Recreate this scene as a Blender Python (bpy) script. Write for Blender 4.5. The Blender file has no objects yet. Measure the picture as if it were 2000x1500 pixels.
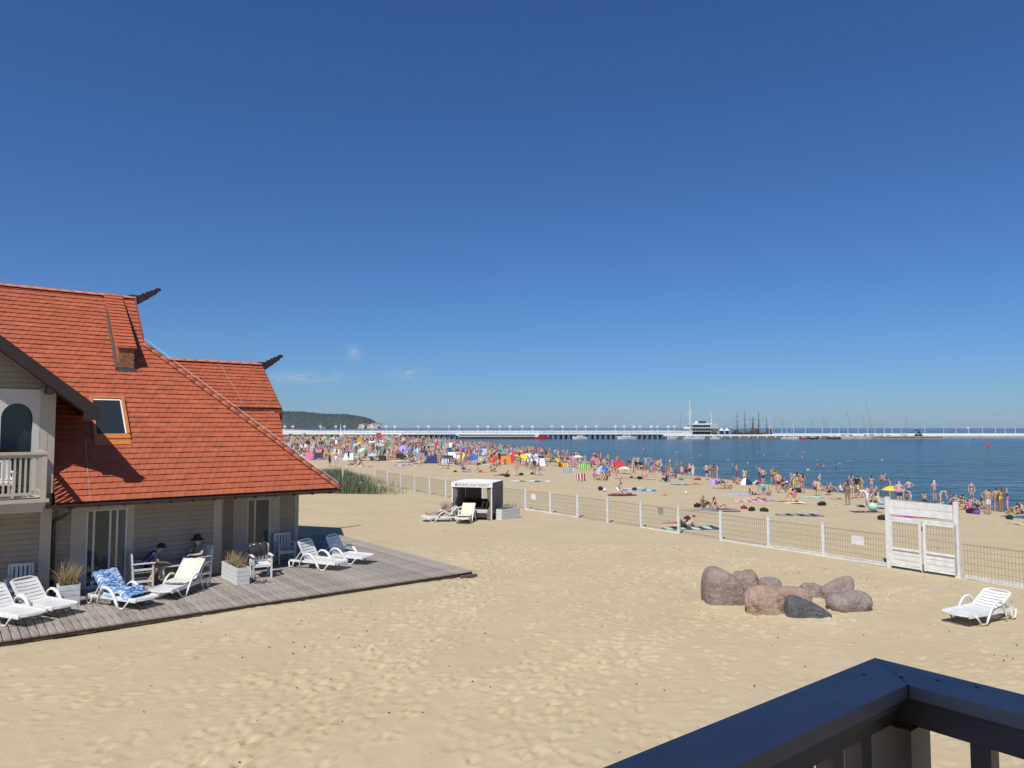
import bpy, bmesh, math, random
import numpy as np
from mathutils import Vector, Matrix, Quaternion

# ---------------------------------------------------------------- camera, sky, sun, exposure
SC = bpy.context.scene
COL = SC.collection
R = math.radians
F, HC = 1420.0, 4.8                        # focal length in pixels of a 2000 wide frame, eye height
PITCH = math.atan(85 / F)
cam = bpy.data.cameras.new('camera'); camo = bpy.data.objects.new('camera', cam); COL.objects.link(camo)
cam.sensor_fit = 'HORIZONTAL'; cam.sensor_width = 36; cam.lens = 36 * F / 2000
cam.clip_start = 0.05; cam.clip_end = 60000
camo.location = (0, 0, HC); camo.rotation_euler = (math.pi / 2 + PITCH, 0, 0)
SC.camera = camo

TH = R(52)                                  # the houses' long axis U, and V square to it
U = np.array([math.sin(TH), math.cos(TH), 0]); V = np.array([-math.cos(TH), math.sin(TH), 0])
ROT = math.pi / 2 - TH
SUN_EL, SUN_OFF = R(53), R(29)
hd = U * math.cos(SUN_OFF) + V * math.sin(SUN_OFF)          # the way shadows fall
SUNV = Vector((-hd[0] * math.cos(SUN_EL), -hd[1] * math.cos(SUN_EL), math.sin(SUN_EL)))

w = bpy.data.worlds.new('World'); SC.world = w; w.use_nodes = True
nt = w.node_tree; nt.nodes.clear()
wo = nt.nodes.new('ShaderNodeOutputWorld'); bg = nt.nodes.new('ShaderNodeBackground')
sky = nt.nodes.new('ShaderNodeTexSky'); sky.sky_type = 'NISHITA'; sky.sun_disc = False
sky.sun_elevation = SUN_EL; sky.sun_rotation = math.atan2(SUNV.x, SUNV.y)
sky.altitude = 0; sky.air_density = 1.0; sky.dust_density = 0.3; sky.ozone_density = 10.0
bg.inputs['Strength'].default_value = 0.080
tint = nt.nodes.new('ShaderNodeMix'); tint.data_type = 'RGBA'; tint.blend_type = 'MULTIPLY'; tint.inputs[0].default_value = 1
tint.inputs[7].default_value = (0.65, 0.91, 1.16, 1)         # the deep polarised blue of the clear northern sky
nt.links.new(sky.outputs[0], tint.inputs[6]); 
# a few faint wisps of cloud low in the north
def wnode(t, op=None, *ins):
    q = nt.nodes.new('ShaderNode' + t)
    if op: q.operation = op
    for i, v in enumerate(ins):
        if v is None: continue
        if isinstance(v, (int, float)): q.inputs[i].default_value = v
        else: nt.links.new(v, q.inputs[i])
    return q.outputs[0]
wtc = nt.nodes.new('ShaderNodeTexCoord'); wsp = nt.nodes.new('ShaderNodeSeparateXYZ'); nt.links.new(wtc.outputs['Generated'], wsp.inputs[0])
wy = wnode('Math', 'MAXIMUM', wsp.outputs[1], 0.05); wa = wnode('Math', 'DIVIDE', wsp.outputs[0], wy); we = wnode('Math', 'DIVIDE', wsp.outputs[2], wy)
wcb = nt.nodes.new('ShaderNodeCombineXYZ'); nt.links.new(wnode('Math', 'MULTIPLY', wa, 26.0), wcb.inputs[0]); nt.links.new(wnode('Math', 'MULTIPLY', we, 95.0), wcb.inputs[1])
wnz = nt.nodes.new('ShaderNodeTexNoise'); wnz.inputs['Scale'].default_value = 1.0; wnz.inputs['Detail'].default_value = 6; wnz.inputs['Distortion'].default_value = 1.2; nt.links.new(wcb.outputs[0], wnz.inputs['Vector'])
wmr = nt.nodes.new('ShaderNodeMapRange'); wmr.inputs[1].default_value = .36; wmr.inputs[2].default_value = .72; nt.links.new(wnz.outputs[0], wmr.inputs[0])
wsum = None
for (ca_, ce_, ra_, re_, am_) in ((-.285, .0685, .046, .0085, .55), (-.220, .1030, .010, .0095, .48), (-.143, .0745, .020, .0075, .55)):
    ea = wnode('Math', 'POWER', wnode('Math', 'MULTIPLY', wnode('Math', 'SUBTRACT', wa, ca_), 1 / ra_), 2.0); ee = wnode('Math', 'POWER', wnode('Math', 'MULTIPLY', wnode('Math', 'SUBTRACT', we, ce_), 1 / re_), 2.0)
    g_ = wnode('Math', 'MULTIPLY', wnode('Math', 'EXPONENT', wnode('Math', 'MULTIPLY', wnode('Math', 'ADD', ea, ee), -1.0)), am_)
    wsum = g_ if wsum is None else wnode('Math', 'ADD', wsum, g_)
wmx = nt.nodes.new('ShaderNodeMix'); wmx.data_type = 'RGBA'; wmx.inputs[7].default_value = (7.5, 8.2, 8.8, 1)
nt.links.new(wnode('Math', 'MULTIPLY', wsum, wmr.outputs[0]), wmx.inputs[0]); nt.links.new(tint.outputs[2], wmx.inputs[6])
nt.links.new(wmx.outputs[2], bg.inputs[0]); nt.links.new(bg.outputs[0], wo.inputs[0])

sl = bpy.data.lights.new('sun', 'SUN'); slo = bpy.data.objects.new('sun', sl); COL.objects.link(slo)
sl.energy = 4.9; sl.angle = R(0.53); sl.color = (1.0, 0.96, 0.90)
slo.rotation_euler = SUNV.to_track_quat('Z', 'Y').to_euler(); slo.location = (-30, -60, 60)

vs = SC.view_settings
vs.view_transform = 'Standard'; vs.look = 'None'; vs.exposure = 0.0; vs.gamma = 1.0; vs.use_curve_mapping = False
SC.cycles.max_bounces = 5; SC.cycles.diffuse_bounces = 3; SC.cycles.glossy_bounces = 3
SC.cycles.transparent_max_bounces = 8; SC.cycles.volume_bounces = 0
SC.cycles.caustics_reflective = False; SC.cycles.caustics_refractive = False

# ---------------------------------------------------------------- helpers
rng = random.Random(7)
NR = np.random.default_rng(11)

def W(u, v, z=0.0):
    return Vector((U[0] * u + V[0] * v, U[1] * u + V[1] * v, z))

def ray(px, py):
    a = (px - 1000) / F; b = (750 - py) / F
    return Vector((a, math.cos(PITCH) - b * math.sin(PITCH), math.sin(PITCH) + b * math.cos(PITCH)))

def gz(px, py, z=0.0):                      # where the sight line through a pixel meets the level z
    d = ray(px, py); t = (z - HC) / d.z
    return Vector((d.x * t, d.y * t, z))

def depth_at(px, py, Y):                    # point on the sight line at distance Y
    d = ray(px, py); t = Y / d.y
    return Vector((d.x * t, Y, HC + d.z * t))

SHY = [0, 20, 49.6, 90, 179, 242, 358, 600, 1500, 4000, 9000]
SHX = [52, 44, 34.6, 21.7, 0, -17, -40, -100, -420, -1300, -3000]

def ground(x, y):                           # the beach: level by the houses, sloping down to the sea at -1
    x = np.asarray(x, float); y = np.asarray(y, float)
    s = (np.interp(y, SHY, SHX) - x) * 0.96
    t = np.clip(s / 27.0, 0, 1)
    z = np.where(s > 0, -1 + (t * (2 - t)) * 1.0, -1 + np.maximum(s * 0.045, -2.5))
    z = z + 0.45 * np.exp(-((x + 14) / 4.5) ** 2 - ((y - 61) / 5.5) ** 2)
    return z

def gnd(x, y): return float(ground(x, y))

def at(px, py):                             # where the sight line through a pixel meets the beach
    d = ray(px, py); z = 0.0
    for _ in range(25):
        t = (z - HC) / d.z; x, y = d.x * t, d.y * t
        z = 0.5 * z + 0.5 * gnd(x, y)
    return Vector((x, y, gnd(x, y)))

def at_sea(px, py): return gz(px, py, -1.0)

MATS = {}
def M(name, col, rough=0.6, var=0.12, scale=6.0, bump=0.0, bscale=30.0, rnd=0.0, spec=0.5, metal=0.0,
      stretch=None, col2=None, detail=4.0, sheen=0.0, trans=0.0):
    if name in MATS: return MATS[name]
    m = bpy.data.materials.new(name); m.use_nodes = True; MATS[name] = m
    n = m.node_tree; b = n.nodes['Principled BSDF']; L = n.links.new
    b.inputs['Roughness'].default_value = rough; b.inputs['Metallic'].default_value = metal
    b.inputs['Specular IOR Level'].default_value = spec
    if trans: b.inputs['Transmission Weight'].default_value = trans
    tc = n.nodes.new('ShaderNodeTexCoord'); src = tc.outputs['Object']
    if stretch:
        mp = n.nodes.new('ShaderNodeMapping'); mp.inputs['Scale'].default_value = stretch
        L(src, mp.inputs[0]); src = mp.outputs[0]
    c1 = tuple(max(0, c * (1 - var)) for c in col); c2 = tuple(min(1, c * (1 + var)) for c in (col2 or col))
    if var > 0 or col2:
        nz = n.nodes.new('ShaderNodeTexNoise'); nz.inputs['Scale'].default_value = scale; nz.inputs['Detail'].default_value = detail
        L(src, nz.inputs['Vector'])
        mx = n.nodes.new('ShaderNodeMix'); mx.data_type = 'RGBA'
        mx.inputs[6].default_value = (*c1, 1); mx.inputs[7].default_value = (*c2, 1)
        cr = n.nodes.new('ShaderNodeMapRange'); cr.inputs[1].default_value = 0.3; cr.inputs[2].default_value = 0.7
        L(nz.outputs[0], cr.inputs[0]); L(cr.outputs[0], mx.inputs[0]); out = mx.outputs[2]
    else:
        rg = n.nodes.new('ShaderNodeRGB'); rg.outputs[0].default_value = (*col, 1); out = rg.outputs[0]
    if rnd:
        hs = n.nodes.new('ShaderNodeHueSaturation'); L(out, hs.inputs['Color'])
        if rnd < 0:
            at_ = n.nodes.new('ShaderNodeAttribute'); at_.attribute_name = 'rnd'; ro = at_.outputs['Fac']
        else:
            oi = n.nodes.new('ShaderNodeObjectInfo'); ro = oi.outputs['Random']
        mr = n.nodes.new('ShaderNodeMapRange'); mr.inputs[3].default_value = 1 - abs(rnd); mr.inputs[4].default_value = 1 + abs(rnd)
        L(ro, mr.inputs[0]); L(mr.outputs[0], hs.inputs['Value']); out = hs.outputs[0]
    L(out, b.inputs['Base Color'])
    if bump:
        nb = n.nodes.new('ShaderNodeTexNoise'); nb.inputs['Scale'].default_value = bscale; nb.inputs['Detail'].default_value = 5
        L(src, nb.inputs['Vector'])
        bp = n.nodes.new('ShaderNodeBump'); bp.inputs['Strength'].default_value = bump; bp.inputs['Distance'].default_value = 0.02
        L(nb.outputs[0], bp.inputs['Height']); L(bp.outputs[0], b.inputs['Normal'])
    return m

class MB:
    """collects shapes; build() links them as ONE mesh object"""
    def __init__(s, off=(0, 0, 0)): s.v = []; s.f = []; s.m = []; s.off = off
    def add(s, vs, fs, mi=0):
        k = len(s.v); o = s.off
        s.v += [(p[0] - o[0], p[1] - o[1], p[2] - o[2]) for p in vs]
        s.f += [tuple(i + k for i in f) for f in fs]; s.m += [mi] * len(fs)
        return s
    def box(s, c, d, rz=0.0, mi=0, rx=0.0, ry=0.0):
        x, y, z = (q / 2 for q in d)
        P = [Vector(p) for p in ((-x, -y, -z), (x, -y, -z), (x, y, -z), (-x, y, -z), (-x, -y, z), (x, -y, z), (x, y, z), (-x, y, z))]
        m = Matrix.Rotation(rz, 3, 'Z') @ Matrix.Rotation(ry, 3, 'Y') @ Matrix.Rotation(rx, 3, 'X'); c = Vector(c)
        return s.add([m @ p + c for p in P], [(0, 3, 2, 1), (4, 5, 6, 7), (0, 1, 5, 4), (1, 2, 6, 5), (2, 3, 7, 6), (3, 0, 4, 7)], mi)
    def b2(s, a, b, mi=0):                  # box from corner to corner
        return s.box([(a[i] + b[i]) / 2 for i in range(3)], [abs(b[i] - a[i]) for i in range(3)], 0, mi)
    def beam(s, a, b, w, h, mi=0, up=(0, 0, 1)):
        a, b = Vector(a), Vector(b); d = (b - a).normalized(); up = Vector(up)
        if abs(d.dot(up)) > 0.98: up = Vector((0, 1, 0))
        x = d.cross(up).normalized() * w / 2; y = x.cross(d).normalized() * h / 2
        P = [a - x - y, a + x - y, a + x + y, a - x + y, b - x - y, b + x - y, b + x + y, b - x + y]
        return s.add(P, [(0, 1, 2, 3), (7, 6, 5, 4), (0, 4, 5, 1), (1, 5, 6, 2), (2, 6, 7, 3), (3, 7, 4, 0)], mi)
    def tube(s, pts, r, n=6, mi=0, cap=True, flat=1.0):
        pts = [Vector(p) for p in pts]; rs = r if isinstance(r, (list, tuple)) else [r] * len(pts)
        vs = []; fs = []; ux = None
        for i, p in enumerate(pts):
            d = (pts[min(i + 1, len(pts) - 1)] - pts[max(i - 1, 0)]).normalized()
            if ux is None: ux = d.orthogonal().normalized()
            ux = (ux - d * ux.dot(d)); ux = ux.normalized() if ux.length > 1e-6 else d.orthogonal().normalized()
            uy = d.cross(ux)
            for k in range(n):
                a = 2 * math.pi * k / n
                vs.append(p + (ux * math.cos(a) + uy * math.sin(a) * flat) * rs[i])
        for i in range(len(pts) - 1):
            for k in range(n):
                fs.append((i * n + k, i * n + (k + 1) % n, (i + 1) * n + (k + 1) % n, (i + 1) * n + k))
        if cap: fs.append(tuple(range(n - 1, -1, -1))); fs.append(tuple((len(pts) - 1) * n + k for k in range(n)))
        return s.add(vs, fs, mi)
    def prism(s, poly, d, mi=0):            # planar polygon pushed along d
        d = Vector(d); P = [Vector(p) for p in poly]; n = len(P)
        return s.add(P + [p + d for p in P], [tuple(range(n - 1, -1, -1)), tuple(range(n, 2 * n))] +
                     [(i, (i + 1) % n, n + (i + 1) % n, n + i) for i in range(n)], mi)
    def lathe(s, prof, c=(0, 0, 0), n=12, mi=0, a0=0.0, a1=2 * math.pi):
        c = Vector(c); vs = []; fs = []; full = abs(a1 - a0 - 2 * math.pi) < 1e-6; k = n if full else n + 1
        for r, z in prof:
            for i in range(k):
                a = a0 + (a1 - a0) * i / n; vs.append(c + Vector((r * math.cos(a), r * math.sin(a), z)))
        for j in range(len(prof) - 1):
            for i in range(n):
                i2 = (i + 1) % k
                fs.append((j * k + i, j * k + i2, (j + 1) * k + i2, (j + 1) * k + i))
        return s.add(vs, fs, mi)
    def ball(s, c, r, n=10, mi=0, sq=(1, 1, 1)):
        c = Vector(c); m = n // 2
        prof = [(max(1e-4, math.sin(math.pi * j / m)), -math.cos(math.pi * j / m)) for j in range(m + 1)]
        k = len(s.v); s.lathe(prof, (0, 0, 0), n, mi); o = s.off
        for i in range(k, len(s.v)):
            p = s.v[i]
            s.v[i] = tuple((p[q] + o[q]) * r * sq[q] + c[q] - o[q] for q in range(3))
        return s
    def mesh(s, name, mats, smooth=False, fix=True):
        me = bpy.data.meshes.new(name); me.from_pydata(s.v, [], s.f)
        for m in (mats if isinstance(mats, (list, tuple)) else [mats]): me.materials.append(m)
        if any(s.m): me.polygons.foreach_set('material_index', s.m)
        if fix and len(s.f) < 60000:
            bm = bmesh.new(); bm.from_mesh(me); bmesh.ops.recalc_face_normals(bm, faces=bm.faces); bm.to_mesh(me); bm.free()
        if smooth: me.polygons.foreach_set('use_smooth', [True] * len(me.polygons))
        me.update(); return me
    def build(s, name, mats, parent=None, loc=(0, 0, 0), rz=0.0, smooth=False):
        return link(name, s.mesh(name, mats, smooth), parent, loc, rz)

def link(name, data, parent=None, loc=(0, 0, 0), rz=0.0):
    o = bpy.data.objects.new(name, data); COL.objects.link(o)
    o.location = loc; o.rotation_euler = (0, 0, rz)
    if parent is not None: o.parent = parent
    return o

def tag(o, label=None, cat=None, group=None, kind=None):
    if label: o['label'] = label
    if cat: o['category'] = cat
    if group: o['group'] = group
    if kind: o['kind'] = kind
    return o

def thing(name, label, cat, loc=(0, 0, 0), rz=0.0, group=None):
    return tag(link(name, None, None, loc, rz), label, cat, group)

KIDS = {}
def copy_tree(root, loc, rz, label, parent=None):
    ch = [o for o in root.children]
    c = root.copy(); COL.objects.link(c); c.parent = parent
    if parent is None: c.location = loc; c.rotation_euler = (0, 0, rz); c['label'] = label
    for k in ch: copy_tree(k, None, None, None, c)
    return c

ORD = ['first', 'second', 'third', 'fourth', 'fifth', 'sixth', 'seventh', 'eighth', 'ninth', 'tenth', 'eleventh', 'twelfth',
       'thirteenth', 'fourteenth', 'fifteenth', 'sixteenth', 'seventeenth', 'eighteenth', 'nineteenth', 'twentieth']
def ordi(i):
    return ORD[i] if i < 20 else ('twenty-' + ORD[i - 20] if i < 29 else ('thirtieth' if i == 29 else 'thirty-' + ORD[i - 30]))

def smooth_noise(nx, ny, cells_x, cells_y):
    g = NR.random((cells_y + 3, cells_x + 3))
    def interp(g, n, c, ax):
        t = np.linspace(0, c, n); i = np.minimum(t.astype(int), c); f = t - i
        f = f * f * (3 - 2 * f)
        a = np.take(g, i, axis=ax); b = np.take(g, i + 1, axis=ax)
        f = f[:, None] if ax == 0 else f[None, :]
        return a * (1 - f) + b * f
    return interp(interp(g, ny, cells_y, 0), nx, cells_x, 1) - 0.5

# common materials
WHITE = M('white_paint', (0.71, 0.705, 0.68), 0.6, 0.12, 5, 0.3, 40, rnd=.04)
PLASTIC = M('white_plastic', (0.72, 0.715, 0.69), 0.42, 0.09, 5, 0.08, 30, rnd=.03)
SIDING = M('cream_siding_paint', (0.36, 0.30, 0.225), 0.6, 0.07, 3, 0.2, 40, rnd=0.05)
TRIM = M('cream_trim_paint', (0.47, 0.42, 0.34), 0.55, 0.05, 4)
BROWN = M('dark_brown_wood', (0.030, 0.018, 0.016), 0.6, 0.25, 6, 0.3, 30)
TILE = M('red_clay_tile', (0.40, 0.098, 0.042), 0.62, 0.12, 3.0, 0.25, 60, rnd=0.10)
TILEJ = M('red_clay_tile_far', (0.40, 0.098, 0.042), 0.62, 0.12, 3.0, 0.25, 60, rnd=-0.10)
GLASS = M('dark_window_glass', (0.02, 0.025, 0.028), 0.04, 0.0, spec=0.8)
METAL = M('galvanised_metal', (0.45, 0.46, 0.47), 0.4, 0.08, 8, metal=0.7)
DARK = M('dark_fabric', (0.018, 0.018, 0.022), 0.85, 0.2, 10)

# ---------------------------------------------------------------- sand, sea, headland
def sand_material():
    m = bpy.data.materials.new('beach_sand'); m.use_nodes = True; n = m.node_tree; L = n.links.new
    b = n.nodes['Principled BSDF']; b.inputs['Roughness'].default_value = 0.95; b.inputs['Specular IOR Level'].default_value = 0.15
    tc = n.nodes.new('ShaderNodeTexCoord')
    def noise(scale, detail=4):
        z = n.nodes.new('ShaderNodeTexNoise'); z.inputs['Scale'].default_value = scale; z.inputs['Detail'].default_value = detail
        L(tc.outputs['Object'], z.inputs['Vector']); return z.outputs[0]
    def ramp(src, a, b_, c, d):
        r = n.nodes.new('ShaderNodeMapRange'); L(src, r.inputs[0])
        for i, q in enumerate((a, b_, c, d)): r.inputs[i + 1].default_value = q
        return r.outputs[0]
    def mix(f, c1, c2, blend='MIX'):
        x = n.nodes.new('ShaderNodeMix'); x.data_type = 'RGBA'; x.blend_type = blend
        for i, c in ((0, f), (6, c1), (7, c2)):
            if isinstance(c, (float, int)): x.inputs[i].default_value = c
            elif isinstance(c, tuple): x.inputs[i].default_value = (*c, 1)
            else: L(c, x.inputs[i])
        return x.outputs[2]
    base = mix(ramp(noise(0.35, 5), 0.35, 0.65, 0, 1), (0.470, 0.378, 0.232), (0.507, 0.413, 0.262))
    base = mix(ramp(noise(2.2, 4), 0.38, 0.66, 0, 0.55), base, (0.430, 0.345, 0.218))
    base = mix(ramp(noise(55, 3), 0.62, 0.78, 0, 0.45), base, (0.33, 0.28, 0.20))
    base = mix(ramp(noise(9, 2), 0.735, 0.76, 0, 0.6), base, (0.16, 0.12, 0.075))      # bits of weed and bark
    sp = n.nodes.new('ShaderNodeSeparateXYZ'); L(tc.outputs['Object'], sp.inputs[0])
    wet = ramp(sp.outputs[2], -0.97, -0.86, 1, 0)
    base = mix(wet, base, (0.20, 0.175, 0.13))
    L(base, b.inputs['Base Color'])
    bp = n.nodes.new('ShaderNodeBump'); bp.inputs['Strength'].default_value = 0.45; bp.inputs['Distance'].default_value = 0.04
    ad = n.nodes.new('ShaderNodeMath'); ad.operation = 'MULTIPLY_ADD'; ad.inputs[1].default_value = 0.35
    L(noise(16, 4), ad.inputs[0]); L(noise(4.5, 5), ad.inputs[2])
    L(ad.outputs[0], bp.inputs['Height']); L(bp.outputs[0], b.inputs['Normal'])
    return m

def make_sand():
    def geo(a, b, s0, k):
        out = []; s = s0; p = a
        while p < b: s *= k; p += s; out.append(p)
        return out
    xs = np.array(sorted([-q for q in geo(14, 4200, 0.07, 1.09)]) + list(np.arange(-14, 18, 0.055)) + geo(18, 120, 0.07, 1.08))
    ys = np.array(sorted([-q for q in geo(-7, 60, 0.2, 1.25)]) + list(np.arange(7.2, 31, 0.055)) + geo(31, 7000, 0.065, 1.035))
    X, Y = np.meshgrid(xs, ys)
    Z = ground(X, Y)
    ix0 = np.searchsorted(xs, -14.001); nx = int(32 / 0.055); iy0 = np.searchsorted(ys, 7.199); ny = int(23.8 / 0.055)
    D = np.zeros((ny, nx))
    for amp, c in ((0.050, 3.0), (0.012, 1.0), (0.007, 0.38), (0.005, 0.17)):
        D += amp * smooth_noise(nx, ny, int(32 / c), int(23.8 / c))
    cell = 0.055
    def stamp(x, y, a, depth, ln, wd):
        i, j = int((x + 14) / cell), int((y - 7.2) / cell); q = int(ln * 1.3 / cell) + 2
        i0, i1, j0, j1 = max(0, i - q), min(nx, i + q + 1), max(0, j - q), min(ny, j + q + 1)
        if i1 <= i0 or j1 <= j0: return
        gx = -14 + np.arange(i0, i1) * cell - x; gy = 7.2 + np.arange(j0, j1) * cell - y
        GX, GY = np.meshgrid(gx, gy); c, s = math.cos(a), math.sin(a)
        p = ((GX * c + GY * s) / ln) ** 2 + ((-GX * s + GY * c) / wd) ** 2
        D[j0:j1, i0:i1] += -depth * np.exp(-p * 2.2) + depth * 0.45 * np.exp(-(np.sqrt(p) - 1.45) ** 2 * 7)
    # foot trails from the near houses towards the cabana, the gate and the deck
    trails = [((-5.2, 7.5), (-1.5, 20), 2.1, 420), ((-1.5, 20), (1.5, 38), 2.0, 420), ((0, 7.5), (3, 22), 2.4, 260), ((-2, 13), (12, 22.5), 2.2, 300),
              ((3, 22), (9, 27), 3, 260), ((-8, 15), (-1, 22), 1.0, 60), ((-12, 13), (-3, 14), 1.6, 60), ((4, 9), (16, 19), 3.0, 260), ((-4, 26), (8, 31), 3.5, 320)]
    for (x0, y0), (x1, y1), wdt, cnt in trails:
        a = math.atan2(y1 - y0, x1 - x0)
        for _ in range(cnt):
            t = rng.random(); o = rng.gauss(0, wdt * 0.4)
            x = x0 + (x1 - x0) * t - math.sin(a) * o; y = y0 + (y1 - y0) * t + math.cos(a) * o
            stamp(x, y, a + rng.gauss(0, 0.3), rng.uniform(0.018, 0.045), rng.uniform(0.12, 0.19), rng.uniform(0.06, 0.095))
    for _ in range(1500):
        x, y = rng.uniform(-13, 17.5), rng.uniform(8, 30)
        stamp(x, y, rng.uniform(0, 6.3), rng.uniform(0.008, 0.028), rng.uniform(0.09, 0.18), rng.uniform(0.06, 0.11))
    for (x0, y0, x1, y1) in ((-4.9, 7.6, -1.2, 18), (-4.6, 7.6, -0.9, 18), (-3.6, 8.5, -0.2, 16)):     # dragged furrows
        k = int(math.hypot(x1 - x0, y1 - y0) / 0.1); a = math.atan2(y1 - y0, x1 - x0)
        for q in range(k): stamp(x0 + (x1 - x0) * q / k + math.sin(q * .11) * .05, y0 + (y1 - y0) * q / k, a, 0.012, 0.2, 0.07)
    ex = np.minimum(np.arange(nx), np.arange(nx)[::-1]) / 20; ey = np.minimum(np.arange(ny), np.arange(ny)[::-1]) / 20
    D *= np.clip(ex, 0, 1)[None, :] * np.clip(ey, 0, 1)[:, None]
    Z[iy0:iy0 + ny, ix0:ix0 + nx] += D
    for cx, cy, rr_, a_ in ((5.6, 20.2, .75, .10), (6.5, 19.1, .7, .08), (7.6, 18.7, .8, .07), (8.8, 19.4, .75, .09), (9.0, 21.2, .6, .08), (7.2, 22.2, .6, .07)):     # sand banked against the boulders
        q2 = ((X - cx) / rr_) ** 2 + ((Y - cy) / rr_) ** 2; Z += a_ * np.exp(-q2 * .9)
    du = X * U[0] + Y * U[1]; dv = X * V[0] + Y * V[1]                      # and drifted along the deck edge
    Z += .075 * np.exp(-((dv - 19.35) / .28) ** 2) * np.clip((13.6 - du) / 1.0, 0, 1) * (.55 + .45 * np.sin(du * 1.7) * np.sin(du * .63 + 1))
    far = np.clip((Y - 31) / 10, 0, 1) * (ground(X, Y) > -0.9)
    Z += far * 0.035 * np.sin(X * 1.3 + np.sin(Y * .7) * 2) * np.sin(Y * 0.9 + X * .3)
    nyy, nxx = X.shape
    co = np.stack([X, Y, Z], -1).reshape(-1, 3)
    idx = np.arange(nyy * nxx).reshape(nyy, nxx)
    q = np.stack([idx[:-1, :-1], idx[:-1, 1:], idx[1:, 1:], idx[1:, :-1]], -1).reshape(-1, 4)
    me = bpy.data.meshes.new('sand')
    me.vertices.add(len(co)); me.vertices.foreach_set('co', co.ravel().astype(np.float32))
    me.loops.add(q.size); me.loops.foreach_set('vertex_index', q.ravel().astype(np.int32))
    me.polygons.add(len(q)); me.polygons.foreach_set('loop_start', np.arange(0, q.size, 4, dtype=np.int32))
    me.polygons.foreach_set('loop_total', np.full(len(q), 4, np.int32))
    me.update(calc_edges=True); me.polygons.foreach_set('use_smooth', np.ones(len(q), bool))
    me.materials.append(sand_material())
    return tag(link('sand', me), kind='structure')
make_sand()

def make_sea():
    m = bpy.data.materials.new('sea_water'); m.use_nodes = True; n = m.node_tree; L = n.links.new
    b = n.nodes['Principled BSDF']; b.inputs['Roughness'].default_value = 0.16; b.inputs['IOR'].default_value = 1.33
    b.inputs['Specular IOR Level'].default_value = 0.5
    tc = n.nodes.new('ShaderNodeTexCoord')
    def noise(scale, sx, sy, detail=3, dist=0.0):
        mp = n.nodes.new('ShaderNodeMapping'); mp.inputs['Scale'].default_value = (sx, sy, 1); mp.inputs['Rotation'].default_value = (0, 0, 0.12)
        L(tc.outputs['Object'], mp.inputs[0])
        z = n.nodes.new('ShaderNodeTexNoise'); z.inputs['Scale'].default_value = scale; z.inputs['Detail'].default_value = detail
        z.inputs['Distortion'].default_value = dist
        L(mp.outputs[0], z.inputs['Vector']); return z.outputs[0]
    mx = n.nodes.new('ShaderNodeMix'); mx.data_type = 'RGBA'
    mx.inputs[6].default_value = (0.009, 0.040, 0.066, 1); mx.inputs[7].default_value = (0.022, 0.072, 0.096, 1)
    r = n.nodes.new('ShaderNodeMapRange'); r.inputs[1].default_value = 0.40; r.inputs[2].default_value = 0.62
    L(noise(0.012, 0.35, 1.6, 3, 0.4), r.inputs[0]); L(r.outputs[0], mx.inputs[0]); L(mx.outputs[2], b.inputs['Base Color'])
    a1 = n.nodes.new('ShaderNodeMath'); a1.operation = 'MULTIPLY_ADD'; a1.inputs[1].default_value = 0.45
    a2 = n.nodes.new('ShaderNodeMath'); a2.operation = 'MULTIPLY_ADD'; a2.inputs[1].default_value = 1.6
    L(noise(1.5, 0.4, 1.0, 3, 0.8), a1.inputs[0]); L(noise(0.42, 0.35, 1.0, 3, 0.6), a1.inputs[2])
    L(noise(0.16, 0.3, 1.0, 2, 0.3), a2.inputs[0]); L(a1.outputs[0], a2.inputs[2])
    bp = n.nodes.new('ShaderNodeBump'); bp.inputs['Strength'].default_value = 1.0; bp.inputs['Distance'].default_value = 0.75
    L(a2.outputs[0], bp.inputs['Height']); L(bp.outputs[0], b.inputs['Normal'])
    mb = MB(); mb.add([(-5500, -300, -1), (7500, -300, -1), (7500, 8500, -1), (-5500, 8500, -1)], [(0, 1, 2, 3)])
    tag(mb.build('sea', m), kind='structure')
make_sea()

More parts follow.
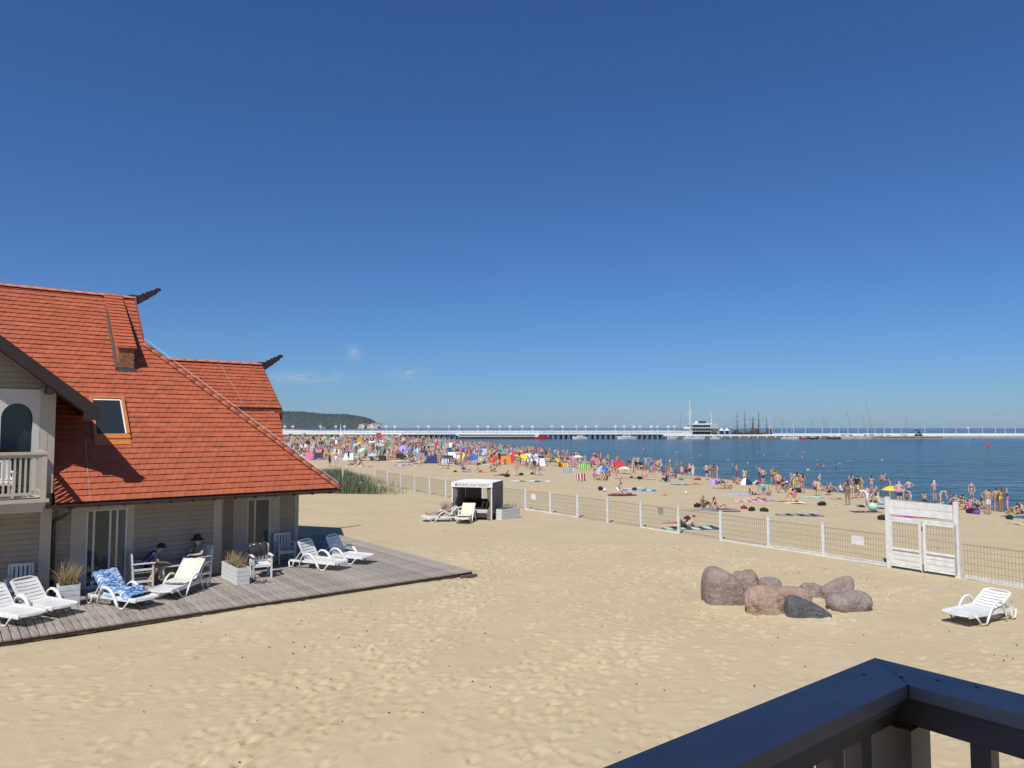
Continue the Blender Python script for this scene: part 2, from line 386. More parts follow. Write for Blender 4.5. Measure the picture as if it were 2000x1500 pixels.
def make_headland():
    D = 4100.0
    prof = [(-1200, 812), (100, 800), (300, 806), (420, 801), (550, 803), (600, 804), (640, 808), (690, 809), (715, 813), (730, 818), (738, 824), (742, 832), (744, 837)]
    nx, ny = 420, 26
    px = np.concatenate([np.linspace(-1200, 400, 120), np.linspace(401, 744, nx - 120)])
    top = np.interp(px, [p[0] for p in prof], [p[1] for p in prof])
    hgt = (835 - top) / F * D + 5.8
    vs = []; fs = []; rr = np.random.default_rng(5)
    for j in range(ny):
        t = j / (ny - 1)
        for i in range(nx):
            y = D - 260 + t * 1500
            x = (px[i] - 1000) / F * (D + 60) - t * 200
            k = max(0.0, min(1.0, t * 4.2)); k = k * k * (3 - 2 * k)
            edge = min(1.0, (nx - 1 - i) / 12.0)
            bump = (rr.random() - .5) * 11 * min(1, t * 6) * min(1.0, hgt[i] / 40)
            back = 1.0 if t < 0.7 else max(0, (1 - t) / 0.3)
            vs.append((x, y, -1.2 + (hgt[i] * k + bump * k) * back))
    for j in range(ny - 1):
        for i in range(nx - 1):
            a = j * nx + i; fs.append((a, a + 1, a + nx + 1, a + nx))
    mb = MB(); mb.add(vs, fs)
    wood = M('far_forest', (0.026, 0.042, 0.024), 0.95, 0.4, 0.028, 0.0, spec=0.05)
    o = tag(mb.build('wooded_headland', wood), kind='structure')
    cl = MB()                                # bare sandstone faces of the cliff
    for (xa, xb, ya, yb) in ((699, 711, 826, 834), (716, 738, 825.5, 834), (628, 636, 831, 833.5)):
        n_ = 15; P = []
        for i in range(n_):
            x = xa + (xb - xa) * i / (n_ - 1); e = rng.uniform(0, 3.2) + 7 * abs(i / (n_ - 1) - .5) ** 2
            P.append((x, ya + e))
        vs = []; Y = D - 300
        for x, y in P: vs.append(((x - 1000) / F * Y, Y + rng.uniform(-6, 6) + 40, (835 - y) / F * Y + 5))
        for x, y in P: vs.append(((x - 1000) / F * Y, Y - 8, -2.0))
        cl.add(vs + [(v[0], v[1] + 160, v[2]) for v in vs], [(i, i + 1, n_ + i + 1, n_ + i) for i in range(n_ - 1)] + [(i, 2 * n_ + i, 2 * n_ + i + 1, i + 1) for i in range(n_ - 1)])
    cl.build('cliff_face', M('sandstone_cliff', (0.36, 0.27, 0.19), 0.95, 0.35, 0.06), o)
make_headland()

# ---------------------------------------------------------------- the neighbouring beach house (u along its front, v into it)
TA = math.tan(R(44.5)); SLK = 1 / math.cos(R(44.5))
EZ, EV, EU = 2.72, 23.2, 10.63                  # eave height, front eave line, right hip corner
RV, RZ = 30.22, EZ + TA * (30.22 - 23.2)        # ridge
HT = (5.53, 28.27, EZ + TA * (28.27 - 23.2))    # top of the hip
HU0, HV0 = 5.0, 24.3
HOFF = (HU0, HV0, 0)
house = thing('beach_house', 'cream clapboard beach house with steep red tiled hip roof', 'house', W(HU0, HV0), ROT)
def part(mb, name, mats, parent=house, smooth=False): return mb.build(name, mats, parent, smooth=smooth)
def HB(): return MB(HOFF)

def clip_poly2(poly, clip):
    out = list(poly)
    for i in range(len(clip)):
        a, b = clip[i], clip[(i + 1) % len(clip)]
        side = lambda p: (b[0] - a[0]) * (p[1] - a[1]) - (b[1] - a[1]) * (p[0] - a[0])
        src, out = out, []
        for j in range(len(src)):
            p, q = src[j - 1], src[j]; dp, dq = side(p), side(q)
            if dq >= 0:
                if dp < 0: t = dp / (dp - dq); out.append((p[0] + (q[0] - p[0]) * t, p[1] + (q[1] - p[1]) * t))
                out.append(q)
            elif dp >= 0: t = dp / (dp - dq); out.append((p[0] + (q[0] - p[0]) * t, p[1] + (q[1] - p[1]) * t))
        if len(out) < 3: return []
    return out

TWD, TEX, TLN = 0.22, 0.226, 0.27                # tile width, exposure, length
def tile_mesh():
    prof = [(-.1105, .005), (-.09, .009), (-.06, .006), (-.03, .002), (.05, .002), (.085, .003), (.1105, .005)]
    mb = MB(); n = len(prof)
    lo = [(x, 0.0, .036 + z) for x, z in prof]; hi = [(x, TLN, .004 + z * .5) for x, z in prof]; un = [(x, 0.004, .004 + z) for x, z in prof]
    mb.add(lo + hi + un, [(i, i + 1, n + i + 1, n + i) for i in range(n - 1)] + [(2 * n + i, 2 * n + i + 1, i + 1, i) for i in range(n - 1)])
    return mb.mesh('roof_tile', TILE, fix=False)
TILE_ME = tile_mesh()
TILE_SPOTS = []                                  # interior tiles, nearest 300 become objects
TILE_REST = []                                   # (name, verts, faces)
def lay_tiles(poly, O, sx, ty, clip_only=False, rest=None):
    """poly: convex ccw outline in (s,t); O origin, sx/ty unit axes in uvz; collects whole tiles and clipped edge tiles"""
    O, sx, ty = Vector(O), Vector(sx), Vector(ty); nn = sx.cross(ty)
    if nn.z < 0: nn = -nn
    s0, s1 = min(p[0] for p in poly), max(p[0] for p in poly); t0, t1 = min(p[1] for p in poly), max(p[1] for p in poly)
    r = math.floor(t0 / TEX); t = r * TEX
    while t < t1 - 0.02:
        c = math.floor(s0 / TWD) * TWD + (TWD / 2 if r % 2 else 0) - TWD * .5 + rng.uniform(-.004, .004)
        while c < s1 + TWD:
            q = [(c - TWD / 2, t), (c + TWD / 2, t), (c + TWD / 2, t + TEX), (c - TWD / 2, t + TEX)]
            cl = clip_poly2(q, poly)
            if cl:
                ar = abs(sum(cl[i - 1][0] * cl[i][1] - cl[i][0] * cl[i - 1][1] for i in range(len(cl)))) / 2
                jit = rng.uniform(-.004, .006)
                if ar > .985 * TWD * TEX and not clip_only:
                    TILE_SPOTS.append((O + sx * c + ty * t + nn * jit, sx, ty, nn))
                elif ar > 0.002:
                    top = [O + sx * a + ty * b + nn * (.040 - .032 * (b - t) / TEX + jit) for a, b in cl]
                    k = len(cl); bot = [p - nn * .034 for p in top]
                    rest.append((top + bot, [tuple(range(k))] + [(i, (i + 1) % k, k + (i + 1) % k, k + i) for i in range(k)]))
            c += TWD
        t += TEX; r += 1

rest = []
sl_t = Vector((0, math.cos(R(44.5)), math.sin(R(44.5)))); T1 = (HT[1] - EV) * SLK; T2 = (RV - EV) * SLK
main_roof = HB()
front = [(2.47, EV, EZ), (EU, EV, EZ), HT, (5.51, RV, RZ), (2.47, RV, RZ)]
main_roof.add(front, [(0, 1, 2, 3, 4)])
main_roof.add([(-3, 26.4, EZ + TA * (26.4 - EV)), (2.47, 26.4, EZ + TA * (26.4 - EV)), (2.47, RV, RZ), (-3, RV, RZ)], [(0, 1, 2, 3)])
RB = 2 * RV - EV                                  # rear eave
main_roof.add([(-3, RB, EZ), (EU, RB, EZ), (HT[0], 2 * RV - HT[1], HT[2]), (5.51, RV, RZ), (-3, RV, RZ)], [(0, 1, 2, 3, 4)])
main_roof.add([(EU, EV, EZ), (EU, RB, EZ), (HT[0], 2 * RV - HT[1], HT[2]), HT], [(0, 1, 2, 3)])
main_roof.add([HT, (HT[0], 2 * RV - HT[1], HT[2]), (5.45, RV, RZ)], [(0, 1, 2)])
roof = part(main_roof, 'roof', M('roof_underlay', (0.16, 0.045, 0.026), 0.9, 0.2))
lay_tiles([(2.47, 0), (EU, 0), (HT[0], T1), (2.47, T1)], (0, EV, EZ + .02), (1, 0, 0), sl_t, rest=rest)
lay_tiles([(2.47, T1), (5.53, T1), (5.53, T2), (2.47, T2)], (0, EV, EZ + .02), (1, 0, 0), sl_t, rest=rest)
lay_tiles([(-3, (26.4 - EV) * SLK), (2.47, (26.4 - EV) * SLK), (2.47, T2), (-3, T2)], (0, EV, EZ + .02), (1, 0, 0), sl_t, rest=rest)
lay_tiles([(EV, 0), (RB, 0), (2 * RV - HT[1], T1), (HT[1], T1)], (EU, 0, EZ + .02), (0, 1, 0), Vector((-math.cos(R(44.5)), 0, math.sin(R(44.5)))), True, rest)
# right wing of the roof: ridge, front slope, notch and lower slope
WK, WZ, WU, WV = 0.79, 7.37, 10.36, 27.9
a_w = math.atan(WK); ty_w = Vector((0, math.cos(a_w), math.sin(a_w))); wl = (RV - WV) / math.cos(a_w)
WZL = WZ - WK * (RV - WV)
wr = HB()
wr.prism([(6.2, WV, WZL), (WU, WV, WZL), (WU, RV, WZ), (6.2, RV, WZ)], (0, 0, -.1))
wr.prism([(6.2, RV + .002, WZ), (WU, RV + .002, WZ), (WU, 2 * RV - WV + 1.5, WZL - 1.2), (6.2, 2 * RV - WV + 1.5, WZL - 1.2)], (0, 0, -.1))
wr.prism([(6.6, 25.5, WZL - .14 - 1.95), (9.78, 25.5, WZL - .14 - 1.95), (10.27, WV, WZL - .14), (6.6, WV, WZL - .14)], (0, 0, -.06))
wing_roof = part(wr, 'roof', M('roof_underlay', (0.2, 0.05, 0.03)))
lay_tiles([(6.2, 0), (WU, 0), (WU, wl), (6.2, wl)], (0, WV, WZL + .01), (1, 0, 0), ty_w, rest=rest)
a2 = math.atan2(1.95, WV - 25.5); ty2 = Vector((0, math.cos(a2), math.sin(a2))); l2 = (WV - 25.5) / math.cos(a2)
lay_tiles([(6.6, 0), (9.78, 0), (10.27, l2), (6.6, l2)], (0, 25.5, WZL - .14 - 1.95 + .01), (1, 0, 0), ty2, rest=rest)
# the tiles themselves
camuv = (0.0, 0.0, HC)
TILE_SPOTS.sort(key=lambda q: (q[0] - Vector(camuv)).length)
nst = 0; vis = []
for q in TILE_SPOTS:
    o = q[0]
    if nst < 300 and o.x > 1.0 and not (o.x < 3.2 and o.z < 4.6 and False):
        t = link('roof_tile', TILE_ME, roof)
        m3 = Matrix((q[1], q[2], q[3])).transposed().to_4x4(); m3.translation = o - Vector(HOFF); t.matrix_local = m3; nst += 1
    else: vis.append(q)
rm = HB(); att = []
tv = [Vector(v.co) for v in TILE_ME.vertices]; tf = [tuple(p.vertices) for p in TILE_ME.polygons]
for o, sx, ty, nn in vis:
    rm.add([o + sx * v.x + ty * v.y + nn * v.z for v in tv], tf); att += [rng.random()] * len(tf)
for vs_, fs_ in rest:
    rm.add(vs_, fs_); att += [rng.random()] * len(fs_)
me = rm.mesh('roof_tiles', TILEJ, fix=False)
aa = me.attributes.new('rnd', 'FLOAT', 'FACE'); aa.data.foreach_set('value', att)
tag(link('roof_tiles', me, roof), kind='stuff')

# ridge and hip caps
def cap_mesh(L, r0, r1):
    mb = MB(); n = 6; vs = []
    for y, r in ((0, r0), (L, r1)):
        for k in range(n + 1):
            a = math.pi * k / n; vs.append((r * math.cos(a), y, r * .8 * math.sin(a)))
    for k in range(n + 1):
        a = math.pi * k / n; vs.append(((r0 - .018) * math.cos(a), 0, (r0 - .018) * .8 * math.sin(a)))
    mb.add(vs, [(k, k + 1, n + 2 + k, n + 1 + k) for k in range(n)] + [(k, 2 * (n + 1) + k, 2 * (n + 1) + k + 1, k + 1) for k in range(n)])
    return mb.mesh('ridge_tile', M('ridge_clay', (0.44, 0.125, 0.062), 0.62, 0.1, 3, rnd=.07), True, False)
CAP = cap_mesh(.42, .125, .105)
def caps(a, b, name, parent, step=.40, lift=.03):
    a, b = Vector(a), Vector(b); d = (b - a).normalized(); n = max(1, int((b - a).length / step)); st = (b - a).length / n
    x = d.cross(Vector((0, 0, 1))).normalized(); z = x.cross(d)
    for i in range(n):
        o = link(name, CAP, parent); m3 = Matrix((x, d, z)).transposed().to_4x4()
        m3.translation = a + d * st * i + Vector((0, 0, lift + rng.uniform(0, .008))) - Vector(HOFF); o.matrix_local = m3
caps((EU + .05, EV - .05, EZ - .02), HT, 'hip_tile', roof)
caps((-3, RV, RZ), (5.55, RV, RZ), 'ridge_tile', roof)
caps((6.5, RV, WZ), (WU, RV, WZ), 'ridge_tile', wing_roof)
vt = HB()                                         # verge boards of the little gable and of the wing
vt.beam(HT, (5.53, RV, RZ - .03), .05, .2); vt.beam((5.5, RV + .01, RZ - .03), (HT[0], 2 * RV - HT[1], HT[2]), .05, .2)
vt.beam((WU + .02, WV, WZL - .07), (WU + .02, RV, WZ - .08), .04, .16); vt.beam((WU + .02, RV, WZ - .08), (WU + .02, 2 * RV - WV + 1.5, WZL - 1.28), .04, .16)
vt.box((WU - .12, WV - .04, WZL - .12), (.3, .1, .14)); vt.box((WU - .02, WV - .05, WZL - .3), (.1, .08, .34), rx=.3)
part(vt, 'verge_board', M('verge_wood', (0.22, 0.06, 0.04), .6, .2), roof)
lc = HB()
hp = [(EU, EV, EZ + .22), tuple(HT[i] + (.25 if i == 2 else 0) for i in range(3))]
lc.tube([hp[0], hp[1]], .0055, 5)
for i in range(9):
    t = i / 8; p = [hp[0][k] + (hp[1][k] - hp[0][k]) * t for k in range(3)]; lc.tube([p, (p[0], p[1], p[2] - .22)], .006, 4)
part(lc, 'lightning_rod_wire', M('pale_wire', (.75, .75, .72), .4, 0), roof)
lw = HB()
lw.tube([(-3, RV, RZ + .26), (5.2, RV, RZ + .24)], .006, 4)
lw3 = HB(); lw3.tube([(8.65, RV, WZ + .3), (8.65, RV, WZ + .05), (8.9, WV + .4, WZL + .42), (8.9, WV, WZL + .1)], .007, 4); part(lw3, 'conductor_wire', M('grey_wire', (.35, .35, .34), .5, 0), wing_roof)
lw4 = HB(); lw4.tube([(3.35, 24.9, 4.5), (3.32, 24.4, 3.98), (3.3, EV + .05, EZ + .1)], .008, 4); part(lw4, 'conductor_wire', MATS['grey_wire'], roof)
for i in range(6): lw.tube([(-2 + i * 1.45, RV, RZ + .05), (-2 + i * 1.45, RV, RZ + .26)], .005, 4)
lw2 = HB(); lw2.tube([(6.9, RV, WZ + .24), (10.2, RV, WZ + .22)], .006, 4); lw2.tube([(9.9, RV, WZ), (9.9, RV, WZ + .95)], .006, 4); part(lw2, 'ridge_wire', M('grey_wire', (.35, .35, .34), .5, 0), wing_roof)
part(lw, 'ridge_wire', M('grey_wire', (.35, .35, .34), .5, 0), roof)

def dragon(u, z, name='ridge_finial'):
    P = [(-.42, -.02), (-.3, .07), (-.12, .12), (.04, .11), (.16, .13), (.24, .22), (.33, .2), (.38, .3), (.47, .29), (.52, .36), (.62, .36), (.68, .44), (.76, .47), (.84, .47),
         (.88, .41), (.85, .35), (.79, .34), (.74, .27), (.70, .20), (.62, .18), (.58, .11), (.50, .09), (.44, .0), (.34, -.05), (.24, -.13), (.14, -.2), (.06, -.24), (.05, -.04)]
    mb = HB(); mb.prism([(u + x, RV - .055, z + y) for x, y in P], (0, .11, 0)); part(mb, name, BROWN, roof)
dragon(5.55, RZ + .06); dragon(WU + .02, WZ + .04)

# chimney stack with a tiled saddle
ch = HB(); cu0, cu1, cv = 4.54, 5.02, 27.2; czt = 7.50
side = lambda u: [(u, cv, EZ + TA * (cv - EV) - .1), (u, RV, RZ - .15), (u, RV, RZ + .1), (u, cv, czt)]
ch.prism(side(cu0), (cu1 - cu0, 0, 0))
brickm = M('old_brick', (0.30, 0.12, 0.065), .85, .35, 9, .5, 40, col2=(.34, .17, .09))
chim = part(ch, 'chimney', brickm, roof)
bk = HB()
for r in range(11):
    z = EZ + TA * (cv - EV) + .16 + r * .068
    if z > czt - .07: break
    for c in range(3):
        x0 = cu0 + .005 + c * .16 - (.08 if r % 2 else 0); x1 = min(x0 + .148, cu1 - .005); x0 = max(x0, cu0 + .005)
        if x1 - x0 > .03: bk.b2((x0, cv - .012, z), (x1, cv, z + .056))
tag(part(bk, 'brick', brickm, chim), kind='stuff')
cf = HB(); cf.b2((cu0 - .03, cv - .05, EZ + TA * (cv - EV) - .06), (cu1 + .03, cv - .02, EZ + TA * (cv - EV) + .14))
cf.beam((cu0 - .05, cv, EZ + TA * (cv - EV) + .1), (cu0 - .05, 29.6, EZ + TA * (29.6 - EV) + .06), .05, .14)
part(cf, 'flashing', M('lead_flashing', (.11, .085, .08), .5, .2), chim)
tl = (Vector((0, RV, RZ + .1)) - Vector((0, cv, czt))); rest2 = []
lay_tiles([(cu0 - .06, -.08), (cu1 + .06, -.08), (cu1 + .06, tl.length), (cu0 - .06, tl.length)], (0, cv, czt + .01), (1, 0, 0), tl.normalized(), True, rest2)
cm = HB()
for a, b in rest2: cm.add(a, b)
part(cm, 'saddle_tile', TILE, chim)

# roof window
ru = Vector((1, 0, 0)); rn = Vector((0, -math.sin(R(44.5)), math.cos(R(44.5))))
def onroof(u, v, h): return Vector((u, v, EZ + TA * (v - EV))) + rn * h
def roofbox(mb, u0, u1, v0, v1, h0, h1):
    mb.add([onroof(u, v, h) for h in (h0, h1) for u, v in ((u0, v0), (u1, v0), (u1, v1), (u0, v1))], [(3, 2, 1, 0), (4, 5, 6, 7), (0, 1, 5, 4), (1, 2, 6, 5), (2, 3, 7, 6), (3, 0, 4, 7)])
wood_o = M('varnished_pine', (0.50, 0.17, 0.045), .45, .15, 5, stretch=(1, 8, 8))
fr = HB(); a, b, c, d = 3.58, 4.56, 25.06, 26.24
roofbox(fr, a, b, c - .14, c, .0, .10); roofbox(fr, a, b, d - .06, d, 0, .13); roofbox(fr, a, a + .085, c, d - .06, 0, .13); roofbox(fr, b - .085, b, c, d - .06, 0, .13); roofbox(fr, a, b, c - .30, c - .14, .02, .06)
win = part(fr, 'roof_window', wood_o, roof)
gl = HB(); roofbox(gl, a + .085, b - .085, c, d - .06, .03, .085); part(gl, 'pane', M('roof_window_glass', (.025, .03, .036), .12, 0, spec=.35), win)
bl = HB(); roofbox(bl, b - .13, b - .09, c + .01, d - .07, .086, .095); roofbox(bl, a + .09, b - .09, d - .11, d - .07, .086, .095); part(bl, 'sash', WHITE, win)

# walls
wl_ = HB()
wl_.b2((2.47, 24.32, 0), (7.15, 24.55, 2.95)); wl_.b2((7.15, 25.32, 0), (10.08, 25.55, 3.2)); wl_.b2((7.12, 24.33, 0), (7.2, 25.4, 3.0))
wl_.b2((9.95, 25.56, 0), (10.08, 35.0, 3.3)); wl_.b2((-3, 35.0, 0), (10.08, 35.2, 2.9))
wl_.prism([(9.9, 25.9, 3.3), (9.9, 34.6, 3.3), (9.9, 34.3, 4.0), (9.9, RV, WZ - .16), (9.9, 27.9, WZL - .35), (9.9, 26.0, 3.5)], (.1, 0, 0))
wall = part(wl_, 'wall', SIDING)
BOARD = {}
def boards(rows, vplane, z0, z1, parent, ex=.145):
    z = z0; n = 0
    while z < z1 - .02:
        h = min(ex, z1 - z)
        for ua, ub in rows(z, z + h):
            if ub - ua < .04: continue
            mb = HB(); mb.prism([(ua, vplane, z), (ua, vplane - .036, z + .001), (ua, vplane - .014, z + h - .013), (ua, vplane, z + h - .013)], (ub - ua, 0, 0))
            part(mb, 'siding_board', SIDING, parent)
        z += h
D1 = (3.36, 4.43); D2 = (8.28, 9.08)
boards(lambda z, z2: [(2.62, 2.98), (4.62, 6.9)], 24.32, .32, 2.62, wall)
boards(lambda z, z2: [(7.5, 7.82), (9.42, 9.95)], 25.32, .32, 2.62, wall)
tr = HB()
for u0, u1 in ((2.98, 3.36), (4.43, 4.62), (6.9, 7.15)): tr.b2((u0, 24.28, .15), (u1, 24.32, 2.62))
for u0, u1 in ((7.2, 7.5), (7.82, 8.28), (9.08, 9.42), (9.95, 10.1)): tr.b2((u0, 25.28, .15), (u1, 25.318, 2.62))
tr.b2((3.36, 24.285, 2.42), (4.43, 24.32, 2.62)); tr.b2((8.28, 25.285, 2.36), (9.08, 25.318, 2.62)); tr.b2((2.47, 24.27, .15), (2.98, 24.318, .32)); tr.b2((4.62, 24.27, .15), (6.9, 24.318, .32))
tr.b2((7.5, 25.27, .15), (7.82, 25.316, .32)); tr.b2((9.42, 25.27, .15), (9.95, 25.316, .32))
part(tr, 'trim_board', TRIM, wall)
def slider(u0, u1, v, z1, cuts, mats):
    fr = HB(); e = .05
    fr.b2((u0, v - .05, .15), (u0 + e, v - .002, z1)); fr.b2((u1 - e, v - .05, .15), (u1, v - .002, z1)); fr.b2((u0 + e, v - .05, z1 - e), (u1 - e, v - .002, z1)); fr.b2((u0 + e, v - .06, .15), (u1 - e, v - .002, .24))
    for c in cuts[1:-1]: fr.b2((c - .03, v - .045, .24), (c + .03, v - .002, z1 - e))
    d = part(fr, 'sliding_door', M('door_frame_white', (.60, .60, .57), .5, .05), house)
    for i in range(len(cuts) - 1):
        p = HB(); p.b2((cuts[i] + (.03 if i else .0), v - .028, .24), (cuts[i + 1] - .03 if i < len(cuts) - 2 else cuts[i + 1], v - .008, z1 - e)); part(p, 'pane', mats[i], d)
CURT = M('grey_curtain_behind_glass', (.10, .105, .115), .12, .25, 1.2, stretch=(9, 9, .05))
slider(D1[0], D1[1], 24.318, 2.42, (3.41, 3.56, 3.98, 4.16, 4.38), (GLASS, M('green_grey_glass', (.05, .062, .058), .06, .3, 1), GLASS, CURT))
slider(D2[0], D2[1], 25.318, 2.36, (8.33, 8.55, 9.03), (GLASS, M('green_grey_glass', (.05, .06, .06))))
# eave: soffit, gutter, brackets, downpipe
so = HB(); so.b2((2.47, EV + .06, EZ - .13), (EU - .08, 24.33, EZ - .10)); so.b2((7.2, 24.33, EZ - .13), (EU - .08, 25.33, EZ - .10)); so.b2((10.1, 25.33, EZ - .13), (EU - .08, 35, EZ - .10))
part(so, 'soffit', M('soffit_wood', (.20, .17, .14), .8, .15), roof)
gu = HB(); n = 7
vs_ = []; 
for u in (2.25, EU + .1):
    for k in range(n):
        a = math.pi + math.pi * k / (n - 1); vs_.append((u, EV - .05 + .065 * math.cos(a), EZ - .01 + .065 * math.sin(a)))
    for k in range(n):
        a = math.pi + math.pi * (n - 1 - k) / (n - 1); vs_.append((u, EV - .05 + .058 * math.cos(a), EZ - .01 + .058 * math.sin(a)))
gu.add(vs_, [(k, (k + 1) % (2 * n), 2 * n + (k + 1) % (2 * n), 2 * n + k) for k in range(2 * n)])
gu.b2((2.25, EV + .02, EZ - .10), (EU, EV + .05, EZ + .0))
gut = part(gu, 'gutter', M('brown_gutter', (.085, .05, .04), .4, .15), roof)
bmesh_ = MB(); bmesh_.box((0, 0, 0), (.035, .17, .075)); BR_ME = bmesh_.mesh('gutter_bracket', BROWN)
for i in range(13): link('gutter_bracket', BR_ME, gut, Vector((2.9 + i * .62, EV - .02, EZ - .10)) - Vector(HOFF))
dp = HB(); dp.tube([(2.80, EV - .05, EZ - .05), (2.80, EV - .04, EZ - .22), (2.66, 23.6, EZ - .40), (2.56, 24.15, EZ - .52), (2.55, 24.2, EZ - .7), (2.55, 24.2, .2)], .05, 8)
part(dp, 'downpipe', MATS['brown_gutter'], gut, True)

# the gabled wing on the left with arched loggia and balcony
GV, GRU, GRZ, GK = 23.93, -1.0, 8.78, 0.80
rake = lambda u: GRZ - GK * abs(u - GRU)
gw = HB()
gw.b2((-4.47, GV + .002, 0), (2.45, GV + .2, 2.9))
# gable wall around the arch
AU, AH, AZ = 1.58, .36, 5.06
def wallpiece(P): gw.prism([(u, GV + .002, z) for u, z in P], (0, .16, 0))
rk = lambda u: rake(u) - .22
wallpiece([(-4.47, 2.9), (AU - AH, 2.9), (AU - AH, AZ + .6), (AU - AH, rk(AU - AH)), (GRU, rk(GRU)), (-4.47, rk(-4.47))])
wallpiece([(AU + AH, 2.9), (2.45, 2.9), (2.45, rk(2.45)), (AU + AH, rk(AU + AH))])
wallpiece([(AU - AH, AZ + .6), (AU + AH, AZ + .6), (AU + AH, rk(AU + AH)), (AU - AH, rk(AU - AH))])
gw.b2((2.40, GV + .17, 0), (2.468, 25.9, 5.75))
gwall = part(gw, 'wall', SIDING)
boards(lambda z, z2: [(-3.0, 2.2)], GV, .32, 2.62, gwall)
boards(lambda z, z2: [(max(-3, GRU - (GRZ - .25 - z2) / GK), min(2.1, GRU + (GRZ - .25 - z2) / GK))] if z > 5.8 else [(-3, AU - .52), (AU + .52, 2.1)], GV, 2.98, 8.3, gwall)
at_ = HB(); q = 14
arc = [(AU + AH * math.cos(math.pi * i / q), AZ + .40 * math.sin(math.pi * i / q)) for i in range(q + 1)]
outer = [(AU + .52, AZ), (AU + .52, AZ + .72), (AU - .52, AZ + .72), (AU - .52, AZ)]
ring = []
for i in range(q + 1):
    a = math.pi * i / q; ring.append((AU + (.52 if a < .94 else (.52 * math.cos(a) / math.cos(.94) * .59 if False else .52 * max(-1, min(1, math.cos(a) / .62)))), AZ + (.72 * min(1, math.sin(a) / .62) if True else 0)))
vs_ = [(x, GV - .045, z) for x, z in arc] + [(x, GV - .045, z) for x, z in ring]
vs_ += [(x, GV + .12, z) for x, z in arc]; k = q + 1
at_.add(vs_, [(i, i + 1, k + i + 1, k + i) for i in range(q)] + [(i, 2 * k + i, 2 * k + i + 1, i + 1) for i in range(q)])
for sx_ in (-1, 1): at_.b2((AU + sx_ * AH, GV - .045, 2.98), (AU + sx_ * .52, GV + .12, AZ))
at_.b2((AU - .52, GV - .07, AZ + .72), (AU + .52, GV - .002, AZ + .79))
part(at_, 'arch_surround', M('arch_trim', (.60, .58, .54), .5, .04), gwall)
lg = HB(); lg.b2((AU - AH - .1, GV + .19, 2.95), (AU + AH + .1, GV + .22, AZ + .55)); part(lg, 'window_pane', GLASS, gwall)
cb = HB(); cb.b2((2.10, GV - .04, 2.98), (2.30, GV - .001, rk(2.3) - .02)); cb.b2((2.302, GV - .035, 2.98), (2.47, GV + .1, rk(2.47))); cb.b2((2.2, GV - .04, .15), (2.47, GV - .001, 2.6)); cb.b2((-3, GV - .035, .15), (2.2, GV - .001, .32))
part(cb, 'trim_board', TRIM, gwall)
# gable roof
gr = HB(); GF, GEU = 23.02, 3.32
bk_v = lambda u: EV + (rake(u) - EZ) / TA
gr.prism([(GRU, GF, rake(GRU)), (GEU, GF, rake(GEU)), (GEU, bk_v(GEU), rake(GEU)), (GRU, bk_v(GRU), rake(GRU))], (0, 0, -.06))
gr.prism([(GRU, GF, rake(GRU)), (2 * GRU - GEU, GF, rake(GEU)), (2 * GRU - GEU, bk_v(GEU), rake(GEU)), (GRU, bk_v(GRU), rake(GRU))], (0, 0, -.06))
groof = part(gr, 'roof', MATS['roof_underlay'])
rest3 = []; ga = math.atan(GK); gl_ = (GEU - GRU) / math.cos(ga)
lay_tiles([(GF, 0), (bk_v(GEU), 0), (bk_v(GRU), gl_), (GF, gl_)], (GEU, 0, rake(GEU) + .01), (0, 1, 0), Vector((-math.cos(ga), 0, math.sin(ga))), True, rest3)
gm = HB()
for a, b in rest3: gm.add(a, b)
tag(part(gm, 'roof_tiles', TILE, groof), kind='stuff')
bb = HB()
bb.beam((GEU + .05, GF - .03, rake(GEU) - .14), (GRU, GF - .03, rake(GRU) - .10), .05, .30); bb.beam((2 * GRU - GEU, GF - .03, rake(GEU) - .14), (GRU, GF - .03, rake(GRU) - .10), .05, .30)
bb.beam((GEU - .1, GF + .32, rake(GEU) - .2), (GRU, GF + .32, rake(GRU) - .16), .6, .03)
bb.beam((GEU, GF + .03, rake(GEU) + .02), (GRU, GF + .03, rake(GRU) + .06), .12, .05)
bb.b2((2.18, GF - .02, 5.72), (2.36, GV + .02, 5.92)); bb.b2((GEU - .28, GF - .06, rake(GEU) - .32), (GEU + .1, GF + .08, rake(GEU) + .03))
bb.b2((GEU - .1, GF + .08, rake(GEU) - .16), (GEU + .02, bk_v(GEU) - .1, rake(GEU) - .03))
part(bb, 'barge_board', BROWN, groof)
# balcony
ba = HB(); BV, BU = 22.42, 2.16
ba.b2((-3.5, BV + .06, 2.62), (BU - .04, GV, 2.74)); ba.b2((-3.5, BV + .02, 2.741), (BU, GV, 2.87)); ba.b2((-3.5, BV - .06, 2.871), (BU + .08, GV, 2.96))
balc = part(ba, 'balcony', TRIM)
rl = HB(); rl.b2((-3.5, BV - .05, 4.10), (BU + .03, BV + .09, 4.17)); rl.b2((-3.5, BV - .01, 4.02), (BU - .02, BV + .05, 4.099)); rl.b2((-3.5, BV - .01, 3.06), (BU - .02, BV + .05, 3.13))
rl.b2((BU - .10, BV + .10, 4.102), (BU + .028, GV, 4.168)); rl.b2((BU - .06, BV + .10, 3.06), (BU - .0, GV, 3.13)); rl.b2((BU - .11, BV - .03, 2.961), (BU + .01, BV + .08, 4.09))
part(rl, 'rail', TRIM, balc)
bs = MB(); bs.box((0, 0, 0), (.048, .048, .89)); BAL = bs.mesh('baluster', TRIM)
for i in range(30): link('baluster', BAL, balc, Vector((BU - .22 - i * .115, BV + .02, 3.575)) - Vector(HOFF))
for i in range(11): link('baluster', BAL, balc, Vector((BU - .03, BV + .2 + i * .115, 3.575)) - Vector(HOFF))

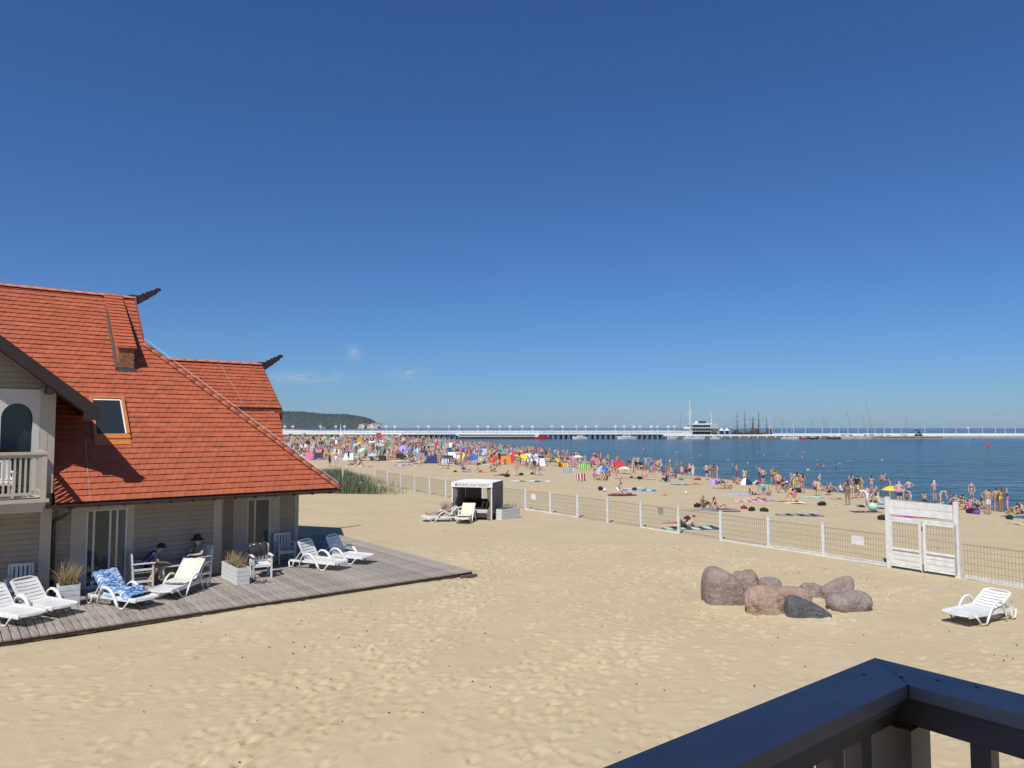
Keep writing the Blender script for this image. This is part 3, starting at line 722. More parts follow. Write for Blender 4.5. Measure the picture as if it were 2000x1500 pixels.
# ---------------------------------------------------------------- deck and terrace furniture
DZ = 0.15
deck = thing('wooden_deck', 'weathered grey plank deck along the front of the beach house', 'deck', W(5, 19.66), ROT)
DECKM = M('weathered_deck_wood', (0.29, 0.25, 0.205), .85, .26, 3.0, .5, 25, rnd=.16, stretch=(6, .6, 6), col2=(.33, .29, .245))
pw = .172; n = int((13.76 + 3) / pw)
PM = {}
for i in range(n):
    u = 13.76 - (i + .5) * pw
    v1 = 30.3 if u > 10.1 else (25.3 if u > 7.2 else 24.3)
    key = round(v1, 1)
    if key not in PM:
        mb = MB(); L_ = v1 - 19.66; w2 = pw / 2 - .011
        mb.prism([(-w2, 0, -.035), (w2, 0, -.035), (w2, 0, -.004), (w2 - .004, 0, 0), (-w2 + .004, 0, 0), (-w2, 0, -.004)], (0, L_, 0)); PM[key] = mb.mesh('plank', DECKM)
    link('plank', PM[key], deck, (u - 5, rng.uniform(-.006, .006), DZ + rng.uniform(-.003, .003)))
fa = MB((5, 19.66, 0)); fa.b2((-3, 19.69, .02), (13.74, 19.73, DZ - .04)); fa.b2((13.70, 19.73, .02), (13.735, 30.3, DZ - .04))
for k in range(8): fa.b2((-2.9, 20 + k * 1.3, .0), (13.7, 20.06 + k * 1.3, DZ - .037)) if k < 4 else fa.b2((10.3, 20 + k * 1.3, 0), (13.7, 20.06 + k * 1.3, DZ - .037))
fa.b2((13.2, 19.45, -.02), (13.78, 19.62, .07))
fa.build('deck_joist', M('dark_deck_joist', (.10, .075, .06), .9, .2), deck)

def loungerparts(back_deg, cover=None):
    """moulded plastic sun lounger, feet at +x, head at -x"""
    root = link('sun_lounger', None)
    W2 = .33; zs = .29
    def slatline(x0, x1, z0, z1, n, curve, gap=.008):
        mb = MB(); L_ = math.hypot(x1 - x0, z1 - z0); dx, dz = (x1 - x0) / L_, (z1 - z0) / L_; nx_, nz_ = -dz, dx
        if nz_ < 0: nx_, nz_ = -nx_, -nz_
        st = L_ / n
        for i in range(n):
            s0, s1 = i * st + gap / 2, (i + 1) * st - gap / 2
            row = []
            for s in (s0, s1):
                for k in range(7):
                    y = -W2 + .045 + (2 * W2 - .09) * k / 6; h = curve * (abs(y / W2) ** 2)
                    row.append((x0 + dx * s + nx_ * h, y, z0 + dz * s + nz_ * h))
            k7 = 7
            lo = [(p[0] - nx_ * .014, p[1], p[2] - nz_ * .014) for p in row]
            mb.add(row + lo, [(j, j + 1, 7 + j + 1, 7 + j) for j in range(6)] + [(14 + j, 21 + j, 22 + j, 15 + j) for j in range(6)] + [(j, 14 + j, 15 + j, j + 1) for j in range(6)] + [(7 + j, 8 + j, 22 + j, 21 + j) for j in range(6)])
        for sy in (-1, 1): mb.beam((x0, sy * (W2 - .02), z0 + .005), (x1, sy * (W2 - .02), z1 + .005), .055, .04, up=(nx_, 0, nz_))
        return mb
    ba = R(back_deg); bx, bz = -.28, zs; tx, tz = bx - .64 * math.cos(ba), bz + .64 * math.sin(ba)
    s = slatline(-.28, .96, zs, zs - .02, 11, .014)
    s.tube([(.96, -W2 + .02, zs - .04), (1.0, -W2 * .5, zs - .045), (1.01, 0, zs - .048), (1.0, W2 * .5, zs - .045), (.96, W2 - .02, zs - .04)], .022, 6)
    s.build('seat', PLASTIC, root)
    b = slatline(tx, bx, tz, bz, 6, .03, .02)
    b.tube([(tx, -W2 + .02, tz), (tx - .05 * math.cos(ba), -W2 * .6, tz + .05 * math.sin(ba)), (tx - .06 * math.cos(ba), W2 * .6, tz + .06 * math.sin(ba)), (tx, W2 - .02, tz)], .024, 6)
    b.build('backrest', PLASTIC, root)
    f = MB()
    for sy in (-1, 1):
        y = sy * (W2 - .0)
        f.beam((-.95, y, zs - .06), (.95, y, zs - .05), .04, .07)
    f.beam((-.95, -W2, zs - .06), (-.95, W2, zs - .06), .04, .06); f.beam((.1, -W2, zs - .07), (.1, W2, zs - .07), .04, .05)
    f.build('frame', PLASTIC, root)
    for sy in (-1, 1):
        y = sy * (W2 + .01)
        mb = MB(); mb.tube([(.74, y, zs - .03), (.62, y + sy * .015, .14), (.52, y + sy * .02, .02), (.36, y + sy * .03, .018)], [.026, .022, .024, .026], 6); mb.build('leg', PLASTIC, root, smooth=True)
        mb = MB(); mb.tube([(-.74, y, zs - .05), (-.80, y, .03), (-.94, y, .03), (-.97, y, zs - .05)], .024, 6); mb.build('leg', PLASTIC, root, smooth=True)
        mb = MB(); ya = y + sy * .045
        mb.tube([(.36, ya, .012), (.27, ya, .15), (.16, ya, .32), (.05, ya, .435), (-.08, ya, .50), (-.21, ya, .505), (-.33, ya, .44), (-.42, ya, .30), (-.47, ya, .14), (-.50, ya, .012)], [.036, .040, .042, .042, .040, .036, .030, .025, .022, .02], 7, flat=.72); mb.build('armrest', PLASTIC, root, smooth=True)
        st = MB(); st.beam((bx - .38 * math.cos(ba), sy * .25, bz + .38 * math.sin(ba) - .02), (bx - .5, sy * .25, zs - .06), .025, .025); st.build('back_strut', PLASTIC, root)
    return root
G_L = 'white plastic sun loungers'
def place(root, p, ang, label, group=G_L, cat='sun lounger'):
    root.location = p; root.rotation_euler = (0, 0, R(ang)); return tag(root, label, cat, group)
def from_leg(B, ang, lx=.45, ly=-.34, z=0):      # world spot whose local (lx,ly) leg stands at B
    a = R(ang); return Vector((B[0] - lx * math.cos(a) + ly * math.sin(a), B[1] - lx * math.sin(a) - ly * math.cos(a), z))
L1 = loungerparts(47)
place(L1, from_leg((-11.61, 18.14), -24, z=DZ), -24, 'white sun lounger with raised back beside the square planter of dry grass')
c = copy_tree(L1, from_leg((-11.90, 17.35), -24, z=DZ), R(-24), 'white sun lounger cut off by the left edge of the picture')
c = copy_tree(L1, from_leg((-9.99, 18.94), -26, z=DZ), R(-26), 'white sun lounger with a blue patterned towel draped over it'); blue_l = c
LF = loungerparts(60)
place(LF, from_leg((-6.17, 23.99), -25, z=DZ), -25, 'white sun lounger on the deck beside the slatted armchair, left of the far pair')
c = copy_tree(LF, from_leg((-5.50, 25.05), -24, z=DZ), R(-24), 'white sun lounger farther right of the pair on the deck near its corner')
c = copy_tree(L1, from_leg((-9.06, 20.30), -97, ly=.34, z=DZ), R(-97), 'white sun lounger with a quilted cream cover in front of the seated people'); white_l = c
L2 = loungerparts(31)
place(L2, from_leg((11.45, 18.01), -153, ly=.34, z=gnd(11.8, 18)), -153, 'lone white sun lounger on the sand below the white gate')
L3 = loungerparts(50)
place(L3, (-2.35, 37.55, 0), -100, 'cream topped sun lounger standing in front of the curtained cabana')
L4 = loungerparts(40)
place(L4, (-3.65, 37.7, 0), -168, 'white sun lounger with a person lying on it left of the cabana')

def drape(prof, hw, wob, thick=.012, over=.0, seed=1, ny=22, sub=6):
    """cloth following a side profile (x,z) of the lounger, as wide as 2*hw, with folds"""
    rr = random.Random(seed); P = []
    for i in range(len(prof) - 1):
        for k in range(sub): t = k / sub; P.append((prof[i][0] * (1 - t) + prof[i + 1][0] * t, prof[i][1] * (1 - t) + prof[i + 1][1] * t))
    P.append(prof[-1]); vs = []; fs = []
    ph = [rr.uniform(0, 6) for _ in range(8)]
    for i, (x, z) in enumerate(P):
        for j in range(ny + 1):
            y = -hw + 2 * hw * j / ny; e = abs(y) / hw; drop = over * max(0, (e - .82) / .18) ** 1.3
            f = wob * (math.sin(x * 11 + y * 7 + ph[0]) * .5 + math.sin(x * 23 - y * 15 + ph[1]) * .3 + math.sin(y * 31 + x * 9 + ph[2]) * .25)
            vs.append((x + f * .3, y * (1 - .05 * drop), z + abs(f) + .01 - drop))
    k = ny + 1
    for i in range(len(P) - 1):
        for j in range(ny): fs.append((i * k + j, i * k + j + 1, (i + 1) * k + j + 1, (i + 1) * k + j))
    mb = MB(); n_ = len(vs); mb.add(vs, fs); mb.add([(x, y, z - thick) for x, y, z in vs], [f[::-1] for f in fs]); return mb
def towel_blue():
    m = bpy.data.materials.new('blue_patterned_towel'); m.use_nodes = True; n = m.node_tree; L = n.links.new; b = n.nodes['Principled BSDF']; b.inputs['Roughness'].default_value = .9
    tc = n.nodes.new('ShaderNodeTexCoord'); nz = n.nodes.new('ShaderNodeTexNoise'); nz.inputs['Scale'].default_value = 4.2; nz.inputs['Detail'].default_value = 3; nz.inputs['Distortion'].default_value = 1.6
    wv = n.nodes.new('ShaderNodeTexWave'); wv.inputs['Scale'].default_value = 5; wv.inputs['Distortion'].default_value = 9; wv.inputs['Detail'].default_value = 2
    L(tc.outputs['Object'], nz.inputs['Vector']); L(tc.outputs['Object'], wv.inputs['Vector'])
    r = n.nodes.new('ShaderNodeValToRGB'); e = r.color_ramp.elements
    e[0].position = .3; e[0].color = (.035, .10, .27, 1); e[1].position = .72; e[1].color = (.62, .68, .74, 1)
    q = e.new(.45); q.color = (.09, .20, .42, 1); q = e.new(.56); q.color = (.20, .36, .55, 1)
    mx = n.nodes.new('ShaderNodeMath'); mx.operation = 'MULTIPLY_ADD'; mx.inputs[1].default_value = .28; L(wv.outputs['Fac'], mx.inputs[0]); 
    s2 = n.nodes.new('ShaderNodeMath'); s2.operation = 'SUBTRACT'; s2.inputs[1].default_value = .12; L(nz.outputs[0], s2.inputs[0]); L(s2.outputs[0], mx.inputs[2])
    L(mx.outputs[0], r.inputs[0]); L(r.outputs[0], b.inputs['Base Color']); return m
bx, tz = -.28 - .64 * math.cos(R(47)), .29 + .64 * math.sin(R(47))
t = drape([(bx - .13, tz - .22), (bx - .07, tz + .06), (bx + .03, tz + .06), (-.46, .60), (-.24, .36), (-.05, .34), (.10, .36), (.24, .47), (.36, .45), (.47, .35), (.70, .33)], .355, .035, over=.10, seed=3)
tag(t.build('beach_towel', towel_blue(), None, blue_l.location, R(-26), True), 'crumpled blue and white patterned towel draped over a sun lounger', 'towel')
t = drape([(bx - .08, tz + .02), (bx + .03, tz + .075), (-.22, .365), (.30, .335)], .34, .012, thick=.03, seed=5)
qm = M('quilted_cream_cover', (.62, .60, .52), .9, .10, 2.0, .8, 9); tag(t.build('lounger_cover', qm, None, white_l.location, R(-97), True), 'quilted cream cover laid on the lounger before the seated people', 'cover')
t = drape([(-.28 - .64 * math.cos(R(50)) + .0, .29 + .64 * math.sin(R(50)) + .085), (-.22, .365), (.6, .335)], .34, .006, thick=.03, seed=6)
tag(t.build('lounger_cover', M('plain_cream_cover', (.66, .60, .46), .85, .04), None, L3.location, R(-100), True), 'plain cream cover on the lounger in front of the cabana', 'cover')

def armchair():
    r = link('garden_armchair', None); wm = WHITE
    for sx_ in (-1, 1):
        for y0, h in ((.25, .66), (-.25, .95)):
            mb = MB(); mb.beam((sx_ * .27, y0, 0), (sx_ * .27, y0 - (.07 if y0 < 0 else 0), h), .05, .05); mb.build('leg', wm, r)
        mb = MB(); mb.box((sx_ * .28, -.0, .675), (.085, .62, .03)); mb.build('armrest', wm, r)
        MB().beam((sx_ * .27, .24, .50), (sx_ * .27, -.26, .50), .025, .06).build('side_rail', wm, r); MB().beam((sx_ * .27, .24, .16), (sx_ * .27, -.25, .16), .025, .07).build('stretcher', wm, r)
    for i in range(5):
        mb = MB(); mb.box((0, -.2 + i * .1, .42), (.52, .085, .024)); mb.build('seat_slat', wm, r)
    MB().box((0, .25, .375), (.5, .03, .07)).build('seat_rail', wm, r); MB().box((0, -.25, .375), (.5, .03, .07)).build('seat_rail', wm, r)
    for i in range(5):
        mb = MB(); mb.beam((-.2 + i * .1, -.26, .45), (-.2 + i * .1, -.32, .93), .065, .018); mb.build('back_slat', wm, r)
    MB().beam((-.27, -.325, .95), (.27, -.325, .95), .035, .07).build('back_rail', wm, r); MB().beam((-.25, -.268, .47), (.25, -.268, .47), .03, .05).build('back_rail', wm, r)
    return r
G_A = 'white slatted garden armchairs'
A1 = armchair()
UV = lambda u, v, z=DZ: W(u, v, z)
place(A1, UV(7.98, 22.95), math.degrees(ROT) + 172, 'white slatted armchair with a black garment over its back by the low planter', G_A, 'armchair')
copy_tree(A1, UV(9.45, 24.85), ROT + R(178), 'white slatted armchair in the shade against the wall, right of the far door')
copy_tree(A1, UV(1.75, 23.55), ROT + R(170), 'white slatted armchair half hidden behind the lounger near the left edge')
mch = copy_tree(A1, UV(4.80, 23.88), ROT + R(112), 'white slatted armchair with the person in the black cap sitting on it')
wch = copy_tree(A1, UV(6.35, 23.92), ROT + R(222), 'white slatted armchair with the person in the black sun hat sitting on it')
copy_tree(A1, UV(1.2, 23.2, 2.96), ROT + R(185), 'white slatted armchair up on the balcony behind the white balusters')
tb = thing('side_table', 'low white slatted table between the two seated people', 'table', UV(5.62, 23.98), ROT)
for i in range(5): MB().box((0, -.2 + i * .1, .48), (.62, .085, .022)).build('table_slat', WHITE, tb)
for sx_ in (-1, 1):
    for sy in (-1, 1): MB().box((sx_ * .26, sy * .2, .23), (.05, .05, .46)).build('leg', WHITE, tb)
# black garment on the armchair
bp_ = W(7.98, 22.95, DZ); g = MB(); nn_ = 14; vs_ = []; fs_ = []
rr = random.Random(4)
for i in range(nn_):
    t = i / (nn_ - 1); y = -.325 + (-.13 if t < .5 else .15) * min(1, abs(t - .5) * 4); z = 1.03 - .40 * max(0, abs(t - .48) * 2 - .12)
    for j in range(12):
        x = -.24 + .56 * j / 11; vs_.append((x + .02 * rr.random(), y + .025 * math.sin(j * 1.9 + i * .5) + .01 * rr.random(), z + .02 * math.sin(j * 1.3) - (.10 * (j / 11) if t > .5 else 0)))
for i in range(nn_ - 1):
    for j in range(11): fs_.append((i * 12 + j, i * 12 + j + 1, (i + 1) * 12 + j + 1, (i + 1) * 12 + j))
g.add(vs_, fs_); g.add([(x, y * .97, z - .012) for x, y, z in vs_], [f[::-1] for f in fs_])
tag(g.build('garment', DARK, None, A1.location, A1.rotation_euler[2], True), 'black garment hung over the back of the white armchair', 'garment')
def white_planter(name, label, u, v, du, dv, h, grass, gseed, z=DZ, green=False, rz=None, loc=None, n=170, hg=.5):
    r = thing(name, label, 'planter', loc if loc is not None else W(u, v, z), ROT if rz is None else rz, 'white board planters')
    wm = M('limed_white_boards', (.66, .66, .65), .7, .14, 5, .4, 25, stretch=(1, 1, 7))
    k = max(3, int(h / .115)); bh = h / k
    for i in range(k):
        for (cx, cy, sx_, sy) in ((0, -dv / 2, du, .025), (0, dv / 2, du, .025), (-du / 2, 0, .025, dv - .03), (du / 2, 0, .025, dv - .03)):
            MB().box((cx, cy, bh * (i + .5)), (sx_, sy, bh - .009)).build('board', wm, r)
    MB().box((0, 0, h / 2 - .06), (du - .04, dv - .04, h - .14)).build('soil', M('potting_soil', (.07, .05, .035), .95, .2), r)
    rr = random.Random(gseed); mb = MB()
    for _ in range(n):
        x0, y0 = rr.uniform(-.4, .4) * du, rr.uniform(-.4, .4) * dv; a = rr.uniform(0, 6.283); L_ = rr.uniform(.45, 1.0) * hg; lean = rr.uniform(.06, 1.05) ** 1.15
        d = Vector((math.cos(a), math.sin(a), 0)); wv_ = Vector((-d.y, d.x, 0)) * rr.uniform(.004, .008); P = []
        for q in range(4):
            t = q / 3; P.append(Vector((x0, y0, h - .1)) + d * L_ * lean * t * t + Vector((0, 0, L_ * t * (1 - .35 * lean * t))))
        vv = []
        for q, p in enumerate(P): ww = wv_ * (1 - q / 3.3); vv += [p - ww, p + ww]
        mb.add(vv, [(0, 1, 3, 2), (2, 3, 5, 4), (4, 5, 7, 6)], 0 if rr.random() < .75 else 1)
    o = mb.build('grass', [grass[0], grass[1]], r); tag(o, kind='stuff'); return r
DRY = (M('dry_straw_grass', (.42, .31, .13), .8, .3, 20), M('dull_green_blade', (.14, .15, .06), .8, .3, 20))
GRN = (M('green_grass_blade', (.085, .13, .05), .8, .3, 20), M('pale_green_blade', (.20, .22, .10), .8, .3, 20))
white_planter('grass_planter', 'tall square white planter of dry grass beside the downpipe', 2.75, 22.42, .47, .47, .56, DRY, 1, n=330, hg=.80)
white_planter('grass_planter', 'long low white planter of dry grass next to the white armchair', 7.18, 22.88, .36, 1.5, .50, DRY, 2, n=330, hg=.58)
for k, (u, v, a) in enumerate(((7.62, 22.1, .3), (7.74, 22.02, .7), (7.55, 22.22, 1.6), (7.86, 22.1, 2.0))):
    sh = MB(); P = [(-.13, -.04), (-.05, -.048), (.06, -.05), (.13, -.03), (.14, .01), (.10, .04), (0, .04), (-.1, .045), (-.14, .01)]
    sh.prism([(x, y, 0) for x, y in P], (0, 0, .022)); sh.tube([(.02, -.045, .02), (.03, 0, .075), (.02, .042, .02)], .014, 5); sh.tube([(.02, -.045, .02), (.09, 0, .05), (.02, .042, .02)], .012, 5)
    tag(sh.build('sandal', M('grey_green_rubber', (.13, .15, .13), .8, .2), None, W(u, v, DZ), ROT + a), ['leftmost', 'nearest', 'rearmost', 'rightmost'][k] + ' grey sandal of the four left beside the low planter', 'sandal', 'sandals on the deck')

# ---------------------------------------------------------------- fence, gate, cabana, boulders
FD = Vector((-24.36, 35.38, 0)).normalized(); FG = Vector((12.96, 25.44, 0)); FANG = math.atan2(FD.y, FD.x)
fence = thing('mesh_fence', 'low wire mesh fence on white posts between the house sand and the beach', 'fence', FG, FANG)
POST = MB(); POST.box((0, 0, .62), (.10, .10, 1.26)); POST.box((0, 0, 1.262), (.12, .12, .03)); POST_ME = POST.mesh('post', WHITE)
WIRE = M('brown_fence_wire', (.17, .14, .10), .5, .1, metal=.3)
def panel(L_, h0=.10, h1=1.13, r=.0042, dv=.095):
    mb = MB(); k = int(L_ / dv)
    def pr(a, b):
        a, b = Vector(a), Vector(b); d = (b - a).normalized(); x = d.orthogonal().normalized() * r; y = d.cross(x)
        c = [x, -x * .5 + y * .866, -x * .5 - y * .866]; mb.add([a + q for q in c] + [b + q for q in c], [(0, 1, 4, 3), (1, 2, 5, 4), (2, 0, 3, 5)])
    for i in range(1, k): pr((L_ * i / k, 0, h0), (L_ * i / k, 0, h1))
    z = h0
    while z < h1 + .01: pr((.04, .006, z), (L_ - .04, .006, z)); z += .2
    pr((.04, .006, h1 - .05), (L_ - .04, .006, h1 - .05))
    return mb.mesh('wire_panel', WIRE, fix=False)
ts = [0.0] + [2.38 * i for i in range(1, 19)]
PANEL = panel(2.38)
BRD = MB(); BRD.box((1.19, -.03, .07), (2.28, .025, .13)); BRD_ME = BRD.mesh('kick_board', WHITE)
def fz(t): p = FG + FD * t; return gnd(p.x, p.y)
for i, t in enumerate(ts):
    if i: link('post', POST_ME, fence, (t, 0, fz(t) - .02))
    if i < len(ts) - 1:
        link('wire_panel', PANEL, fence, (t, 0, fz(t)))
        if i < 3 or i in (4, 7, 8): link('kick_board', BRD_ME, fence, (t, .0, fz(t) - (.0 if i < 2 else .06)))
fence2 = thing('mesh_fence', 'short run of wire mesh fence right of the white gate, with white base boards', 'fence', FG - FD * 2.30, FANG)
for i in range(1, 5): link('post', POST_ME, fence2, (-2.38 * i - .1, 0, fz(-2.4 * i - 2.3) - .02))
for i in range(4):
    link('wire_panel', PANEL, fence2, (-2.38 * (i + 1) - .1, 0, fz(-2.4 * i - 3.5))); link('kick_board', BRD_ME, fence2, (-2.38 * (i + 1) - .1, -.02, fz(-2.4 * i - 3.5)))
    MB().box((-2.38 * (i + .5) - .1, -.16, fz(-2.4 * i - 3.5) + .05), (2.34, .10, .10)).build('base_beam', M('limed_white_boards', (.66, .66, .65)), fence2)
for lab, t, z, wm in (('blank white sign hung on the fence beside the gate', 1.02, .78, WHITE), ('small grey sign on the fence mesh near the couple', 10.6, .92, METAL), ('small white sign on the fence right of the cabana', 20.6, .80, WHITE), ('small dark grey sign on the fence left of the cabana', 29.9, .92, METAL)):
    sg = MB(); sg.box((0, 0, 0), (.46 if wm is WHITE else .34, .012, .30)); sg.box((0, -.0075, 0), (.42 if wm is WHITE else .3, .002, .26))
    p = FG + FD * t; tag(sg.build('fence_sign', wm, None, (p.x - .03, p.y - .02, gnd(p.x, p.y) + z), FANG), lab, 'sign', 'signs on the fence')
gate = thing('gate', 'white wooden double gate with a boarded header in the fence', 'gate', FG, FANG)
GW = 2.30; gzb = fz(-1.1)
for x in (-.06, -GW + .02): MB().box((x, -.04, gzb + 1.19), (.14, .12, 2.42)).build('post', WHITE, gate)
for i, z in enumerate((2.18, 1.935)): MB().box((-GW / 2, -.085, gzb + z), (GW + .1, .03, .225)).build('header_board', WHITE, gate)
MB().box((-GW / 2, -.04, gzb + 1.70), (GW - .2, .08, .07)).build('top_rail', WHITE, gate)
for s_ in (0, 1):
    x0 = -.14 - s_ * (GW / 2 - .04); x1 = x0 - (GW / 2 - .12); fr = MB()
    for x in (x0 - .03, x1 + .03): fr.b2((x - .035, -.03, gzb + .06), (x + .035, .02, gzb + 1.655))
    fr.b2((x0 - .07, -.028, gzb + 1.58), (x1 + .07, .018, gzb + 1.655)); fr.b2((x0 - .07, -.028, gzb + .64), (x1 + .07, .018, gzb + .71)); fr.b2((x0 - .07, -.028, gzb + .07), (x1 + .07, .018, gzb + .13))
    lf = fr.build('gate_leaf', WHITE, gate)
    for k in range(3): MB().box(((x0 + x1) / 2, -.035, gzb + .215 + k * .165), (abs(x1 - x0) - .13, .022, .135)).build('board', WHITE, lf)
    pm = panel(abs(x1 - x0) - .1, .70, 1.60, dv=.085); link('wire_panel', pm, lf, (x1 + .05, 0, gzb))
hw = MB()
for z in (.35, 1.0, 1.45): hw.box((-.06, -.105, gzb + z), (.05, .02, .09)); hw.box((-GW + .02, -.105, gzb + z), (.05, .02, .09))
hw.box((-GW / 2 - .02, -.06, gzb + 1.42), (.05, .03, .14)); hw.build('hinge', M('dark_iron', (.05, .05, .055), .5, .2), gate)

# curtained cabana
ca = R(15); cdir = Vector((math.cos(ca), math.sin(ca), 0))
CP = Vector((-2.09, 38.15, 0)); CAW, CAD, CAH = 2.2, 2.1, 1.95
cab = thing('cabana', 'square day-bed cabana with white top and brown curtains by the fence', 'cabana', CP, -ca)
CURTM = M('taupe_curtain', (.20, .165, .155), .9, .15, 3)
for sx_ in (-1, 1):
    for y in (.0, CAD): MB().box((sx_ * (CAW / 2 - .03), y, CAH / 2), (.06, .06, CAH)).build('post', WHITE, cab)
tp = MB(); hw_ = CAW / 2 + .03
tp.add([(-hw_, -.05, CAH), (hw_, -.05, CAH), (hw_, CAD + .05, CAH), (-hw_, CAD + .05, CAH), (0, CAD / 2, CAH + .10), (0, CAD / 2, CAH - .02)], [(0, 1, 4), (1, 2, 4), (2, 3, 4), (3, 0, 4), (1, 0, 5), (2, 1, 5), (3, 2, 5), (0, 3, 5)])
tp.build('top', M('white_canvas', (.74, .73, .72), .8, .04), cab)
va = MB(); va.box((0, -.055, CAH - .13), (CAW + .06, .012, .25)); val = va.build('valance', MATS['white_canvas'], cab)
def textmesh(s, size, ext=.0):
    cu = bpy.data.curves.new('lettering', 'FONT'); cu.body = s; cu.size = size; cu.align_x = 'CENTER'; cu.align_y = 'CENTER'; cu.extrude = ext
    o = bpy.data.objects.new('lettering', cu); COL.objects.link(o); dg = bpy.context.evaluated_depsgraph_get()
    me = bpy.data.meshes.new_from_object(o.evaluated_get(dg)); bpy.data.objects.remove(o); bpy.data.curves.remove(cu); return me
tm = textmesh('ZHONG AUX NABOT', .19, .002); tm.materials.append(M('grey_lettering', (.16, .15, .19), .8, 0))
o = link('lettering', tm, val, (.05, -.066, CAH - .14)); o.rotation_euler = (R(90), 0, 0)
o = MB().box((-.98 + .12, -.0635, CAH - .14), (.1, .004, .1)).build('emblem', MATS['grey_lettering'], val)
def curtain(pts, z0, z1, seed, amp=.03):
    mb = MB(); rr = random.Random(seed); vs_ = []; fs_ = []; P = []
    for i in range(len(pts) - 1):
        for k in range(8): t = k / 8; P.append(Vector(pts[i]).lerp(Vector(pts[i + 1]), t))
    P.append(Vector(pts[-1])); nz_ = 7
    ph = rr.uniform(0, 6)
    for i, p in enumerate(P):
        d = (P[min(i + 1, len(P) - 1)] - P[max(0, i - 1)]).normalized(); nrm = Vector((-d.y, d.x, 0))
        for j in range(nz_):
            t = j / (nz_ - 1); vs_.append(p + nrm * amp * (.4 + .6 * (1 - t)) * math.sin(i * 1.55 + ph + .3 * t) + Vector((0, 0, z0 + (z1 - z0) * t)))
    for i in range(len(P) - 1):
        for j in range(nz_ - 1): fs_.append((i * nz_ + j, (i + 1) * nz_ + j, (i + 1) * nz_ + j + 1, i * nz_ + j + 1))
    mb.add(vs_, fs_); mb.add([v + Vector((.004, .006, 0)) for v in vs_], [f[::-1] for f in fs_]); return mb
h_ = CAW / 2 - .03
curtain([(h_, .12, 0), (h_, CAD - .04, 0)], .32, CAH - .02, 1, .012).build('side_curtain', CURTM, cab, smooth=True)
curtain([(-h_, .12, 0), (-h_, CAD - .04, 0)], .30, CAH - .02, 2, .012).build('side_curtain', CURTM, cab, smooth=True)
curtain([(-h_ + .04, CAD, 0), (-h_ + .95, CAD, 0)], .45, CAH - .05, 5, .02).build('back_curtain', CURTM, cab, smooth=True)
for s_, sd in ((-1, 3), (1, 4)):                   # gathered front curtains, tied at mid height
    mb = MB(); nz_ = 12; n_ = 16; vs_ = []; fs_ = []
    for j in range(nz_):
        t = j / (nz_ - 1); z = .04 + (CAH - .08) * t; pin = 1 - .55 * math.exp(-((z - .82) / .22) ** 2); wv_ = .17 * pin
        for i in range(n_):
            a = 2 * math.pi * i / n_; rf = 1 + .28 * math.sin(a * 5 + sd)
            vs_.append((s_ * (h_ - .11 * pin) + wv_ * math.cos(a) * rf * .8, .0 + wv_ * .55 * math.sin(a) * rf + .10, z))
    for j in range(nz_ - 1):
        for i in range(n_): fs_.append((j * n_ + i, j * n_ + (i + 1) % n_, (j + 1) * n_ + (i + 1) % n_, (j + 1) * n_ + i))
    mb.add(vs_, fs_); mb.build('front_curtain', CURTM, cab, smooth=True)
bd = MB(); bd.b2((-h_ + .06, .12, .12), (h_ - .06, CAD - .08, .36)); bd.build('bed_frame', M('dark_wicker', (.045, .035, .032), .8, .3, 40, .5, 60), cab)
bd = MB(); bd.box((0, CAD / 2 + .02, .41), (CAW - .2, CAD - .25, .10)); bd.build('mattress', M('pale_mattress', (.55, .53, .52), .85, .06), cab)
bd = MB(); bd.b2((-h_ + .06, CAD - .22, .36), (h_ - .06, CAD - .10, .92)); bd.build('bed_back', M('dark_upholstery', (.022, .022, .028), .8, .2), cab)
bd = MB(); bd.box((-.72, .5, .62), (.5, .45, .05), ry=-.25); bd.box((-.86, .5, .52), (.05, .4, .2)); bd.build('tray_table', WHITE, cab)
white_planter('grass_planter', 'white box planter of green grass at the right front of the cabana', 0, 0, 1.55, .42, .55, GRN, 7, rz=R(52), loc=Vector((-.22, 38.85, 0)), n=160, hg=.55)
white_planter('grass_planter', 'white box planter of green grass left of the cabana behind the loungers', 0, 0, .5, .42, .5, GRN, 8, rz=R(20), loc=Vector((-3.52, 38.85, 0)), n=120, hg=.75)

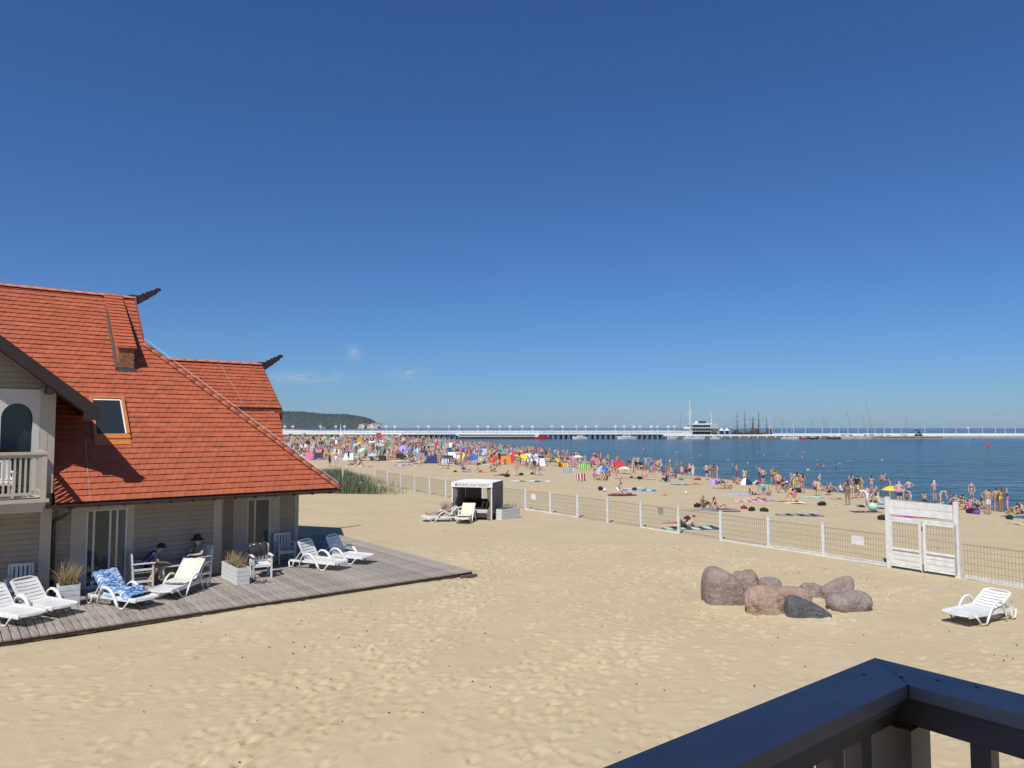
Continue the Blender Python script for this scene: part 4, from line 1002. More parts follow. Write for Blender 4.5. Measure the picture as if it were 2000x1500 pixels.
# boulders round the fire place
def granite(name, c1, c2, dark):
    m = bpy.data.materials.new(name); m.use_nodes = True; n = m.node_tree; L = n.links.new; b = n.nodes['Principled BSDF']; b.inputs['Roughness'].default_value = .85
    tc = n.nodes.new('ShaderNodeTexCoord')
    def nz(s, d): z = n.nodes.new('ShaderNodeTexNoise'); z.inputs['Scale'].default_value = s; z.inputs['Detail'].default_value = d; L(tc.outputs['Object'], z.inputs[0]); return z.outputs[0]
    def mr(x, a, c, lo=0, hi=1): q = n.nodes.new('ShaderNodeMapRange'); L(x, q.inputs[0]); q.inputs[1].default_value = a; q.inputs[2].default_value = c; q.inputs[3].default_value = lo; q.inputs[4].default_value = hi; return q.outputs[0]
    def mx(f, a, c):
        q = n.nodes.new('ShaderNodeMix'); q.data_type = 'RGBA'; L(f, q.inputs[0])
        for i, e in ((6, a), (7, c)):
            if isinstance(e, tuple): q.inputs[i].default_value = (*e, 1)
            else: L(e, q.inputs[i])
        return q.outputs[2]
    col = mx(mr(nz(2.2, 4), .38, .62), c1, c2)
    col = mx(mr(nz(5.5, 5), .50, .70, 0, .65), col, dark)
    col = mx(mr(nz(30, 3), .54, .66, 0, .85), col, dark)
    col = mx(mr(nz(47, 2), .60, .70, 0, .6), col, tuple(min(1, q * 1.7) for q in c2))
    L(col, b.inputs['Base Color'])
    bp = n.nodes.new('ShaderNodeBump'); bp.inputs['Strength'].default_value = .8; bp.inputs['Distance'].default_value = .06; L(nz(9, 7), bp.inputs['Height']); L(bp.outputs[0], b.inputs['Normal']); return m
G1 = granite('pink_grey_granite', (.245, .19, .16), (.31, .24, .205), (.11, .085, .075)); G2 = granite('rosy_granite', (.33, .22, .165), (.40, .285, .22), (.16, .11, .085)); G3 = granite('dark_slate_rock', (.075, .08, .082), (.115, .12, .122), (.045, .045, .045))
def boulder(px0, px1, ytop, ybase, deep, mat, label, seed, rz=0.0, power=2.6, lean=0.0, peak=0.0, back=0.0, facet=0.0):
    rr = random.Random(seed); c = gz((px0 + px1) / 2, ybase - 3, 0); d = c.length
    wd = (px1 - px0) / F * c.y; ht = (ybase - ytop) / F * c.y * .98; c.y += deep / 2 + back; c.x *= 1 + (deep / 2 + back) / c.y * .9
    bm = bmesh.new(); bmesh.ops.create_icosphere(bm, subdivisions=4, radius=1)
    ph = [(Vector((rr.gauss(0, 1), rr.gauss(0, 1), rr.gauss(0, 1))), rr.uniform(0, 6.3)) for _ in range(9)]
    for v in bm.verts:
        n = v.co.normalized(); q = sum(abs(k) ** power for k in n) ** (-1 / power)
        b_ = 1 + sum(math.sin(a.dot(n) * (1.1 + i * .45) + p) * .11 / (1 + i * .55) for i, (a, p) in enumerate(ph))
        if facet: b_ = 1 + sum(round(math.sin(a.dot(n) * 1.6 + p) * 2) / 2 * facet / (1 + i) for i, (a, p) in enumerate(ph[:5]))
        p = n * q * b_; x, y, z = p.x * wd / 2, p.y * deep / 2, p.z
        z = (z * .72 + .28) * ht / 1.0 if z > -.9 else -.3 * ht
        x += lean * z; z += peak * x / wd * max(0, z)
        v.co = (x, y, z * .96)
    me = bpy.data.meshes.new('boulder'); bm.to_mesh(me); bm.free(); me.materials.append(mat); me.polygons.foreach_set('use_smooth', [facet == 0] * len(me.polygons)); me.update()
    zs = [v.co.z for v in me.vertices]; k = ht / max(zs)
    for v in me.vertices: v.co.z *= k
    return tag(link('boulder', me, None, c, rz), label, 'boulder', 'boulders on the sand')
boulder(1376, 1462, 1115, 1190, 1.0, G1, 'largest upright grey-brown boulder at the left of the ring', 1, peak=-.55, lean=-.02)
boulder(1432, 1478, 1127, 1172, .7, G1, 'rounded grey boulder leaning behind the tall left one', 2, back=.55)
boulder(1451, 1535, 1152, 1211, .8, G2, 'rosy pink boulder at the front of the ring', 3)
boulder(1479, 1525, 1134, 1158, .6, G1, 'small low boulder at the back of the ring, left of the gap', 4)
boulder(1495, 1590, 1156, 1192, .7, G2, 'flat rosy slab lying behind the dark rock', 5, power=3.2, back=.2)
boulder(1532, 1621, 1172, 1216, .6, G3, 'dark grey angular rock sloping to the right at the front', 6, facet=.07, peak=-1.15, power=2.6)
boulder(1562, 1606, 1145, 1172, .5, G1, 'small brown boulder at the back of the ring, right of the gap', 7)
boulder(1604, 1662, 1132, 1178, .6, G1, 'tilted brown boulder standing at the back right of the ring', 8, lean=.25, peak=.3)
boulder(1621, 1706, 1162, 1205, .8, granite('pale_grey_granite', (.25, .20, .175), (.31, .26, .23), (.12, .10, .09)), 'broad pale grey boulder at the right end of the ring', 9)

# dune grass at the far end of the fence
gm_ = MB(); rr = random.Random(9)
for _ in range(11000):
    x, y = rr.gauss(-14.5, 2.6), rr.uniform(52.5, 68)
    cx = -14.6 + (60 - y) * .42
    x = cx + rr.gauss(0, 1.5)
    if (Vector((x, y, 0)) - FG).dot(FD.cross(Vector((0, 0, 1)))) > 1.6: continue
    z = gnd(x, y); a = rr.uniform(0, 6.3); L_ = rr.uniform(.45, 1.05) * (1.1 if abs(x - cx) < 1.6 else .7); d = Vector((math.cos(a), math.sin(a), 0)) * L_ * rr.uniform(.15, .5); wv_ = Vector((-d.y, d.x, 0)).normalized() * .012
    p0 = Vector((x, y, z - .02)); p1 = p0 + d * .3 + Vector((0, 0, L_ * .6)); p2 = p0 + d + Vector((0, 0, L_ * .95))
    gm_.add([p0 - wv_, p0 + wv_, p1 - wv_ * .8, p1 + wv_ * .8, p2], [(0, 1, 3, 2), (2, 3, 4)], 0 if rr.random() < .7 else 1)
tag(gm_.build('dune_grass', [M('marram_green', (.095, .125, .07), .85, .3, 3), M('marram_pale', (.21, .21, .115), .85, .3, 3)]), 'clump of grey-green marram grass on the dune behind the roof corner', 'dune grass', kind='stuff')
mp_ = MB(); mp_.box((0, 0, .7), (.09, .09, 1.4)); mp_.box((0, 0, 1.41), (.11, .11, .03))
pq = gz(669, 955, 0); tag(mp_.build('marker_post', WHITE, None, (pq.x, pq.y, gnd(pq.x, pq.y)), .4), 'single white post standing in the dune grass', 'post')

# ---------------------------------------------------------------- people
def base_joints():
    J = {'pelvis': (0, 0, .93, .125), 'belly': (0, 0, 1.09, .115), 'chest': (0, 0, 1.28, .128), 'neck': (.0, 0, 1.45, .055), 'head': (.02, 0, 1.57, .085), 'crown': (.0, 0, 1.65, .078)}
    for s, y in (('L', 1), ('R', -1)):
        J.update({'sh' + s: (-.01, .175 * y, 1.385, .055), 'el' + s: (-.03, .235 * y, 1.12, .042), 'wr' + s: (.06, .225 * y, .89, .030), 'ha' + s: (.09, .215 * y, .80, .032),
                  'hip' + s: (0, .085 * y, .89, .092), 'kn' + s: (.025, .095 * y, .49, .058), 'an' + s: (-.02, .105 * y, .09, .038), 'to' + s: (.12, .12 * y, .035, .034)})
    return J
BONES = [('pelvis', 'belly'), ('belly', 'chest'), ('chest', 'neck'), ('neck', 'head'), ('head', 'crown')]
for s in 'LR': BONES += [('chest', 'sh' + s), ('sh' + s, 'el' + s), ('el' + s, 'wr' + s), ('wr' + s, 'ha' + s), ('pelvis', 'hip' + s), ('hip' + s, 'kn' + s), ('kn' + s, 'an' + s), ('an' + s, 'to' + s)]

def posed(name):
    J = base_joints(); face = Vector((1, 0, 0)); up = Vector((0, 0, 1))
    def put(**k):
        for n, v in k.items(): J[n] = (*v, J[n][3])
    def both(n, x, y, z): J[n + 'L'] = (x, y, z, J[n + 'L'][3]); J[n + 'R'] = (x, -y, z, J[n + 'R'][3])
    if name == 'hips': both('el', -.06, .34, 1.16); both('wr', .02, .21, 1.0); both('ha', .07, .15, .97)
    elif name == 'fold': both('el', .02, .27, 1.13); both('wr', .20, .08, 1.17); both('ha', .22, .0, 1.19); put(haL=(.2, .02, 1.2), haR=(.22, -.03, 1.16))
    elif name == 'wave': put(elL=(.05, .40, 1.45), wrL=(.10, .42, 1.72), haL=(.1, .41, 1.8))
    elif name == 'walk':
        put(knL=(.22, .09, .52), anL=(.26, .10, .13), toL=(.39, .11, .08), knR=(-.06, -.09, .49), anR=(-.32, -.10, .14), toR=(-.22, -.11, .05), elL=(-.14, .24, 1.13), wrL=(-.08, .25, .9), haL=(-.04, .24, .82), elR=(.08, -.25, 1.12), wrR=(.25, -.22, .96), haR=(.32, -.21, .92))
    elif name == 'bend':
        put(belly=(.12, 0, 1.02), chest=(.33, 0, 1.08), neck=(.48, 0, 1.06), head=(.58, 0, 1.0), crown=(.66, 0, .96)); both('sh', .36, .17, 1.05); both('el', .42, .2, .78); both('wr', .45, .16, .54); both('ha', .47, .14, .46); put(pelvis=(-.04, 0, .93)); face = Vector((0, 0, -1)); up = Vector((1, 0, 0))
    elif name == 'sit':
        put(pelvis=(0, 0, .12), belly=(-.05, 0, .27), chest=(-.04, 0, .47), neck=(.02, 0, .63), head=(.07, 0, .74), crown=(.06, 0, .83)); both('sh', -.02, .17, .57); both('el', .15, .26, .43); both('wr', .33, .17, .44); both('ha', .39, .1, .45)
        both('hip', .04, .09, .12); both('kn', .37, .14, .43); both('an', .60, .12, .07); both('to', .73, .13, .04)
    elif name == 'sitback':
        put(pelvis=(0, 0, .11), belly=(-.09, 0, .25), chest=(-.18, 0, .43), neck=(-.2, 0, .60), head=(-.17, 0, .72), crown=(-.19, 0, .81)); both('sh', -.2, .17, .54); both('el', -.36, .25, .32); both('wr', -.44, .27, .07); both('ha', -.40, .29, .04)
        both('hip', .05, .09, .11); both('kn', .46, .11, .14); both('an', .86, .11, .07); both('to', .90, .13, .17); J['knL'] = (.36, .13, .38, .058); J['anL'] = (.60, .12, .07, .038); J['toL'] = (.72, .13, .04, .034)
    elif name == 'cross':
        put(pelvis=(0, 0, .12), belly=(.0, 0, .28), chest=(.03, 0, .48), neck=(.08, 0, .64), head=(.14, 0, .74), crown=(.13, 0, .83)); both('sh', .04, .17, .58); both('el', .12, .27, .36); both('wr', .30, .16, .28); both('ha', .36, .1, .26)
        both('hip', .04, .09, .11); both('kn', .30, .34, .14); put(anL=(.36, -.04, .08), toL=(.32, -.16, .06), anR=(.28, .04, .08), toR=(.24, .16, .06))
    elif name in ('back', 'backknee'):
        put(pelvis=(0, 0, .115), belly=(-.16, 0, .12), chest=(-.36, 0, .125), neck=(-.53, 0, .13), head=(-.66, 0, .14), crown=(-.74, 0, .14)); both('sh', -.45, .17, .11); both('el', -.22, .26, .07); both('wr', .02, .24, .06); both('ha', .1, .22, .06)
        both('hip', .05, .09, .11); both('kn', .45, .12, .12); both('an', .86, .13, .07); both('to', .90, .16, .17); face = Vector((0, 0, 1)); up = Vector((-1, 0, 0))
        if name == 'backknee': both('kn', .32, .12, .42); both('an', .58, .12, .07); both('to', .70, .13, .04); put(elL=(-.62, .34, .1), wrL=(-.74, .14, .1), haL=(-.74, .06, .1))
    elif name in ('prone', 'propped'):
        put(pelvis=(0, 0, .115), belly=(-.17, 0, .12), chest=(-.36, 0, .13), neck=(-.53, 0, .13), head=(-.65, 0, .12), crown=(-.73, 0, .13)); both('sh', -.45, .17, .12); both('el', -.58, .32, .06); both('wr', -.74, .16, .06); both('ha', -.76, .08, .06)
        both('hip', .05, .09, .11); both('kn', .46, .11, .08); both('an', .88, .1, .07); both('to', 1.0, .1, .03); face = Vector((0, 0, -1)); up = Vector((-1, 0, 0))
        if name == 'propped':
            put(chest=(-.32, 0, .25), neck=(-.44, 0, .37), head=(-.50, 0, .48), crown=(-.48, 0, .57)); both('sh', -.39, .17, .31); both('el', -.46, .22, .06); both('wr', -.70, .12, .05); both('ha', -.77, .08, .05); face = Vector((-1, 0, 0)); up = Vector((0, 0, 1))
    elif name == 'kneel':
        put(pelvis=(0, 0, .33), belly=(.05, 0, .48), chest=(.14, 0, .66), neck=(.2, 0, .81), head=(.27, 0, .90), crown=(.27, 0, .99)); both('sh', .16, .17, .76); both('el', .3, .24, .55); both('wr', .45, .14, .40); both('ha', .5, .1, .35)
        both('hip', .0, .09, .31); both('kn', .36, .12, .07); both('an', -.06, .11, .08); both('to', -.18, .11, .04)
    elif name == 'man_chair':                 # leaning forward on a chair, seat at .45
        put(pelvis=(-.02, 0, .56), belly=(.08, 0, .70), chest=(.27, 0, .87), neck=(.40, 0, .97), head=(.50, 0, 1.05), crown=(.50, 0, 1.14)); both('sh', .31, .19, .93); both('el', .42, .23, .66); both('wr', .62, .08, .62); both('ha', .69, .04, .60)
        both('hip', .03, .1, .53); both('kn', .45, .15, .52); put(anL=(.50, .15, .09), toL=(.64, .16, .04), anR=(.12, -.2, .09), toR=(.25, -.22, .04)); put(knR=(.40, -.2, .49)); face = Vector((.8, 0, -.6)).normalized(); up = Vector((.6, 0, .8)).normalized()
    elif name == 'woman_chair':
        put(pelvis=(-.06, 0, .56), belly=(-.09, 0, .72), chest=(-.08, 0, .92), neck=(-.04, 0, 1.09), head=(.02, 0, 1.20), crown=(.01, 0, 1.29)); both('sh', -.07, .17, 1.02); both('el', .05, .25, .78); both('wr', .22, .08, .76); both('ha', .28, .04, .77)
        both('hip', .0, .09, .53); both('kn', .42, .11, .52); both('an', .42, .12, .09); both('to', .55, .13, .04); face = Vector((.9, 0, -.43))
    elif name == 'lounger':                   # reclining on a lounger whose seat is at .38
        put(pelvis=(0, 0, .41), belly=(-.13, 0, .50), chest=(-.27, 0, .63), neck=(-.39, 0, .74), head=(-.46, 0, .84), crown=(-.52, 0, .90)); both('sh', -.31, .17, .70); both('el', -.2, .28, .52); both('wr', .02, .25, .46); both('ha', .1, .22, .46)
        both('hip', .05, .09, .40); both('kn', .45, .12, .42); both('an', .86, .12, .37); both('to', .90, .14, .48)
    return J, face, up

def body(pose, style, sub=1, fingers=False):
    J, face, up = posed(pose); names = list(J); idx = {n: i for i, n in enumerate(names)}
    vs_ = [J[n][:3] for n in names]; rad = [J[n][3] for n in names]; ed = [(idx[a], idx[b]) for a, b in BONES]; bn = list(BONES)
    if style in ('bikini', 'dress', 'onepiece'):
        for n in ('pelvis', 'hipL', 'hipR'): rad[idx[n]] *= 1.06
        for n in ('belly', 'shL', 'shR'): rad[idx[n]] *= .88
        h = Vector(J['head'][:3]); back = -face
        p1 = h + back * .07 - up * .06; p2 = h + back * .085 - up * .2
        for k, (p, r) in enumerate(((p1, .06), (p2, .038))):
            p.z = max(p.z, .06); idx['hair%d' % k] = len(vs_); names.append('hair%d' % k); vs_.append(tuple(p)); rad.append(r)
        ed += [(idx['head'], idx['hair0']), (idx['hair0'], idx['hair1'])]; bn += [('head', 'hair0'), ('hair0', 'hair1')]
    if fingers:
        for s, y in (('L', 1), ('R', -1)):
            w_ = Vector(J['wr' + s][:3]); h = Vector(J['ha' + s][:3]); d = (h - w_).normalized(); sd = d.cross(Vector((0, 0, 1))).normalized() * y; dn = Vector((0, 0, -1))
            for k, (o, L_) in enumerate(((-.030, .065), (-.011, .078), (.010, .074), (.029, .058), (.045, .045))):
                a = h + sd * o + d * (.025 if k < 4 else -.03); b = a + d * L_ * .55 + dn * .012 + (sd * .02 if k == 4 else sd * 0); c = b + d * L_ * .3 + dn * .03
                i0 = len(vs_)
                for q, (p, r) in enumerate(((a, .011), (b, .0095), (c, .008))):
                    nm = 'f%s%d%d' % (s, k, q); names.append(nm); idx[nm] = i0 + q; vs_.append(tuple(p)); rad.append(r)
                ed += [(idx['ha' + s], i0), (i0, i0 + 1), (i0 + 1, i0 + 2)]; bn += [('ha' + s, 'f%s%d0' % (s, k)), ('f%s%d0' % (s, k), 'f%s%d1' % (s, k)), ('f%s%d1' % (s, k), 'f%s%d2' % (s, k))]
    me = bpy.data.meshes.new('skeleton'); me.from_pydata(vs_, ed, []); o = bpy.data.objects.new('skeleton', me); COL.objects.link(o)
    sk = o.modifiers.new('skin', 'SKIN'); sk.use_smooth_shade = True; sk.branch_smoothing = .3
    lay = me.skin_vertices[0].data
    for i, r in enumerate(rad): lay[i].radius = (r, r); lay[i].use_root = (i == 0)
    if sub: s_ = o.modifiers.new('sub', 'SUBSURF'); s_.levels = sub; s_.render_levels = sub
    dg = bpy.context.evaluated_depsgraph_get(); out = bpy.data.meshes.new_from_object(o.evaluated_get(dg)); bpy.data.objects.remove(o); bpy.data.meshes.remove(me)
    P = {n: Vector(vs_[idx[n]]) for n in names}
    segs = [(a, b, P[a], P[b] - P[a], max(1e-6, (P[b] - P[a]).length_squared)) for a, b in bn]
    thigh = {'trunks': .62, 'bikini': .02, 'onepiece': .03, 'shirt': .55, 'dress': .8}[style]; mi = []
    hc = P['head']
    for f in out.polygons:
        c = f.center; best = None
        for a, b, pa, d, l2 in segs:
            t = max(0, min(1, (c - pa).dot(d) / l2)); q = (c - pa - d * t).length_squared
            if best is None or q < best[0]: best = (q, a, b, t)
        _, a, b, t = best; m = 0
        if 'hair' in b: m = 3
        elif b in ('head', 'crown') and a in ('neck', 'head'):
            r = c - hc
            if r.dot(up) * .9 - r.dot(face) * .8 > (.015 if style in ('trunks', 'shirt') else -.005): m = 3
        elif b in ('hipL', 'hipR'): m = 2
        elif a in ('hipL', 'hipR') and t < thigh: m = 2
        elif (a, b) == ('pelvis', 'belly'): m = 2 if t < .35 else (1 if style in ('shirt', 'dress', 'onepiece') else 0)
        elif b == 'chest' or a == 'chest':
            if style in ('shirt', 'dress', 'onepiece'): m = 1 if not (b == 'neck' and t > .7) else 0
            elif style == 'bikini' and (c - P['chest']).dot((P['neck'] - P['belly']).normalized()) < .05 and (c - P['chest']).length < .2 and not (b == 'chest' and t < .72): m = 1
        elif a in ('shL', 'shR') and style == 'shirt' and t < .6: m = 1
        mi.append(m)
    out.name = 'person_' + pose + '_' + style
    out.materials.clear()
    for k in range(4): out.materials.append(SKINS[0])
    out.polygons.foreach_set('material_index', mi); out.polygons.foreach_set('use_smooth', [True] * len(out.polygons)); out.update()
    return out

SKINS = [M('skin_fair', (.55, .385, .305), .55, .08, 8), M('skin_tan', (.45, .28, .20), .55, .08, 8), M('skin_bronze', (.32, .18, .12), .5, .08, 8), M('skin_pink', (.58, .35, .285), .55, .08, 8)]
HAIRS = {'dark': M('hair_dark', (.02, .015, .012), .6, .2), 'brown': M('hair_brown', (.07, .04, .022), .6, .2), 'blond': M('hair_blond', (.34, .24, .11), .6, .2), 'grey': M('hair_grey', (.30, .29, .28), .6, .2)}
CLOTH = {n: M('cloth_' + n, c, .85, .08, 10) for n, c in {'red': (.50, .03, .035), 'navy': (.02, .03, .10), 'blue': (.03, .13, .50), 'black': (.015, .015, .018), 'white': (.72, .72, .70), 'teal': (.02, .33, .35), 'pink': (.62, .12, .28),
         'yellow': (.70, .55, .04), 'green': (.06, .28, .08), 'orange': (.65, .20, .03), 'purple': (.20, .06, .33), 'grey': (.24, .24, .25), 'brown': (.13, .075, .045), 'mint': (.38, .62, .52), 'sky': (.30, .48, .68), 'maroon': (.20, .02, .035), 'striped': (.45, .42, .5)}.items()}
BODY = {}
def get_body(pose, style):
    if (pose, style) not in BODY: BODY[pose, style] = body(pose, style)
    return BODY[pose, style]
LABELS = set()
def person(pos, pose, ang, style, skin, top, bottom, hair, label, group, scale=1.0):
    o = bpy.data.objects.new('person', get_body(pose, style)); COL.objects.link(o)
    o.location = pos; o.rotation_euler = (0, 0, R(ang)); o.scale = (scale,) * 3
    for k, m in enumerate((SKINS[skin], CLOTH.get(top) or SKINS[skin], CLOTH.get(bottom) or SKINS[skin], HAIRS.get(hair) or CLOTH.get(hair) or SKINS[skin])):
        o.material_slots[k].link = 'OBJECT'; o.material_slots[k].material = m
    LABELS.add(label); return tag(o, label, 'person', group)
PV = {'stand': 'standing', 'hips': 'standing with hands on hips', 'fold': 'standing with folded arms', 'wave': 'standing with one arm raised', 'walk': 'walking', 'bend': 'bending down', 'sit': 'sitting with knees drawn up', 'sitback': 'sitting and leaning back',
      'cross': 'sitting cross-legged', 'back': 'lying face up', 'backknee': 'lying with knees bent', 'prone': 'lying face down', 'propped': 'lying propped on elbows', 'kneel': 'kneeling'}
def descr(style, top, bottom, hair):
    h = {'dark': 'dark-haired', 'brown': 'brown-haired', 'blond': 'blond', 'grey': 'grey-haired'}.get(hair, 'bare-headed')
    g = {'trunks': '%s trunks' % bottom, 'bikini': '%s bikini' % bottom, 'onepiece': '%s swimsuit' % bottom, 'shirt': '%s shirt and %s shorts' % (top, bottom), 'dress': '%s beach dress' % top}[style]
    return h, g

# two people at the table on the deck
def deck_person(pose, style, pos, ang, skin, top, bottom, hair, label):
    me = body(pose, style, 2, True); o = bpy.data.objects.new('person', me); COL.objects.link(o); o.location = pos; o.rotation_euler = (0, 0, ang)
    for k, m in enumerate((SKINS[skin], CLOTH[top], CLOTH[bottom], HAIRS[hair])): o.material_slots[k].link = 'OBJECT'; o.material_slots[k].material = m
    return tag(o, label, 'person', 'people on the deck')
mch.rotation_euler = (0, 0, ROT + R(-95)); wch.rotation_euler = (0, 0, ROT + R(118))
man = deck_person('man_chair', 'shirt', W(4.78, 23.86, DZ), ROT + R(-5), 1, 'navy', 'black', 'dark', 'person in a dark blue shirt and black cap leaning forward on a chair')
cp = MB(); cp.ball((.50, 0, 1.115), .115, 14, 0, (1.05, .95, .78)); cp.prism([(.57, -.075, 1.075), (.57, .075, 1.075), (.66, .06, 1.045), (.685, 0, 1.035), (.66, -.06, 1.045)], (0, 0, .012)); cp.build('cap', CLOTH['black'], man, smooth=False)
wom = deck_person('woman_chair', 'shirt', W(6.33, 23.9, DZ), ROT + R(208), 0, 'grey', 'black', 'dark', 'person in a grey top and black sun hat sitting by the wall')
ht = MB(); ht.lathe([(.001, .115), (.06, .112), (.10, .085), (.112, .02), (.12, 0), (.17, -.03), (.20, -.065), (.195, -.07), (.16, -.035), (.11, -.005)], (.01, 0, 1.25), 18); ht.build('sun_hat', CLOTH['black'], wom, smooth=True)
person(L4.location + Vector((.12, 0, .0)), 'lounger', -168, 'trunks', 2, None, 'brown', 'dark', 'tanned person lying on the sun lounger left of the cabana', 'people by the cabana')
cb_in = Matrix.Rotation(-ca, 3, 'Z') @ Vector((.35, 1.55, .46)) + CP
person(cb_in, 'backknee', math.degrees(-ca) - 88, 'trunks', 1, None, 'black', 'dark', 'person with bent bare knees lying on the bed inside the cabana', 'people by the cabana')

